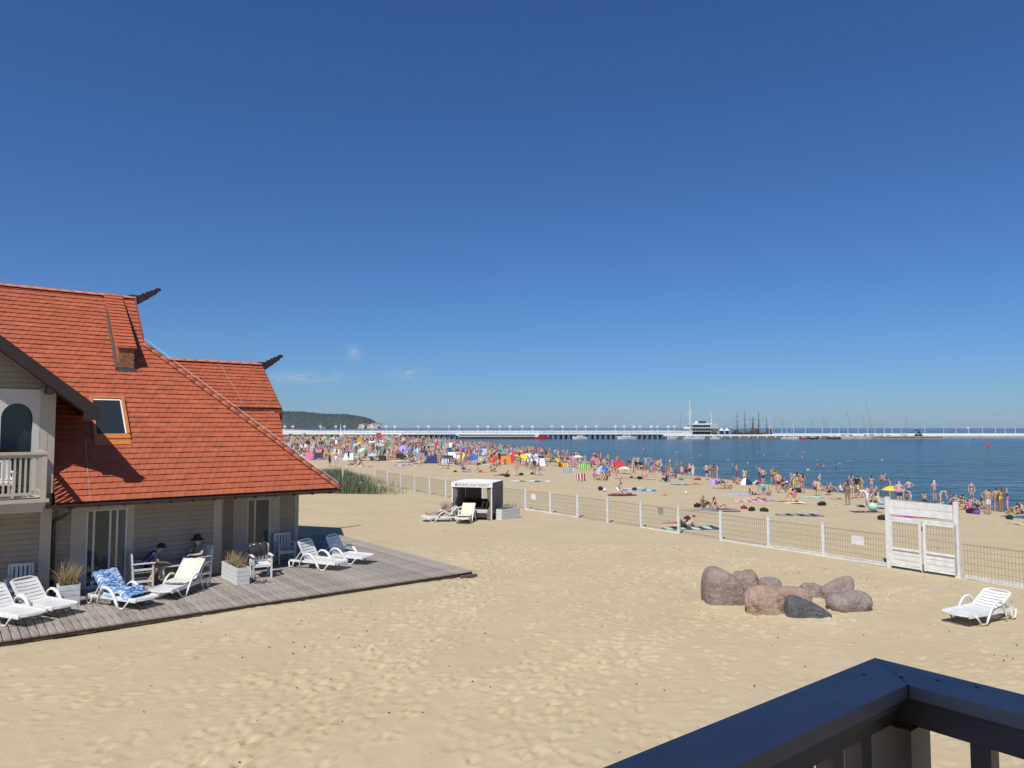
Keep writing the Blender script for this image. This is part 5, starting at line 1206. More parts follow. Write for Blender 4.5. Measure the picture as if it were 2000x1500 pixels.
G_B, G_W = 'people on the beach', 'people in the water'
near = [  # px, py, pose, facing, style, skin, top, bottom, hair, label
 (1372, 993, 'sit', 12, 'trunks', 2, None, 'brown', None, 'bald tanned man hunched on a dark mat just beyond the fence'),
 (1402, 996, 'sitback', -5, 'bikini', 1, 'red', 'red', 'dark', 'dark-haired woman in a red bikini sitting beside the bald man'),
 (1336, 1030, 'propped', 186, 'trunks', 3, None, 'black', 'dark', 'person in black trunks lying propped up right behind the fence post'),
 (1328, 1022, 'prone', 184, 'bikini', 1, 'black', 'black', 'dark', 'person in a black bikini face down behind the fence by the propped one'),
 (1656, 988, 'hips', 95, 'bikini', 2, 'brown', 'brown', 'brown', 'woman in a dark brown bikini standing on a spread towel'),
 (1694, 993, 'bend', 170, 'dress', 0, 'white', 'white', 'brown', 'stooping person wrapped in a big white towel'),
 (1663, 958, 'stand', 60, 'bikini', 0, 'navy', 'navy', 'brown', 'woman in a navy bikini at the water behind the one on the towel'),
 (1703, 962, 'fold', 80, 'bikini', 1, 'white', 'white', 'dark', 'long-haired woman in a white bikini standing at the water line'),
 (1776, 975, 'hips', 85, 'trunks', 0, None, 'blue', 'brown', 'man in bright blue trunks behind the gate header'),
 (1826, 980, 'fold', 100, 'trunks', 3, None, 'grey', 'white', 'man in a white cap wading behind the gate header'),
 (1806, 979, 'sit', 60, 'bikini', 0, 'green', 'green', 'brown', 'person in a green bikini seated low behind the gate header'),
 (1868, 987, 'sitback', 20, 'trunks', 1, None, 'brown', 'brown', 'man leaning back in brown trunks right of the gate'),
 (1881, 985, 'sit', 30, 'bikini', 0, 'black', 'black', 'dark', 'dark-haired woman in a black bikini right of the gate'),
 (1905, 994, 'backknee', 10, 'trunks', 2, None, 'black', 'dark', 'tanned person in black trunks lying between the gate and the standing group'),
 (1932, 1005, 'stand', 100, 'trunks', 1, None, 'white', 'dark', 'dark-haired man with a white towel round the waist near the right edge'),
 (1947, 999, 'stand', 60, 'trunks', 1, None, 'grey', 'dark', 'man in grey trunks at the back of the group near the right edge'),
 (1956, 1000, 'fold', 110, 'bikini', 2, 'yellow', 'yellow', 'brown', 'tanned woman in a yellow bikini in the group near the right edge'),
 (1968, 1001, 'wave', 160, 'bikini', 3, 'purple', 'purple', 'brown', 'woman in a purple bikini at the right of the group near the right edge'),
 (1988, 1006, 'sit', 120, 'bikini', 1, 'maroon', 'maroon', 'dark', 'woman in a maroon bikini sitting at the right edge of the beach'),
 (1998, 1004, 'cross', 150, 'trunks', 3, None, 'navy', 'brown', 'man in navy trunks sitting cut off by the right edge'),
 (1492, 977, 'bend', 95, 'trunks', 3, None, 'teal', 'brown', 'sunburnt man in bright teal trunks bending over'),
 (1503, 968, 'sit', 200, 'bikini', 0, 'green', 'green', 'blond', 'blond woman in a green bikini sitting behind the man in teal trunks'),
 (1466, 978, 'prone', 190, 'bikini', 0, 'pink', 'pink', 'brown', 'woman in a pink bikini lying face down on the open sand'),
 (1538, 981, 'back', 178, 'bikini', 1, 'yellow', 'yellow', 'dark', 'woman in a yellow bikini lying on her back'),
 (1553, 973, 'sit', 150, 'dress', 3, 'pink', 'pink', 'brown', 'person with a pink wrap sitting behind the woman lying in yellow'),
 (1557, 962, 'fold', 80, 'bikini', 0, 'brown', 'brown', 'dark', 'woman in a brown bikini facing the water beside her friend in black'),
 (1568, 963, 'stand', 100, 'bikini', 1, 'black', 'black', 'dark', 'woman in a black bikini facing the water beside her friend in brown'),
 (1593, 969, 'stand', 80, 'trunks', 3, None, 'navy', 'red', 'man in navy trunks and a red cap standing with a child'),
 (1599, 970, 'stand', 70, 'trunks', 0, None, 'yellow', 'brown', 'child in yellow trunks standing next to the man in the red cap'),
 (1621, 967, 'kneel', 200, 'trunks', 1, None, 'black', 'brown', 'person in black trunks kneeling at the water line'),
 (1537, 957, 'sit', 60, 'onepiece', 0, 'navy', 'navy', 'white', 'woman in a navy swimsuit and white hat sitting near the water'),
 (1681, 967, 'sit', -60, 'onepiece', 1, 'black', 'black', 'white', 'person in a black swimsuit and white sun hat sitting beside the wrapped one'),
 (1340, 935, 'stand', 70, 'shirt', 1, 'brown', 'navy', 'dark', 'man in a brown shirt and navy shorts standing by the water'),
 (1347, 933, 'fold', 200, 'trunks', 0, None, 'black', 'dark', 'man in black trunks talking to the woman in white'),
 (1354, 937, 'stand', 120, 'dress', 0, 'white', 'white', 'blond', 'blond woman in a long white beach dress'),
 (1332, 937, 'stand', 40, 'trunks', 0, None, 'red', 'white', 'child in red trunks and white cap left of the group by the water'),
 (1380, 937, 'hips', 30, 'trunks', 0, None, 'navy', 'dark', 'man in navy trunks at the left of the second group by the water'),
 (1387, 934, 'fold', 200, 'bikini', 1, 'navy', 'navy', 'dark', 'woman in a navy bikini in the second group by the water'),
 (1394, 935, 'hips', 90, 'bikini', 2, 'black', 'black', 'brown', 'woman in a black bikini at the middle of the second group by the water'),
 (1401, 936, 'stand', 180, 'bikini', 3, 'maroon', 'maroon', 'dark', 'woman in a maroon bikini at the right of the second group by the water'),
 (1358, 946, 'prone', 200, 'trunks', 3, None, 'orange', 'brown', 'person in orange trunks lying face down by the red bag'),
 (1414, 955, 'back', 185, 'bikini', 1, 'black', 'black', 'dark', 'woman in a black bikini lying alone before the little tent'),
 (1475, 967, 'propped', 10, 'bikini', 1, 'black', 'black', 'dark', 'woman in a black bikini lying left of the man in teal trunks'),
 (1440, 946, 'sit', 30, 'bikini', 3, 'red', 'red', 'brown', 'woman in a red bikini sitting just left of the little tent'),
 (1255, 928, 'bend', 100, 'trunks', 3, None, 'red', 'brown', 'sunburnt man in red trunks bending beside a towel'),
 (1278, 930, 'walk', 200, 'dress', 0, 'pink', 'pink', 'brown', 'girl in a pink dress walking right of the man in red trunks'),
 (1268, 937, 'prone', 175, 'trunks', 0, None, 'striped', 'brown', 'person in striped trunks lying in front of the girl in pink'),
 (1235, 934, 'back', 180, 'trunks', 1, None, 'black', 'dark', 'person in black trunks lying left of the dark pointed bag'),
 (1206, 963, 'kneel', -40, 'trunks', 0, None, 'white', 'dark', 'man in white trunks kneeling over the woman lying by the fence'),
 (1216, 966, 'back', 165, 'bikini', 1, 'maroon', 'maroon', 'dark', 'woman in a maroon bikini lying under the kneeling man'),
 (1242, 957, 'prone', 168, 'trunks', 0, None, 'black', 'brown', 'person in black trunks lying on a long blue towel'),
 (1238, 915, 'stand', 90, 'bikini', 1, 'red', 'red', 'brown', 'woman in a red bikini standing in the shallows near the pale green parasol'),
 (1246, 914, 'hips', 60, 'bikini', 0, 'white', 'white', 'blond', 'blond woman in a white bikini standing in the shallows near the pale green parasol'),
 (1160, 936, 'sit', 0, 'trunks', 1, None, 'green', 'brown', 'man in green trunks sitting beside the red striped windbreak'),
 (1172, 938, 'sitback', 170, 'bikini', 3, 'orange', 'orange', 'brown', 'woman in an orange bikini sitting right of the red striped windbreak'),
 (1186, 938, 'cross', 190, 'trunks', 2, None, 'maroon', 'dark', 'tanned man in maroon trunks sitting cross-legged before the blue tent'),
 (1204, 934, 'bend', 200, 'bikini', 3, 'black', 'black', 'brown', 'woman in a black bikini bending right of the blue tent'),
 (1178, 931, 'sit', -70, 'bikini', 0, 'striped', 'striped', 'brown', 'woman in a striped bikini sitting in front of the blue tent'),
 (1009, 930, 'stand', 95, 'bikini', 3, 'orange', 'orange', 'grey', 'grey-haired woman in an orange bikini standing above the cabana'),
 (1044, 928, 'stand', 85, 'shirt', 1, 'black', 'grey', 'dark', 'person in a black shirt and grey shorts standing right of the cabana'),
 (1052, 929, 'fold', 170, 'bikini', 0, 'black', 'black', 'brown', 'woman in a black bikini standing beside the person in grey shorts'),
 (983, 929, 'propped', 175, 'trunks', 2, None, 'black', 'dark', 'tanned person in black trunks lying right behind the cabana roof'),
 (958, 921, 'sit', -20, 'trunks', 1, None, 'brown', 'dark', 'man in brown trunks sitting above the cabana roof'),
 (966, 922, 'sit', 190, 'bikini', 0, 'brown', 'brown', 'dark', 'woman in a brown bikini sitting opposite the man in brown trunks'),
 (936, 923, 'sitback', 0, 'trunks', 3, None, 'red', 'brown', 'man in red trunks sitting right of the blue reclining chair'),
 (904, 921, 'lounger', -10, 'trunks', 1, None, 'navy', 'brown', 'person in navy trunks reclining in the blue beach chair'),
 (858, 915, 'sit', 10, 'trunks', 3, None, 'white', 'brown', 'man in white trunks sitting left of the striped windbreak'),
 (876, 916, 'cross', 170, 'bikini', 3, 'pink', 'pink', 'dark', 'woman in a pink bikini sitting right of the striped windbreak'),
 (818, 907, 'prone', 5, 'trunks', 2, None, 'orange', 'dark', 'tanned person in orange trunks lying at the front of the crowd left of the cabana'),
 (790, 908, 'back', 185, 'dress', 0, 'striped', 'striped', 'brown', 'person in a striped dress lying at the front of the crowd'),
 (822, 906, 'fold', 60, 'trunks', 1, None, 'orange', 'brown', 'man in orange trunks standing at the front of the crowd'),
 (839, 905, 'stand', 90, 'bikini', 0, 'yellow', 'yellow', 'blond', 'blond woman in a yellow bikini standing at the front of the crowd'),
 (655, 903, 'stand', 80, 'trunks', 3, None, 'orange', 'brown', 'lone man in orange trunks standing on open sand above the dune grass'),
 (644, 912, 'stand', 75, 'dress', 1, 'black', 'black', 'dark', 'person in a long black dress standing at the dune grass'),
 (656, 914, 'stand', 85, 'shirt', 0, 'white', 'sky', 'brown', 'person in a white shirt and pale shorts next to the one in black'),
 (705, 957, 'sit', 120, 'shirt', 0, 'white', 'navy', 'dark', 'person in a white shirt sitting hidden in the dune grass'),
 (700, 909, 'sit', 20, 'shirt', 1, 'white', 'black', 'dark', 'person in a white shirt and black shorts sitting on open sand left of centre'),
 (690, 909, 'sitback', 180, 'trunks', 2, None, 'brown', 'dark', 'tanned man in brown trunks sitting beside the one in the white shirt'),
 (714, 901, 'stand', 100, 'shirt', 1, 'green', 'black', 'dark', 'person in a green shirt and black shorts standing left of the light blue parasol'),
 (636, 893, 'sit', 10, 'trunks', 1, None, 'navy', 'dark', 'man in navy trunks sitting under the flat orange parasol'),
 (642, 891, 'stand', 90, 'shirt', 2, 'grey', 'brown', 'dark', 'person in a grey shirt standing right of the flat orange parasol'),
]
for (px, py, pose, ang, style, sk_, top, bot, hair, lab) in near:
    p = at(px, py); inw = p.z < -1.0
    if pose == 'lounger': p.z -= .12
    person(p, pose, ang, style, sk_, top, bot, hair, lab, G_B, .78 if 'child' in lab or 'girl' in lab else rng.uniform(.94, 1.05))
water = [(1183, 870), (1205, 869), (1257, 878), (1261, 879), (1321, 885), (1346, 887), (1368, 890), (1386, 892), (1480, 884), (1493, 890), (1540, 891), (1567, 893), (1568, 884), (1596, 909), (1604, 906), (1609, 910), (1632, 909), (1640, 906), (1723, 899),
         (1722, 938), (1728, 939), (1898, 967), (1431, 916), (1439, 921), (1484, 928), (1511, 925), (1596, 900), (1578, 920), (1546, 941), (1099, 884), (1115, 893), (1160, 893), (1175, 893), (1205, 903), (1210, 905), (1310, 920), (1283, 917), (1292, 913), (1422, 900), (1460, 905), (1660, 902), (1004, 868), (1024, 869), (960, 862), (908, 862), (1060, 872)]
wl_words = ['red', 'navy', 'teal', 'pink', 'black', 'yellow', 'orange', 'green', 'white', 'purple']
order = sorted(range(len(water)), key=lambda i: water[i][0]); rank = {i: k for k, i in enumerate(order)}
for i, (px, py) in enumerate(water):
    p = at_sea(px, py); g = gnd(p.x, p.y); deep = max(.45, min(1.32, (-1 - g) * 1.0 + .25)); sc = rng.uniform(.92, 1.03)
    p.z = -1 - deep * sc * (1.0 if p.y > 70 else .85)
    st = rng.choice(['trunks', 'bikini']); c = wl_words[i % 10]; hr = rng.choice(['dark', 'brown', 'blond', 'brown'])
    person(p, rng.choice(['stand', 'fold', 'hips', 'fold', 'wave'] if i % 4 == 0 else ['stand', 'fold', 'hips']), rng.uniform(0, 360), st, rng.randrange(4), c if st == 'bikini' else None, c, hr,
           'bather in the sea, %s of all the bathers counted from the left' % ordi(rank[i]) if rank[i] < 39 else 'bather in the sea, %s of all the bathers counted from the right' % ordi(len(water) - 1 - rank[i]), G_W, sc)

# ---------------------------------------------------------------- parasols, tents, towels, bags
ANCH = []                                       # things the crowd labels can refer to
def parasol(px, py, wpx, cols, label, tilt=0.0, tdir=0.0, base=None, n=8, rz=None):
    """px,py: middle of the canopy rim as seen; wpx its width; stands on the beach below"""
    pb = at(px, base if base else py + wpx * .55)
    rad = wpx / F * pb.y / 2; d = depth_at(px, py, pb.y); zr = max(d.z, pb.z + rad * .55)
    r = thing('parasol', label, 'parasol', pb, rng.uniform(0, 6) if rz is None else rz, 'parasols on the beach'); h = zr - pb.z
    cv = MB(); prof = [(.02, .0), (.35, -.05), (.7, -.19), (1.0, -.42)]
    for k in range(n):
        vs_ = []
        for rr_, zz in prof:
            for q in range(4):
                a = 2 * math.pi * (k + q / 3) / n; sag = 1 - .035 * math.sin(math.pi * q / 3) * rr_; vs_.append((rad * rr_ * sag * math.cos(a), rad * rr_ * sag * math.sin(a), rad * (zz * .9 + .38)))
        fs_ = [(j * 4 + i, j * 4 + i + 1, (j + 1) * 4 + i + 1, (j + 1) * 4 + i) for j in range(3) for i in range(3)]
        cv.add(vs_, fs_, k % len(cols))
    o = cv.build('canopy', [CLOTH[c] if c in CLOTH else c for c in cols], r, (0, 0, h)); o.rotation_euler = (tilt * math.cos(tdir - r.rotation_euler[2]), tilt * math.sin(tdir - r.rotation_euler[2]), 0)
    MB().tube([(0, 0, 0), (0, 0, h + rad * .36)], .022, 6).build('pole', WHITE, r)
    ANCH.append((label.split(',')[0], pb)); return r
LBLUE = M('canopy_light_blue', (.36, .52, .78), .8, .1); LILAC = M('canopy_lilac', (.38, .30, .70), .8, .1); MINT = M('canopy_mint', (.60, .78, .76), .8, .05); PALEG = M('canopy_pale_green', (.58, .68, .45), .8, .12); CORAL = M('canopy_coral', (.62, .20, .17), .8, .08); LIME = M('canopy_lime', (.40, .72, .06), .8, .08)
parasol(1745, 957, 42, ['sky', 'pink', 'yellow', 'yellow', 'pink', 'sky'], 'bright yellow, pink and blue segmented parasol by the gate', base=985, n=6, rz=0.15)
parasol(1129, 893, 20, [MINT], 'white-mint parasol against the water', base=916)
parasol(1219, 916, 25, [PALEG], 'pale green low parasol at the waterline', base=925)
parasol(1047, 893, 16, [LBLUE, LBLUE, 'pink'], 'light blue and pink tilted parasol', .5, 1.0, base=912)
parasol(1010, 892, 16, [LIME], 'lime green tilted parasol', .35, 2.0, base=906)
parasol(1008, 886, 19, ['red'], 'red parasol beside the lime one', .1, 0, base=900)
parasol(899, 886, 24, [CORAL], 'wide coral parasol in the middle of the crowd', .1, 1.5, base=898)
parasol(863, 888, 17, ['green', LIME], 'green and lime tilted parasol', .75, 1.3, base=901)
parasol(788, 877, 19, [LILAC], 'large lilac parasol tipped towards the camera', .8, .4, base=893)
parasol(729, 889, 19, [LBLUE], 'light blue low parasol above the dune', .1, 0, base=900)
parasol(706, 879, 17, [M('canopy_turquoise', (.22, .62, .60), .8, .1), PALEG], 'turquoise and pale green tilted parasol', .6, 5.5, base=892)
parasol(629, 882, 24, ['orange'], 'flat orange parasol near the roof edge', .1, 0, base=893)
parasol(884, 880, 12, ['blue'], 'small blue parasol left of the coral one', .3, 2, base=890)
parasol(745, 869, 13, ['sky', 'white'], 'sky blue and white far parasol in the crowd', .2, 1, base=878); parasol(770, 864, 14, ['orange', CORAL], 'orange and coral far parasol near the pier stairs', .15, 2, base=873); parasol(812, 869, 12, [LILAC, 'white'], 'lilac and white far parasol in the crowd', .2, 3, base=878)
parasol(702, 866, 11, ['yellow'], 'plain yellow far parasol in the crowd', .2, 1, base=874); parasol(669, 868, 12, ['purple'], 'plain purple far parasol in the crowd', .1, 2, base=876); parasol(585, 864, 12, ['green'], 'green far parasol close to the roof', .1, 2, base=872); parasol(845, 870, 11, ['white'], 'plain white far parasol in the crowd', .2, 4, base=879)
parasol(935, 880, 11, ['red', 'white'], 'small red and white parasol in the crowd', .3, 4, base=890); parasol(975, 884, 10, ['sky'], 'sky blue small parasol near the water', .4, 3, base=894); parasol(1090, 899, 14, ['orange', 'yellow'], 'orange and yellow tilted parasol', .6, .8, base=912)
parasol(754, 879, 11, ['teal'], 'small teal parasol in the crowd', .3, 2, base=888); parasol(655, 877, 10, ['pink'], 'small pink parasol in the crowd', .2, 2, base=886); parasol(610, 874, 11, ['sky'], 'small pale blue parasol in the crowd', .2, 5, base=882)

def dome_tent(px, py, wpx, cols, label, ang=0):
    p = at(px, py); r_ = wpx / F * p.y / 2; t = thing('beach_tent', label, 'tent', p, R(ang), 'beach tents')
    mb = MB(); n = 12; m_ = 7
    for k in range(n):
        a0, a1 = R(-115) + R(230) * k / n, R(-115) + R(230) * (k + 1) / n; vs_ = []
        for j in range(m_):
            e = math.pi / 2 * j / (m_ - 1)
            for a in (a0, a1): vs_.append((r_ * math.cos(e) * math.sin(a) * 1.0, r_ * math.cos(e) * math.cos(a) * .8, r_ * 1.02 * math.sin(e)))
        mb.add(vs_, [(2 * j, 2 * j + 1, 2 * j + 3, 2 * j + 2) for j in range(m_ - 1)], (k * len(cols)) // n)
    mb.build('shell', [CLOTH[c] if c in CLOTH else c for c in cols], t, smooth=True)
    MB().lathe([(.001, .01), (r_ * .95, .01), (r_ * .95, .0)], (0, 0, 0), 14).build('groundsheet', CLOTH['grey'], t)
    ANCH.append((label, p)); return t
dome_tent(1178, 926, 31, [LILAC, 'blue', 'sky'], 'blue and lilac dome tent', 200)
dome_tent(1458, 947, 26, ['sky', 'navy', 'white'], 'little pale blue and white pop-up tent at the waterline', 200)
dome_tent(1395, 946, 18, ['purple', LILAC], 'low purple shelter beside the second group', 180)
dome_tent(592, 891, 10, ['teal', 'white'], 'small teal tent against the roof edge', 150)

def windbreak(px, py, wpx, hpx, cols, label, ang=0, lean=.15):
    p = at(px, py); L_ = wpx / F * p.y; h = hpx / F * p.y; t = thing('windbreak', label, 'windbreak', p, R(ang), 'windbreaks on the beach'); mb = MB(); n = 10
    for i in range(n):
        x0, x1 = -L_ / 2 + L_ * i / n, -L_ / 2 + L_ * (i + 1) / n; c0, c1 = .05 * math.sin(i * .9), .05 * math.sin((i + 1) * .9)
        mb.add([(x0, c0, .05), (x1, c1, .05), (x1, c1 + lean * h, h), (x0, c0 + lean * h, h)], [(0, 1, 2, 3)], i % len(cols)); mb.add([(x0, c0 + .012, .05), (x1, c1 + .012, .05), (x1, c1 + lean * h + .012, h), (x0, c0 + lean * h + .012, h)], [(3, 2, 1, 0)], i % len(cols))
    mb.build('cloth', [CLOTH[c] if c in CLOTH else c for c in cols], t)
    for i in range(4): x = -L_ / 2 + L_ * i / 3; MB().tube([(x, .02, -.1), (x, .02 + lean * h, h + .06)], .018, 5).build('stake', WHITE, t)
    ANCH.append((label, p)); return t
windbreak(1135, 940, 19, 15, ['red', 'white', 'maroon'], 'red and white striped windbreak', 5)
windbreak(868, 906, 16, 10, ['navy', 'white', 'sky', 'white'], 'blue and white striped windbreak', 0)
windbreak(1141, 918, 20, 11, [LIME, 'green'], 'yellow-green windbreak behind the red striped one', 0)
windbreak(1100, 912, 18, 8, ['orange', 'yellow'], 'orange windbreak near the water', 0); windbreak(603, 879, 14, 6, ['navy', 'white'], 'navy and white windbreak near the roof', 0); windbreak(678, 884, 14, 7, ['sky', 'blue'], 'sky blue windbreak far up the beach', 0)
windbreak(1110, 923, 22, 9, ['grey', 'sky'], 'grey-blue windbreak in front of the orange one', 8); windbreak(940, 900, 14, 7, ['green', 'white'], 'green and white windbreak', 0)

def hooded_chair(px, py, hpx, label, ang):
    p = at(px, py); s = hpx / F * p.y / 1.5; t = thing('hooded_beach_chair', label, 'beach chair', p, R(ang), 'hooded wicker beach chairs'); w_ = M('grey_wicker', (.30, .29, .27), .85, .25, 30)
    mb = MB(); mb.b2((-.55 * s, -.35 * s, .08), (.55 * s, .3 * s, .45 * s)); mb.build('seat', w_, t)
    P = [(.3, .0), (.34, .9), (.26, 1.35), (.02, 1.52), (-.25, 1.45), (-.34, 1.3), (-.28, 1.28), (-.02, 1.38), (.18, 1.25), (.25, .9), (.22, 0)]
    mb = MB(); mb.prism([(-.55 * s, y * s, z * s + .05) for y, z in P], (1.1 * s, 0, 0)); mb.build('hood', w_, t)
    for sx_ in (-1, 1): mb = MB(); mb.prism([(sx_ * .55 * s, -.34 * s, .1), (sx_ * .55 * s, .3 * s, .1), (sx_ * .55 * s, .32 * s, .95 * s), (sx_ * .55 * s, .02 * s, 1.5 * s), (sx_ * .55 * s, -.3 * s, 1.35 * s), (sx_ * .55 * s, -.3 * s, .6 * s)], (sx_ * .04 * s, 0, 0)); mb.build('side_panel', w_, t)
    mb = MB(); mb.b2((-.5 * s, -.3 * s, .45 * s), (.5 * s, .2 * s, .52 * s)); mb.build('cushion', CLOTH['sky'], t); ANCH.append((label, p)); return t
for i, (px, py, h, a) in enumerate(((626, 874, 13, 40), (642, 874, 13, 160), (692, 884, 12, 140), (684, 880, 10, 150), (600, 866, 9, 20), (724, 874, 9, 150), (567, 856, 9, 30), (593, 855, 9, 150), (662, 867, 9, 40), (760, 872, 9, 60), (573, 864, 9, 170), (610, 860, 9, 60))):
    hooded_chair(px, py, h, 'grey hooded beach chair, %s from the left among the crowd' % ORD[sorted([626, 642, 692, 684, 600, 724, 567, 593, 662, 760, 573, 610]).index(px)], a)

def flat_towel(px, py, L_, wd, ang, cols, label):
    p = at(px, py); mb = MB(); n = 8; rr = random.Random(px)
    for i in range(n):
        vs_ = []
        for q in (i, i + 1):
            for j in range(5): vs_.append((-L_ / 2 + L_ * q / n, -wd / 2 + wd * j / 4, .022 + .018 * math.sin(q * 1.7 + j * 2.1 + px)))
        mb.add(vs_, [(j, j + 1, 6 + j, 5 + j) for j in range(4)], i % len(cols)); mb.add([(x, y, z - .012) for x, y, z in vs_], [(5 + j, 6 + j, j + 1, j) for j in range(4)], i % len(cols))
    return tag(mb.build('beach_towel', [CLOTH[c] for c in cols], None, p, R(ang)), label, 'towel', 'towels on the sand')
for px, py, L_, wd, a, cols, lab in [(1348, 1031, 2.6, 1.3, 4, ['mint', 'navy'], 'mint and navy towel under the pair behind the fence'), (1388, 996, 3.2, 1.2, -4, ['grey'], 'dark grey mat under the bald man and his companion'), (1660, 989, 4.2, 1.5, -6, ['mint', 'sky', 'navy'], 'long mint and blue towel spread under the standing woman'),
   (1558, 1006, 2.6, 1.0, -6, ['navy', 'grey'], 'crumpled dark blue towel lying alone on the open sand'), (1440, 966, 2.4, .9, 5, ['sky'], 'pale blue towel left of the woman in black'), (1466, 979, 2.2, .9, 6, ['white', 'pink'], 'white and pink towel under the woman lying in pink'), (1512, 979, 1.7, .9, 0, ['blue'], 'bright blue towel right of the man in teal trunks'),
   (1538, 982, 2.2, .9, 0, ['yellow', 'white'], 'yellow and white towel under the woman in yellow'), (1578, 971, 2.2, .9, 0, ['mint'], 'mint towel left of the man in the red cap'), (1612, 974, 2.2, .8, 0, ['sky', 'red'], 'sky blue and red towel right of the child in yellow'), (1314, 946, 2.7, .7, 0, ['sky', 'grey'], 'thin grey-blue towel lying alone on the open sand'),
   (1244, 958, 2.9, .9, -4, ['mint', 'blue'], 'long blue and mint towel under the person in black trunks'), (1215, 967, 2.0, 1.0, 0, ['maroon'], 'dark red towel under the couple by the fence'), (1035, 940, 3.6, .9, -3, ['mint', 'white', 'brown'], 'mint, white and brown towel right of the cabana'), (1030, 925, 3.0, .9, 0, ['white', 'sky'], 'white towel above the cabana corner'), (1468, 948, 1.5, .7, 0, ['yellow'], 'yellow towel right of the little tent'),
   (1880, 996, 2.2, .9, 10, ['pink', 'black'], 'pink and black towel right of the gate'), (1978, 1010, 3.0, 1.0, 10, ['teal', 'navy'], 'teal and navy towel at the right edge'), (1975, 1024, 2.2, .9, 8, ['sky', 'black', 'yellow'], 'blue, black and yellow towel nearest the right edge'), (1780, 1010, 3.0, 1.0, 0, ['pink', 'purple'], 'pink and purple towel seen through the gate'), (1790, 1001, 2.4, .9, 0, ['black', 'grey'], 'black towel seen under the gate header'), (1720, 980, 2.2, .9, 20, ['yellow', 'green'], 'yellow-green towel left of the gate post'), (1690, 1000, .01 + 1.6, .8, 0, ['navy'], 'navy towel at the feet of the wrapped person'), (800, 909, 4.0, 1.2, 0, ['purple', 'white'], 'purple and white towels at the front of the crowd'), (700, 911, 3.4, 1.0, 0, ['white', 'pink'], 'white and pink blanket of the pair on open sand')]:
    flat_towel(px, py, L_, wd, a, cols, lab)

def bag(px, py, s, col, label, kind='bag'):
    s *= .62; p = at(px, py); bm = bmesh.new(); bmesh.ops.create_icosphere(bm, subdivisions=2, radius=1); rr = random.Random(px * 7 + py)
    for v in bm.verts:
        n = v.co; q = sum(abs(k) ** 3.2 for k in n) ** (-1 / 3.2); b_ = 1 + rr.uniform(-.09, .09)
        z = n.z * q * b_; v.co = (n.x * q * b_ * s * .55, n.y * q * b_ * s * .36, max(-.03, z * .26 + .22) * s * (1 + .3 * (rr.random() - .5) * (z > 0)))
    me = bpy.data.meshes.new('bag'); bm.to_mesh(me); bm.free(); me.materials.append(CLOTH[col]); me.update()
    t = thing('beach_bag', label, kind, p, rr.uniform(0, 6), 'bags on the sand'); link('bag_body', me, t)
    MB().tube([(-.2 * s, 0, .36 * s), (-.12 * s, .02, .55 * s), (.12 * s, .02, .55 * s), (.2 * s, 0, .36 * s)], .018, 5).build('handle', CLOTH[col], t); return t
for px, py, s, c, lab in [(1468, 998, .75, 'black', 'black bag standing on the open sand right of the couple'), (1453, 994, .6, 'maroon', 'dark red bag left of the black bag on the open sand'), (1492, 1000, .75, 'black', 'flat black bag between the black bag and the dark towel'), (1605, 987, .8, 'black', 'dark green-black bag at the left end of the long mint towel'), (1362, 990, .7, 'black', 'black bag at the back of the bald man'), (1342, 1016, .7, 'black', 'black rucksack between the two people behind the fence'),
   (1304, 932, .9, 'black', 'dark bag alone near the waterline'), (1330, 937, .7, 'green', 'dark green bag below the child in the white cap'), (1363, 938, .9, 'red', 'bright red bag beside the woman in white'), (1250, 936, .9, 'black', 'dark pointed bag between two people lying'), (1173, 957, .9, 'black', 'black bag left of the kneeling man'), (1181, 959, .6, 'white', 'small white bag right of the black one'), (1298, 968, .45, 'orange', 'small orange bag on bare sand'), (1340, 964, .5, 'white', 'small white bag alone on bare sand above the fence'),
   (1410, 945, 1.0, 'black', 'large black bag left of the little tent'), (1482, 948, .9, 'navy', 'navy bag right of the little tent'), (1556, 962, 1.2, 'black', 'big black bag at the feet of the two women'), (1545, 959, .8, 'yellow', 'yellow bag left of the big black one'), (1900, 1003, 1.1, 'black', 'long black bag right of the gate'), (1908, 1004, .8, 'purple', 'purple bag beside the long black one'), (1972, 1014, .8, 'black', 'black bag near the right edge'), (1724, 1015, .8, 'black', 'black bag left of the gate post'), (1706, 982, .8, 'brown', 'patterned brown bag behind the wrapped person'), (1018, 928, .7, 'black', 'black bag at the feet of the grey-haired woman'), (1040, 927, .8, 'black', 'black bag left of the person in grey shorts'), (990, 931, .9, 'black', 'black bag behind the cabana roof'), (935, 908, .8, 'black', 'black bag above the cabana'), (726, 897, .9, 'black', 'black bag under the light blue parasol'), (889, 922, .6, 'black', 'black bag left of the blue reclining chair')]:
    bag(px, py, s, c, lab)
bl_ = MB(); bl_.ball((0, 0, .24), .26, 16, 0, (1.1, 1.1, .92)); p = at(1705, 997); tag(bl_.build('beach_ball', CLOTH['mint'], None, p, 0, True), 'mint green inflatable ball on the sand by the wrapped person', 'ball')
rc = thing('reclining_chair', 'blue sling reclining chair above the cabana roof', 'beach chair', at(908, 922), R(-12)); a = MB()
a.add([(.55, -.3, .38), (.55, .3, .38), (.1, .3, .30), (.1, -.3, .30), (-.45, .3, .85), (-.45, -.3, .85), (-.6, .3, 1.05), (-.6, -.3, 1.05)], [(0, 1, 2, 3), (3, 2, 4, 5), (5, 4, 6, 7)]); a.add([(.55, -.3, .36), (.55, .3, .36), (.1, .3, .28), (.1, -.3, .28), (-.45, .3, .83), (-.45, -.3, .83), (-.6, .3, 1.03), (-.6, -.3, 1.03)], [(3, 2, 1, 0), (5, 4, 2, 3), (7, 6, 4, 5)]); a.build('sling', CLOTH['blue'], rc)
a = MB()
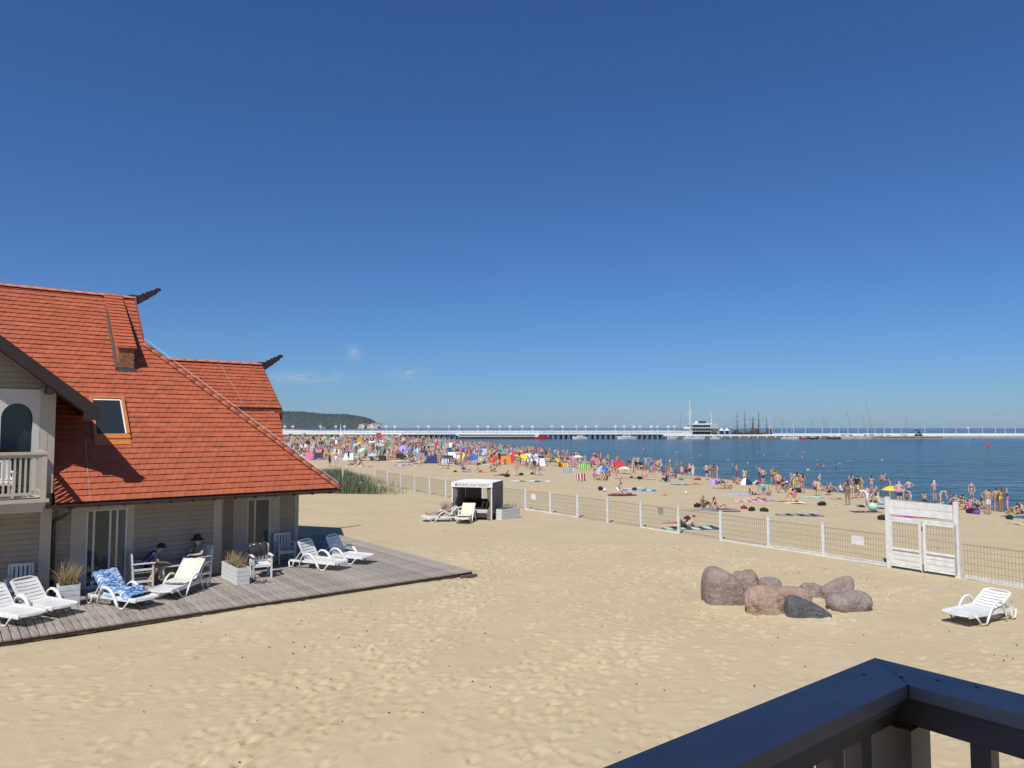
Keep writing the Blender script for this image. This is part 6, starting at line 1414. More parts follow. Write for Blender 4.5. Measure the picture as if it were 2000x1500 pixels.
for s_ in (-.31, .31): a.tube([(.6, s_, 0), (-.65, s_, 1.1)], .02, 5); a.tube([(-.55, s_, 0), (.6, s_, .4)], .02, 5)
a.build('frame', METAL, rc)

# the rest of the crowd: nearest ones are individuals, the far mass is one
rr = random.Random(21); crowd = []
tries = 0
while len(crowd) < 1400 and tries < 90000:
    tries += 1
    y = 66 + 270 * rr.random() ** 1.35; sx_ = float(np.interp(y, SHY, SHX)); wid = float(np.interp(y, [60, 80, 100, 130, 200, 340], [20, 24, 44, 62, 90, 130]))
    s = wid * rr.random() ** 1.4 - 2.5; x = sx_ - s
    px = 1000 + F * x / y
    if px < 470 or px > 1330: continue
    if px > 1060 and rr.random() < .5: continue
    if y < 105 and s > np.interp(y, [66, 80, 95, 105], [17, 19, 30, 42]): continue
    if px < 760 and y < 98: continue
    if y < 92 and rr.random() < .62: continue
    if any((x - a) ** 2 + (y - b) ** 2 < .8 for a, b, *_ in crowd[-60:]): continue
    crowd.append((x, y, s))
near_pts = [at(q[0], q[1]) for q in near]; k = 0
while k < 46:                                   # small groups along the waterline towards the right
    y = rr.uniform(45, 74); s = 13 * rr.random() ** 1.3 - .6; x = float(np.interp(y, SHY, SHX)) - s; px = 1000 + F * x / y
    if px < 1230 or px > 2010 or any((x - q.x) ** 2 + (y - q.y) ** 2 < 1.6 for q in near_pts): continue
    for _ in range(rr.choice([1, 2, 2, 3])):
        a, b = x + rr.gauss(0, .7), y + rr.gauss(0, .9); crowd.append((a, b, s if s < -.1 and rr.random() < .5 else max(s, 2.0))); k += 1
crowd.sort(key=lambda c: c[1])
cnames = ['red', 'navy', 'blue', 'black', 'white', 'teal', 'pink', 'yellow', 'green', 'orange', 'purple', 'grey', 'brown', 'mint', 'sky', 'maroon']
cwt = cnames + ['black', 'navy', 'white', 'white', 'grey', 'sky', 'black', 'striped' if False else 'white', 'pink', 'navy']
def pick(s):
    if s < 1.0 and rr.random() < .7: pose = rr.choice(['stand', 'walk', 'fold', 'hips', 'stand', 'wave', 'bend'])
    else: pose = rr.choice(['sit', 'sitback', 'cross', 'back', 'backknee', 'prone', 'propped', 'kneel', 'stand', 'fold', 'hips', 'walk', 'bend', 'sit', 'sitback', 'cross', 'back', 'prone'])
    st = rr.choice(['trunks', 'trunks', 'bikini', 'bikini', 'bikini', 'onepiece', 'shirt', 'dress'])
    if st in ('onepiece',) : pose = pose if pose in ('stand', 'sit', 'walk', 'back') else 'sit' if s > 1 else 'stand'
    if st in ('shirt', 'dress'): pose = pose if pose in ('stand', 'walk', 'sit', 'fold') else ('sit' if s > 1 else 'walk')
    c = rr.choice(cwt); t = rr.choice(cnames) if st == 'shirt' else (None if st == 'trunks' else c)
    return pose, st, rr.randrange(4), t, c, rr.choice(['dark', 'brown', 'brown', 'blond', 'grey'])
NI = 300 - len(near) - len(water) - 4
def where(p):
    best = min(ANCH, key=lambda a: (a[1].x - p.x) ** 2 + ((a[1].y - p.y) * .6) ** 2); b = best[1]
    dx = (1000 + F * p.x / p.y) - (1000 + F * b.x / b.y)
    w_ = 'left of' if dx < -6 else ('right of' if dx > 6 else ('behind' if p.y > b.y else 'in front of'))
    return '%s the %s' % (w_, ' '.join(best[0].split(',')[0].split()[:6]))
for x, y, s in crowd[:NI]:
    p = Vector((x, y, gnd(x, y))); 
    for _ in range(60):
        pose, st, sk_, t, c, hr = pick(s); h, g = descr(st, t, c, hr); lab = '%s person in %s %s %s' % (h, g, PV[pose].split(' with')[0].split(' and')[0], where(p))
        if len(lab.split()) > 16: lab = lab.split(' the ')[0].rsplit(' ', 2)[0] + ' ' + where(p).split(' parasol')[0].replace(' and ', '-') if False else lab
        if lab not in LABELS and len(lab.split()) <= 16: break
    p.z = max(p.z, -1.35); person(p, pose, rr.uniform(0, 360), st, sk_, t, c, hr, lab, G_B, rr.uniform(.9, 1.06))
far = MB(); pal = SKINS + [CLOTH[c] for c in cnames] + list(HAIRS.values()); hk = list(HAIRS); LOW = {}
for x, y, s in crowd[NI:]:
    pose, st, sk_, t, c, hr = pick(s)
    if rr.random() < .35: pose = rr.choice(['stand', 'walk', 'hips'])
    if (pose, st) not in LOW:
        m_ = body(pose, st, 0); LOW[pose, st] = (np.array([v.co[:] for v in m_.vertices]), [tuple(f.vertices) for f in m_.polygons], [f.material_index for f in m_.polygons]); bpy.data.meshes.remove(m_)
    co, fs_, mi = LOW[pose, st]; a = rr.uniform(0, 6.28); sc = rr.uniform(.9, 1.06); z = max(gnd(x, y), -1.4)
    ca_, sa_ = math.cos(a) * sc, math.sin(a) * sc; k = len(far.v)
    far.v += list(zip((co[:, 0] * ca_ - co[:, 1] * sa_ + x).tolist(), (co[:, 0] * sa_ + co[:, 1] * ca_ + y).tolist(), (co[:, 2] * sc + z).tolist()))
    far.f += [tuple(i + k for i in f) for f in fs_]
    cm_ = {0: sk_, 1: 4 + cnames.index(t) if t else sk_, 2: 4 + cnames.index(c), 3: 4 + len(cnames) + hk.index(hr)}; far.m += [cm_[q] for q in mi]
o = link('beach_crowd', far.mesh('beach_crowd', pal, True, False)); tag(o, 'dense far crowd of bathers between the hooded chairs and the pier', 'crowd', kind='stuff')
# towels, blankets and small shelters of the far crowd
fm = MB()
for i in range(1100):
    x, y, s = rr.choice(crowd[NI // 2:]); 
    if s < 1.5: continue
    x += rr.uniform(-1.5, 1.5); y += rr.uniform(-1.5, 1.5); z = gnd(x, y); a = rr.uniform(-.4, .4); k = cnames.index(rr.choice(cwt)); c, q = math.cos(a), math.sin(a)
    if i % 6:
        L_, w_ = rr.uniform(.8, 1.1), rr.uniform(.4, .7); fm.box((x, y, z + .03), (L_ * 2, w_ * 2, .03), a, k)
    else:
        h = rr.uniform(.7, 1.2); fm.prism([(x - .8, y, z), (x + .8, y, z), (x + .6, y + .5, z + h), (x - .6, y + .5, z + h)], (0, .9, -h * .2), k)
tag(fm.build('towels_and_shelters', [CLOTH[c] for c in cnames]), 'many small coloured towels and shelters among the far crowd', 'towels', kind='stuff')

# ---------------------------------------------------------------- pier, marina and breakwater
PY = 374.0
PWHITE = M('pier_white', (.74, .74, .72), .6, .05, .3); PDARK = M('pier_timber', (.055, .045, .038), .8, .3, 1); CONC = M('old_concrete', (.40, .36, .29), .9, .15, .4)
def zat(py, Y): return depth_at(1000, py, Y).z
def xat(px, Y): return depth_at(px, 835, Y).x
def bx(mb, px0, px1, py0, py1, Y, dep, mi=0): return mb.b2((xat(px0, Y), Y, zat(py1, Y)), (xat(px1, Y), Y + dep, zat(py0, Y)), mi)
pier = thing('pier', 'long white railed timber pier crossing the bay behind the crowd', 'pier', (xat(900, PY), PY, -1))
POFF = (xat(900, PY), PY, -1)
def PB(): return MB(POFF)
x0, x1 = xat(380, PY), xat(1352, PY)
a = PB(); a.b2((x0, PY, zat(848.5, PY)), (x1, PY + 10, zat(846, PY))); a.build('deck', PWHITE, pier)
a = PB(); a.b2((x0, PY + .3, zat(850.5, PY)), (x1, PY + 9.5, zat(848.6, PY))); a.build('beam', PDARK, pier)
for nm, yy in (('railing', PY), ('railing', PY + 9.9)):
    a = PB()
    for z0, z1 in ((1.15, 1.27), (.75, .95), (.35, .62)): a.b2((x0, yy, zat(846, PY) + z0), (x1, yy + .08, zat(846, PY) + z1))
    n = int((x1 - x0) / 2.2)
    for i in range(n + 1): x = x0 + (x1 - x0) * i / n; a.b2((x - .09, yy - .02, zat(846, PY) + .0), (x + .09, yy + .1, zat(846, PY) + 1.34))
    a.build(nm, PWHITE, pier)
pl_ = MB(); pl_.tube([(0, 0, -2.2), (0, 0, 2.55)], .24, 7); PILE = pl_.mesh('pile', PDARK)
n = int((x1 - x0) / 2.7)
for i in range(n + 1): link('pile', PILE, pier, (x0 + (x1 - x0) * i / n - POFF[0], .8, 0))
a = PB()
for i in range(n + 1):
    for yy in (3.5, 6.5, 9): a.tube([(x0 + (x1 - x0) * (i + .4) / n, PY + yy, -3), (x0 + (x1 - x0) * (i + .4) / n, PY + yy, 1.5)], .24, 6)
tag(a.build('pile', PDARK, pier), kind='stuff')
for pa, pb in ((672, 778), (898, 1046)):
    a = PB(); bx(a, pa, pb, 851.4, 852.6, PY - 3.2, 2.8); a.build('landing_stage', PWHITE, pier)
    a = PB(); bx(a, pa + 1, pb - 1, 852.7, 857.5, PY - 3.0, 2.4); a.build('landing_stage_base', PDARK, pier)
    for (q0, q1) in ((pa - 10, pa), (pb + 10, pb)):
        a = PB(); a.beam((xat(q0, PY), PY - 1.0, zat(846.5, PY)), (xat(q1, PY), PY - 1.0, zat(852, PY)), 1.4, .5); a.build('stairs', PWHITE, pier)
a = PB(); bx(a, 735, 744, 845.5, 853.5, PY - 3.6, .5); a.build('banner', CLOTH['red'], pier)
lamps = [556, 572, 626, 656, 673, 709, 727, 754, 771, 817, 837, 877, 897, 933, 953, 976, 996, 1020, 1040, 1078, 1099, 1126, 1144, 1165, 1202, 1219, 1238, 1250, 1272, 1284, 1305, 1317]
lm = MB(); lm.tube([(0, 0, 0), (0, 0, 3.2), (0, 0, 5.2)], [.11, .08, .04], 6); LP_ME = lm.mesh('pole', PWHITE)
lg_ = MB(); lg_.ball((0, 0, 0), .36, 10); LG_ME = lg_.mesh('globe', M('opal_lamp_globe', (.82, .82, .80), .3, 0), True)
for i, px in enumerate(lamps):
    yy = PY + (.8 if i % 2 else 9.2); t = thing('pier_lamp', 'white globe lamp on the pier railing, %s from the left' % ordi(i), 'lamp', (xat(px, yy), yy, zat(846, PY)), 0, 'lamps along the pier')
    link('pole', LP_ME, t)
    for dx in (-.42, .42): link('globe', LG_ME, t, (dx, 0, 3.35))
    MB().beam((-.45, 0, 3.0), (.45, 0, 3.0), .06, .06).build('arm', PWHITE, t)
fl = thing('flagpole', 'tall white flagpole on the pier above the left landing', 'flagpole', (xat(661, PY), PY + 5, zat(846, PY))); MB().tube([(0, 0, 0), (0, 0, 5.0)], [.3, .06], 6).build('pole', PWHITE, fl)
# walkers on the pier
rr = random.Random(33); wm_ = MB(); pal = SKINS + [CLOTH[c] for c in cnames] + list(HAIRS.values())
for _ in range(150):
    pose, st = rr.choice(['stand', 'walk', 'hips']), rr.choice(['shirt', 'trunks', 'dress'])
    if (pose, st) not in LOW:
        m_ = body(pose, st, 0); LOW[pose, st] = (np.array([v.co[:] for v in m_.vertices]), [tuple(f.vertices) for f in m_.polygons], [f.material_index for f in m_.polygons]); bpy.data.meshes.remove(m_)
    co, fs_, mi = LOW[pose, st]; a = rr.uniform(0, 6.28); x, y, z = rr.uniform(x0 + 60, x1), PY + rr.uniform(1, 9), zat(846, PY); k = len(wm_.v)
    wm_.v += list(zip((co[:, 0] * math.cos(a) - co[:, 1] * math.sin(a) + x).tolist(), (co[:, 0] * math.sin(a) + co[:, 1] * math.cos(a) + y).tolist(), (co[:, 2] + z).tolist())); wm_.f += [tuple(i + k for i in f) for f in fs_]
    cm_ = {0: rr.randrange(4), 1: 4 + rr.randrange(len(cnames)), 2: 4 + rr.randrange(len(cnames)), 3: 4 + len(cnames) + rr.randrange(4)}; wm_.m += [cm_[q] for q in mi]
tag(link('pier_crowd', wm_.mesh('pier_crowd', pal, True, False)), 'tiny strollers along the deck of the pier', 'crowd', kind='stuff')

# quay, breakwater
quay = thing('marina_quay', 'white walled marina quay running right from the end of the pier', 'quay', (xat(1480, 372), 372, -1)); QO = (xat(1480, 372), 372, -1)
a = MB(QO); bx(a, 1296, 1642, 848.6, 852, 370, 1.2); a.build('quay_wall', PWHITE, quay)
a = MB(QO); bx(a, 1298, 1640, 852.1, 858, 370.3, 5); a.build('quay_base', M('wet_stone', (.17, .15, .13), .8, .25, .6), quay)
for i in range(20): a = MB(QO); px = 1304 + i * 17.5; bx(a, px, px + 1.6, 849.2, 855.5, 369.6, .4); a.build('fender', PWHITE, quay)
a = MB(QO); bx(a, 1640, 1843, 852.4, 858, 366, 9); a.build('quay_base', CONC, quay)
for i in range(34): a = MB(QO); px = 1702 + i * 4.1; bx(a, px, px + 2.6, 853.3, 855.2, 365.8, .3); a.build('opening', PDARK, quay)
brk = thing('breakwater', 'long low concrete breakwater running out of the right side of the picture', 'breakwater', (xat(1920, 420), 420, -1)); BO = (xat(1920, 420), 420, -1)
a = MB(BO); bx(a, 1500, 2700, 846.5, 851, 420, 1); a.build('parapet', PWHITE, brk)
a = MB(BO); bx(a, 1500, 2700, 851.05, 856.5, 418.5, 6); a.build('base', CONC, brk)
bl_px = [1508, 1527, 1536, 1550, 1573, 1585, 1606, 1623, 1639, 1656, 1676, 1694, 1709, 1727, 1742, 1760, 1790, 1806, 1843, 1867, 1892, 1919, 1944, 1963, 1983]
bp1 = MB(); bp1.tube([(0, 0, 0), (0, 0, 3.6)], [.12, .08], 6); bp1.box((0, 0, 3.65), (.5, .3, .12)); BP1 = bp1.mesh('pole', PWHITE)
for i, px in enumerate(bl_px):
    t = thing('breakwater_lamp', 'thin white lamp post on the breakwater, %s from the left' % ordi(i), 'lamp', (xat(px, 421), 421, zat(847, 421)), 0, 'lamp posts on the breakwater'); link('pole', BP1, t)
sg = thing('breakwater_sign', 'small white notice board on a pole on the breakwater', 'sign', (xat(1890.5, 420.5), 420.5, zat(847, 420))); MB().box((0, -.1, 3.4), (1.4, .08, .9)).build('board', PWHITE, sg); MB().tube([(0, 0, 0), (0, 0, 3.4)], .06, 5).build('pole', PWHITE, sg)
by = MB(); by.lathe([(.001, -.3), (.5, -.2), (.55, .1), (.25, .5), (.12, 1.3), (.001, 1.35)], (0, 0, 0), 10); p = at_sea(1930, 871); p.z = -1; tag(by.build('buoy', CLOTH['red'], None, p, 0, True), 'red buoy floating in front of the breakwater', 'buoy')

# club house
CY = 392.0; club = thing('marina_club_house', 'white two-storey marina club house with terraces and a roof mast', 'building', (xat(1378, CY), CY, -1)); CO = (xat(1378, CY), CY, -1)
def cpart(nm, m, *rects):
    a = MB(CO)
    for px0, px1, py0, py1, yo, d in rects: bx(a, px0, px1, py0, py1, CY + yo, d)
    return a.build(nm, m, club)
CW = M('club_wall', (.66, .63, .58), .7, .08, .3)
cpart('wall', CW, (1353, 1388, 829.5, 850, 2, 12), (1388, 1402, 837, 850, 2, 10), (1336, 1352, 838.5, 850, 3, 8))
cpart('terrace_slab', PWHITE, (1351, 1389, 835, 836.2, 0, 3), (1388, 1404, 836.3, 837, 1, 12), (1351, 1390, 841.6, 842.4, -1, 4))
cpart('roof', PWHITE, (1350.5, 1390, 827, 829.4, .5, 14), (1335, 1349.5, 833, 838.4, 2, 9))
cpart('roof', PWHITE, (1387, 1402, 828, 828.8, 0, 9))
for i in range(7): cpart('window', GLASS, (1355 + i * 4.8, 1358.6 + i * 4.8, 830.5, 834.3, 1.85, .2))
for i in range(8): cpart('window', GLASS, (1353.5 + i * 4.4, 1357 + i * 4.4, 837, 841.2, 1.85, .2))
for i in range(6): cpart('window', GLASS, (1354 + i * 5.6, 1358.3 + i * 5.6, 843.2, 847.6, 1.85, .2))
for i in range(6): cpart('terrace_post', PWHITE, (1387.5 + i * 2.8, 1388 + i * 2.8, 828.8, 836.3, .1, .15))
cpart('roof_cabin', M('dark_roof_kit', (.04, .045, .06), .7, .2), (1368, 1379, 822.5, 826.9, 4, 3)); a = MB(CO); c = depth_at(1360, 825.5, CY + 5); a.ball((c.x, c.y, c.z), .85, 12); a.build('radar_dome', PWHITE, club, smooth=True)
cpart('porch', M('porch_wood', (.22, .14, .08), .8, .2), (1392, 1401, 838.5, 845, 0, 2))
def mast(nm, label, px, ptop, pbase, Y, cross, lattice=False):
    b = depth_at(px, pbase, Y); t_ = depth_at(px, ptop, Y); h = t_.z - b.z; r = thing(nm, label, 'mast', b); a = MB()
    if lattice:
        for k in range(3):
            an = k * 2.094; q = Vector((math.cos(an) * .75, math.sin(an) * .75, 0)); a.tube([q, q * .45 + Vector((0, 0, h * .68))], .09, 4)
        for j in range(9):
            z = h * .68 * j / 9; z2 = h * .68 * (j + 1) / 9
            for k in range(3):
                f_ = 1 - .55 * j / 9; f2 = 1 - .55 * (j + 1) / 9; q = Vector((math.cos(k * 2.094) * .75 * f_, math.sin(k * 2.094) * .75 * f_, z)); w2 = Vector((math.cos(k * 2.094 + 2.094) * .75 * f2, math.sin(k * 2.094 + 2.094) * .75 * f2, z2)); a.tube([q, w2], .05, 4)
        a.tube([(0, 0, h * .66), (0, 0, h)], [.2, .16], 6)
    else: a.tube([(0, 0, 0), (0, 0, h)], [.17, .10], 6)
    a.build('pole', PWHITE, r); a = MB()
    for f_, L_ in cross: a.beam((-L_, 0, h * f_), (L_, 0, h * f_), .10, .10)
    a.build('crosstree', PWHITE, r); return r
mast('signal_mast', 'tallest white lattice signal mast left of the club house', 1348, 782, 848, 390, ((.58, 1.6), (.68, 1.9), (.61, 1.3), (.73, 1.0)), True)
mast('signal_mast', 'white signal mast rising above the club house terrace', 1390, 804, 829, 398, ((.7, 1.5),))
for i, (pa, pb) in enumerate(((1404, 1414), (1414.5, 1424.5))):
    Y = 384; t = thing('marquee', '%s white pavilion tent right of the club house' % ('left' if i == 0 else 'right'), 'tent', (xat((pa + pb) / 2, Y), Y, zat(848, Y)), 0, 'white pavilion tents'); w_ = (pb - pa) / F * Y / 2
    MB().lathe([(w_ * 1.35, 1.9), (w_ * .7, 2.4), (.02, 3.4)], (0, 0, 0), 4, a0=math.pi / 4, a1=math.pi / 4 + 2 * math.pi).build('canopy', PWHITE, t)
    for sx_ in (-1, 1):
        for sy in (-1, 1): MB().box((sx_ * w_ * .93, sy * w_ * .93, .95), (.12, .12, 1.9)).build('post', PWHITE, t)
    MB().b2((-w_, w_ * .9, 0), (w_, w_ * .95, 1.9)).build('back_wall', CLOTH['grey'], t)
# boats
def hull(L_, B, H, sheer=.25):
    mb = MB(); n = 9; vs_ = []; fs_ = []
    for i in range(n):
        t = i / (n - 1); x = -L_ / 2 + L_ * t; b = B / 2 * (1 - max(0, (t - .45) / .55) ** 2.2) * (.82 + .18 * min(1, t * 4)); top = H * (1 + sheer * max(0, t - .4) ** 1.5)
        vs_ += [(x, -b, top), (x - .06 * L_ * (t > .8) * (t - .8) * 5, -b * .62, -.2), (x - .06 * L_ * (t > .8) * (t - .8) * 5, b * .62, -.2), (x, b, top)]
    for i in range(n - 1): fs_ += [(4 * i + k, 4 * i + 4 + k, 4 * i + 5 + k, 4 * i + 1 + k) for k in range(3)] + [(4 * i + 3, 4 * i + 7, 4 * i + 4, 4 * i)]
    fs_ += [(0, 1, 2, 3), (4 * n - 1, 4 * n - 2, 4 * n - 3, 4 * n - 4)]; mb.add(vs_, fs_); return mb
def boat(kind, px, Y, L_, label, hullm=PWHITE, ang=0.0, mast_py=None, lean=0.0, cabin=True, cabm=PWHITE, cat='boat', flip=False, mastm=METAL, wl=-1.0):
    p = Vector((xat(px, Y), Y, wl)); t = thing(kind, label, cat, p, R(ang) + (math.pi if flip else 0), 'boats in the marina'); H = .11 * L_ + .25
    hull(L_, L_ * .3, H).build('hull', hullm, t)
    if cabin:
        a = MB(); z = H; a.prism([(-L_ * .22, -L_ * .1, z), (L_ * .22, -L_ * .1, z), (L_ * .12, -L_ * .1, z + .10 * L_), (-L_ * .18, -L_ * .1, z + .11 * L_)], (0, L_ * .2, 0)); a.build('cabin', cabm, t)
        for s_ in (-1, 1): a = MB(); a.prism([(-L_ * .17, s_ * (L_ * .1 + .01), z + .035 * L_), (L_ * .15, s_ * (L_ * .1 + .01), z + .035 * L_), (L_ * .11, s_ * (L_ * .1 + .01), z + .08 * L_), (-L_ * .16, s_ * (L_ * .1 + .01), z + .085 * L_)], (0, s_ * .02, 0)); a.build('window', GLASS, t)
    if mast_py is not None:
        zt = zat(mast_py, Y) - wl; a = MB(); a.tube([(L_ * .06, 0, H), (L_ * .06 - lean * zt * .45, 0, zt * .55), (L_ * .06 - lean * zt, 0, zt)], [.10, .085, .05], 6); a.build('mast', mastm, t)
        a = MB(); a.tube([(L_ * .06, 0, H + 1.0), (-L_ * .36, 0, H + 1.05)], .09, 6); a.build('boom', CLOTH['navy'] if rng.random() < .5 else PWHITE, t)
        a = MB(); a.tube([(L_ * .48, 0, H + .2), (L_ * .06 - lean * zt, 0, zt * .98)], .02, 3); a.tube([(-L_ * .48, 0, H), (L_ * .06 - lean * zt, 0, zt)], .02, 3); a.build('stay', METAL, t)
    return t
RED = M('boat_red', (.50, .035, .02), .5, .1)
rb = boat('excursion_boat', 1058, 368, 8.2, 'bright red excursion boat moored at the pier', RED, 0, cabin=True, cabm=RED, flip=True); MB().tube([(-3.2, 0, 1.2), (-3.4, 0, 4.6)], .08, 5).build('flagstaff', PWHITE, rb); MB().box((2.6, 0, 1.8), (1.6, 1.6, 1.6)).build('wheelhouse', PWHITE, rb)
boat('excursion_boat', 1132, 369, 7.8, 'white motor launch moored right of the red boat', PWHITE, flip=True); w1 = boat('excursion_boat', 1223, 368, 9.6, 'larger white passenger boat with a red mark moored at the pier', PWHITE, flip=True)
MB().b2((-3.6, -1.35, 2.75), (3.4, 1.35, 2.95)).build('awning', PWHITE, w1); MB().b2((-.2, -1.5, .5), (.4, -1.46, 1.1)).build('red_mark', RED, w1)
for s_ in (-1, 1): MB().b2((-3.4, s_ * 1.25 - .05, 1.3), (-3.3, s_ * 1.25 + .05, 2.75)).build('awning_post', PWHITE, w1)
yl = ['white sailing yacht with a %s mast, %s yacht from the left in the marina'][0]
ys = [(1328, 378, 6, 808), (1416, 386, 7, 826), (1431, 388, 7, 822), (1462, 378, 8, 812), (1483, 382, 8, 806), (1500.5, 376, 9, 811), (1511, 384, 8, 809), (1528, 386, 7, 822), (1551, 384, 7, 822), (1583, 381, 8, 820), (1608, 379, 8, 816), (1614, 383, 7, 824), (1661, 379, 8, 803), (1689, 376, 9, 808), (1701, 374, 10, 785), (1722, 378, 7, 822), (1768, 380, 7, 811)]
for i, (px, Y, L_, mp) in enumerate(ys):
    boat('sailing_yacht', px, Y, L_, 'moored sailing yacht with bare mast, %s from the left along the quay' % ordi(i), M('yacht_navy', (.03, .05, .12), .4, .1) if i in (3, 9, 14) else PWHITE, rng.uniform(-25, 25), mp, .16 if i in (12, 13, 14) else rng.uniform(-.01, .03), mastm=PWHITE if i == 5 else M('grey_mast', (.22, .23, .24), .5, .05))
for i, (px, Y, L_, m) in enumerate(((1313, 367, 5, PWHITE), (1345, 367, 5.5, PWHITE), (1365, 366.5, 6, PWHITE), (1396, 367, 5, PWHITE), (1533, 366, 4.2, PWHITE), (1545, 366, 4.2, PWHITE), (1557, 366, 4.2, PWHITE), (1570, 365, 5, RED), (1588, 365, 5, M('black_hull', (.02, .03, .03), .5, .1)), (1629, 365, 7, M('brown_hull', (.10, .07, .05), .6, .1)), (1645, 379, 9, PWHITE), (1733, 378, 8, PWHITE), (1560, 377, 8, PWHITE), (1540, 378, 8, PWHITE), (1597, 377, 9, PWHITE))):
    boat('motor_boat', px, Y, L_, 'small %s motor boat by the quay, %s of the motor boats from the left' % ('red' if m is RED else 'white' if m is PWHITE else 'dark', ordi(sorted([1313, 1345, 1365, 1396, 1533, 1545, 1557, 1570, 1588, 1629, 1645, 1733, 1560, 1540, 1597]).index(px))), m, rng.uniform(-12, 12), cabm=PWHITE)
bk_ = boat('motor_yacht', 1794, 376, 9, 'dark motor yacht with folded black canopy near the end of the quay', M('black_hull', (.02, .03, .03)), 5, cabm=CLOTH['black']); a = MB(); rr = random.Random(2)
for k in range(9): a.beam((rr.uniform(-2.6, 2.2), rr.uniform(-.8, .8), 1.9), (rr.uniform(-2.8, 2.4), rr.uniform(-.8, .8), rr.uniform(3.2, 5.2)), .35, .12)
a.build('folded_canopy', CLOTH['navy'], bk_); boat('motor_boat', 1766, 377, 6, 'black covered boat left of the dark motor yacht', M('black_hull', (.02, .03, .03)), 0, cabm=CLOTH['black'])
TSH = M('tall_ship_hull', (.10, .035, .025), .7, .2, .5)
def tall_ship(px, Y, L_, masts, label, ang):
    p = Vector((xat(px, Y), Y, -1)); t = thing('tall_ship', label, 'ship', p, R(ang), 'boats in the marina'); hull(L_, L_ * .26, 2.9, .5).build('hull', TSH, t)
    MB().b2((-L_ * .48, -1.6, 2.9), (-L_ * .28, 1.6, 5.0)).build('stern_castle', TSH, t); MB().b2((L_ * .25, -1.2, 3.1), (L_ * .40, 1.2, 4.3)).build('fore_castle', TSH, t)
    for (f_, mp) in masts:
        zt = zat(mp, Y) + 1; a = MB(); a.tube([(f_ * L_, 0, 2.5), (f_ * L_, 0, zt * .6), (f_ * L_, 0, zt)], [.24, .17, .08], 6); m_ = a.build('mast', M('dark_spar', (.075, .06, .05), .7, .2), t)
        for q, s_ in ((.45, 2.2), (.66, 1.7), (.84, 1.1)): a = MB(); a.beam((f_ * L_ - s_ * .6, -s_, zt * q), (f_ * L_ + s_ * .6, s_, zt * q), .14, .14); a.build('yard', MATS['dark_spar'], m_)
    a = MB(); zz = [(f_, zat(mp, Y) + 1) for f_, mp in masts]
    for f_, zt in zz:
        for s_ in (-1, 1):
            for d in (-.8, 0, .8): a.tube([(f_ * L_ + d, s_ * 1.7, 2.6), (f_ * L_, 0, zt * .72)], .025, 3)
    a.tube([(L_ * .5, 0, 3.2), (L_ * .72, 0, 4.6)], .12, 5); a.tube([(L_ * .7, 0, 4.5), (zz[-1][0] * L_, 0, zz[-1][1] * .9)], .025, 3); a.build('rigging', MATS['dark_spar'], t)
tall_ship(1455, 402, 15, ((-.3, 812), (.0, 800), (.28, 806)), 'dark three-masted replica sailing ship with crossed yards behind the quay', 150)
tall_ship(1484, 404, 13, ((-.28, 816), (.05, 801), (.3, 814)), 'second dark-masted replica sailing ship to the right, with brown hull', 160)

# ---------------------------------------------------------------- the balcony the picture is taken from, and its house
RC_U, RC_V, RT = 2.12, 1.03, 4.145
own = thing('balcony_house', 'shaded balcony corner with grey painted wooden railing in the foreground', 'balcony', W(RC_U, RC_V), ROT)
OO = (RC_U, RC_V, 0)
def OB(): return MB(OO)
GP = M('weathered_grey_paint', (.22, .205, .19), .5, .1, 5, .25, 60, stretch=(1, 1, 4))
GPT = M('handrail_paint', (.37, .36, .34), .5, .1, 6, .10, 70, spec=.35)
wd, th_ = .155, .034
a = OB(); a.prism([(RC_U, RC_V, RT - th_), (RC_U - wd, RC_V - wd, RT - th_), (RC_U - 4.6, RC_V - wd, RT - th_), (RC_U - 4.6, RC_V, RT - th_)], (0, 0, th_)); a.build('handrail', GPT, own)
a = OB(); a.prism([(RC_U, RC_V - .004, RT - th_), (RC_U - wd + .002, RC_V - wd - .004, RT - th_), (RC_U - wd + .002, RC_V - 3.4, RT - th_), (RC_U, RC_V - 3.4, RT - th_)], (0, 0, th_ - .001)); a.build('handrail', GPT, own)
a = OB()
a.b2((RC_U - 4.6, RC_V - wd + .02, RT - .065), (RC_U - wd + .03, RC_V - .03, RT - th_ - .002)); a.b2((RC_U - wd + .032, RC_V - 3.4, RT - .065), (RC_U - .03, RC_V - .031, RT - th_ - .002))
a.b2((RC_U - 4.6, RC_V - .11, RT - .115), (RC_U - .115, RC_V - .05, RT - .067)); a.b2((RC_U - .113, RC_V - 3.4, RT - .115), (RC_U - .05, RC_V - .05, RT - .067))
a.b2((RC_U - 4.6, RC_V - .11, 3.06), (RC_U - .115, RC_V - .05, 3.13)); a.b2((RC_U - .113, RC_V - 3.4, 3.06), (RC_U - .05, RC_V - .05, 3.13))
a.build('rail', GP, own)
a = OB(); a.b2((RC_U - .155, RC_V - .16, 2.96), (RC_U - .045, RC_V - .045, RT - .116)); a.build('post', GP, own)
bs = MB(); bs.box((0, 0, 0), (.05, .045, .905)); B1 = bs.mesh('baluster', GP)
for i in range(30): link('baluster', B1, own, (-.27 - i * .135, -.08, 3.578))
for i in range(22): link('baluster', B1, own, (-.082, -.30 - i * .135, 3.578))
sc_ = MB(); sc_.lathe([(.001, .0006), (.006, .0006), (.0062, .0)], (0, 0, 0), 8); SCR = sc_.mesh('screw_head', M('rusty_screw', (.06, .045, .04), .6, 0))
for x, y in ((-.17, -.05), (-.11, -.12), (-.06, -.19), (-.035, -.27), (-1.1, -.06), (-1.1, -.12), (-2.1, -.06)): link('screw_head', SCR, own, (x, y, RT))
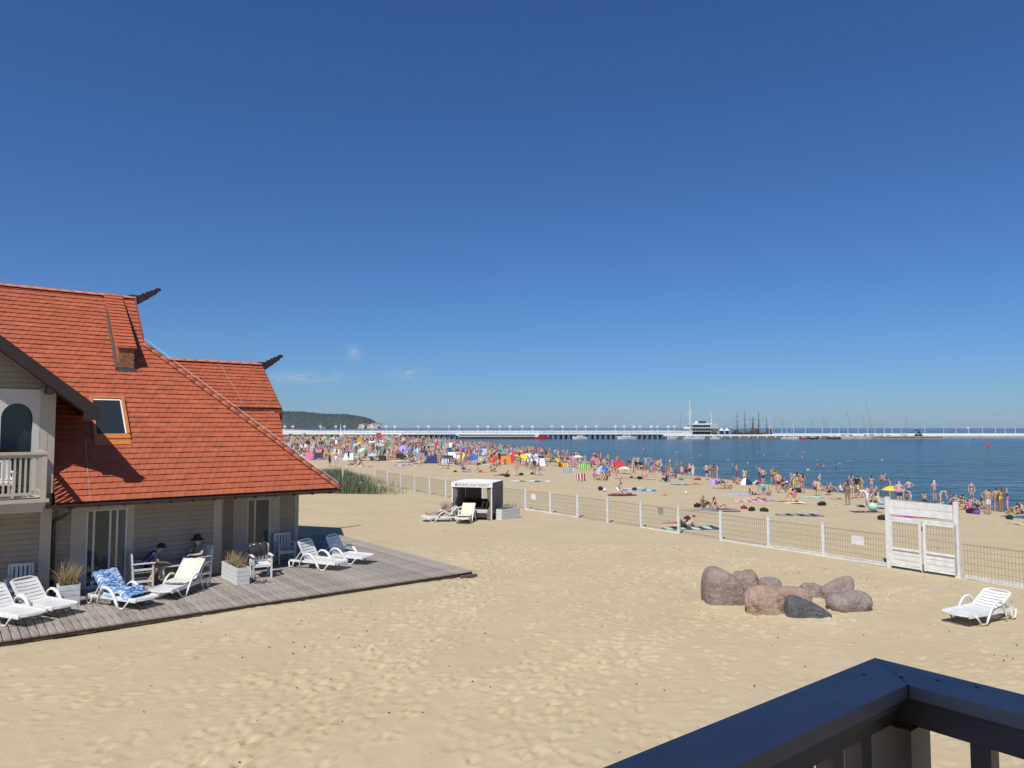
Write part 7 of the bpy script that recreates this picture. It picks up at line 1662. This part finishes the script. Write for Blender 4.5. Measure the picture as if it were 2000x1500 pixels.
a = OB(); a.b2((RC_U - 4.8, RC_V - 3.6, 2.80), (RC_U + .05, RC_V + .05, 2.95)); a.b2((RC_U - 4.7, RC_V - 3.5, 2.55), (RC_U - .02, RC_V - .02, 2.799)); a.build('balcony_floor', GP, own)
a = OB(); a.b2((RC_U - 9.5, RC_V - 11, 0), (RC_U - 1.0, RC_V - 1.85, 5.6)); a.build('wall', SIDING, own)
a = OB(); e = .55                                 # its roof shades the balcony
a.prism([(RC_U + .3, RC_V - 11.5, 5.55), (RC_U + .3, RC_V - .62, 5.55), (RC_U - 5.2, RC_V - .62, 9.8), (RC_U - 5.2, RC_V - 11.5, 9.8)], (0, 0, .12))
a.prism([(RC_U - 10.7, RC_V - 11.5, 5.55), (RC_U - 10.7, RC_V - .62, 5.55), (RC_U - 5.2, RC_V - .62, 9.8), (RC_U - 5.2, RC_V - 11.5, 9.8)], (0, 0, .12))
a.prism([(RC_U - 9.5, RC_V - 1.86, 5.6), (RC_U - 1.0, RC_V - 1.86, 5.6), (RC_U - 1.0, RC_V - 1.86, 6.5), (RC_U - 5.2, RC_V - 1.86, 9.75), (RC_U - 9.5, RC_V - 1.86, 6.5)], (0, -.1, 0), 1)
a.build('roof', [TILE, SIDING], own)

# ---------------------------------------------------------------- twigs, shells and bark chips on the sand
rr = random.Random(77); db = MB()
for _ in range(420):
    x, y = rr.uniform(-12, 17), 8.5 + 26 * rr.random() ** 1.4
    if (x * V[0] + y * V[1]) > 19.2 and (x * U[0] + y * U[1]) < 14: continue
    a = rr.uniform(0, 6.3); L_ = rr.uniform(.015, .05) * (1 if rr.random() < .8 else 2); z = gnd(x, y) + .012
    db.box((x, y, z), (L_, rr.uniform(.008, .02), rr.uniform(.008, .02)), a, 0 if rr.random() < .75 else 1)
tag(db.build('beach_litter', [M('bark_chip', (.07, .05, .035), .9, .2), M('shell_bit', (.55, .50, .44), .7, .1)]), 'scattered tiny twigs, bark chips and shells on the sand', 'litter', kind='stuff')

# ---------------------------------------------------------------- the sea air
hz = MB(); hz.b2((-5600, -400, -5), (7600, 8600, 150)); ho = hz.build('haze', M('haze_air', (1, 1, 1)))
hm = bpy.data.materials.new('sea_haze'); hm.use_nodes = True; hn = hm.node_tree; hn.nodes.clear()
hout = hn.nodes.new('ShaderNodeOutputMaterial'); hv = hn.nodes.new('ShaderNodeVolumePrincipled')
hv.inputs['Color'].default_value = (.80, .88, 1.0, 1); hv.inputs['Density'].default_value = 0.00005
hn.links.new(hv.outputs[0], hout.inputs['Volume']); ho.data.materials.clear(); ho.data.materials.append(hm)
tag(ho, kind='stuff')
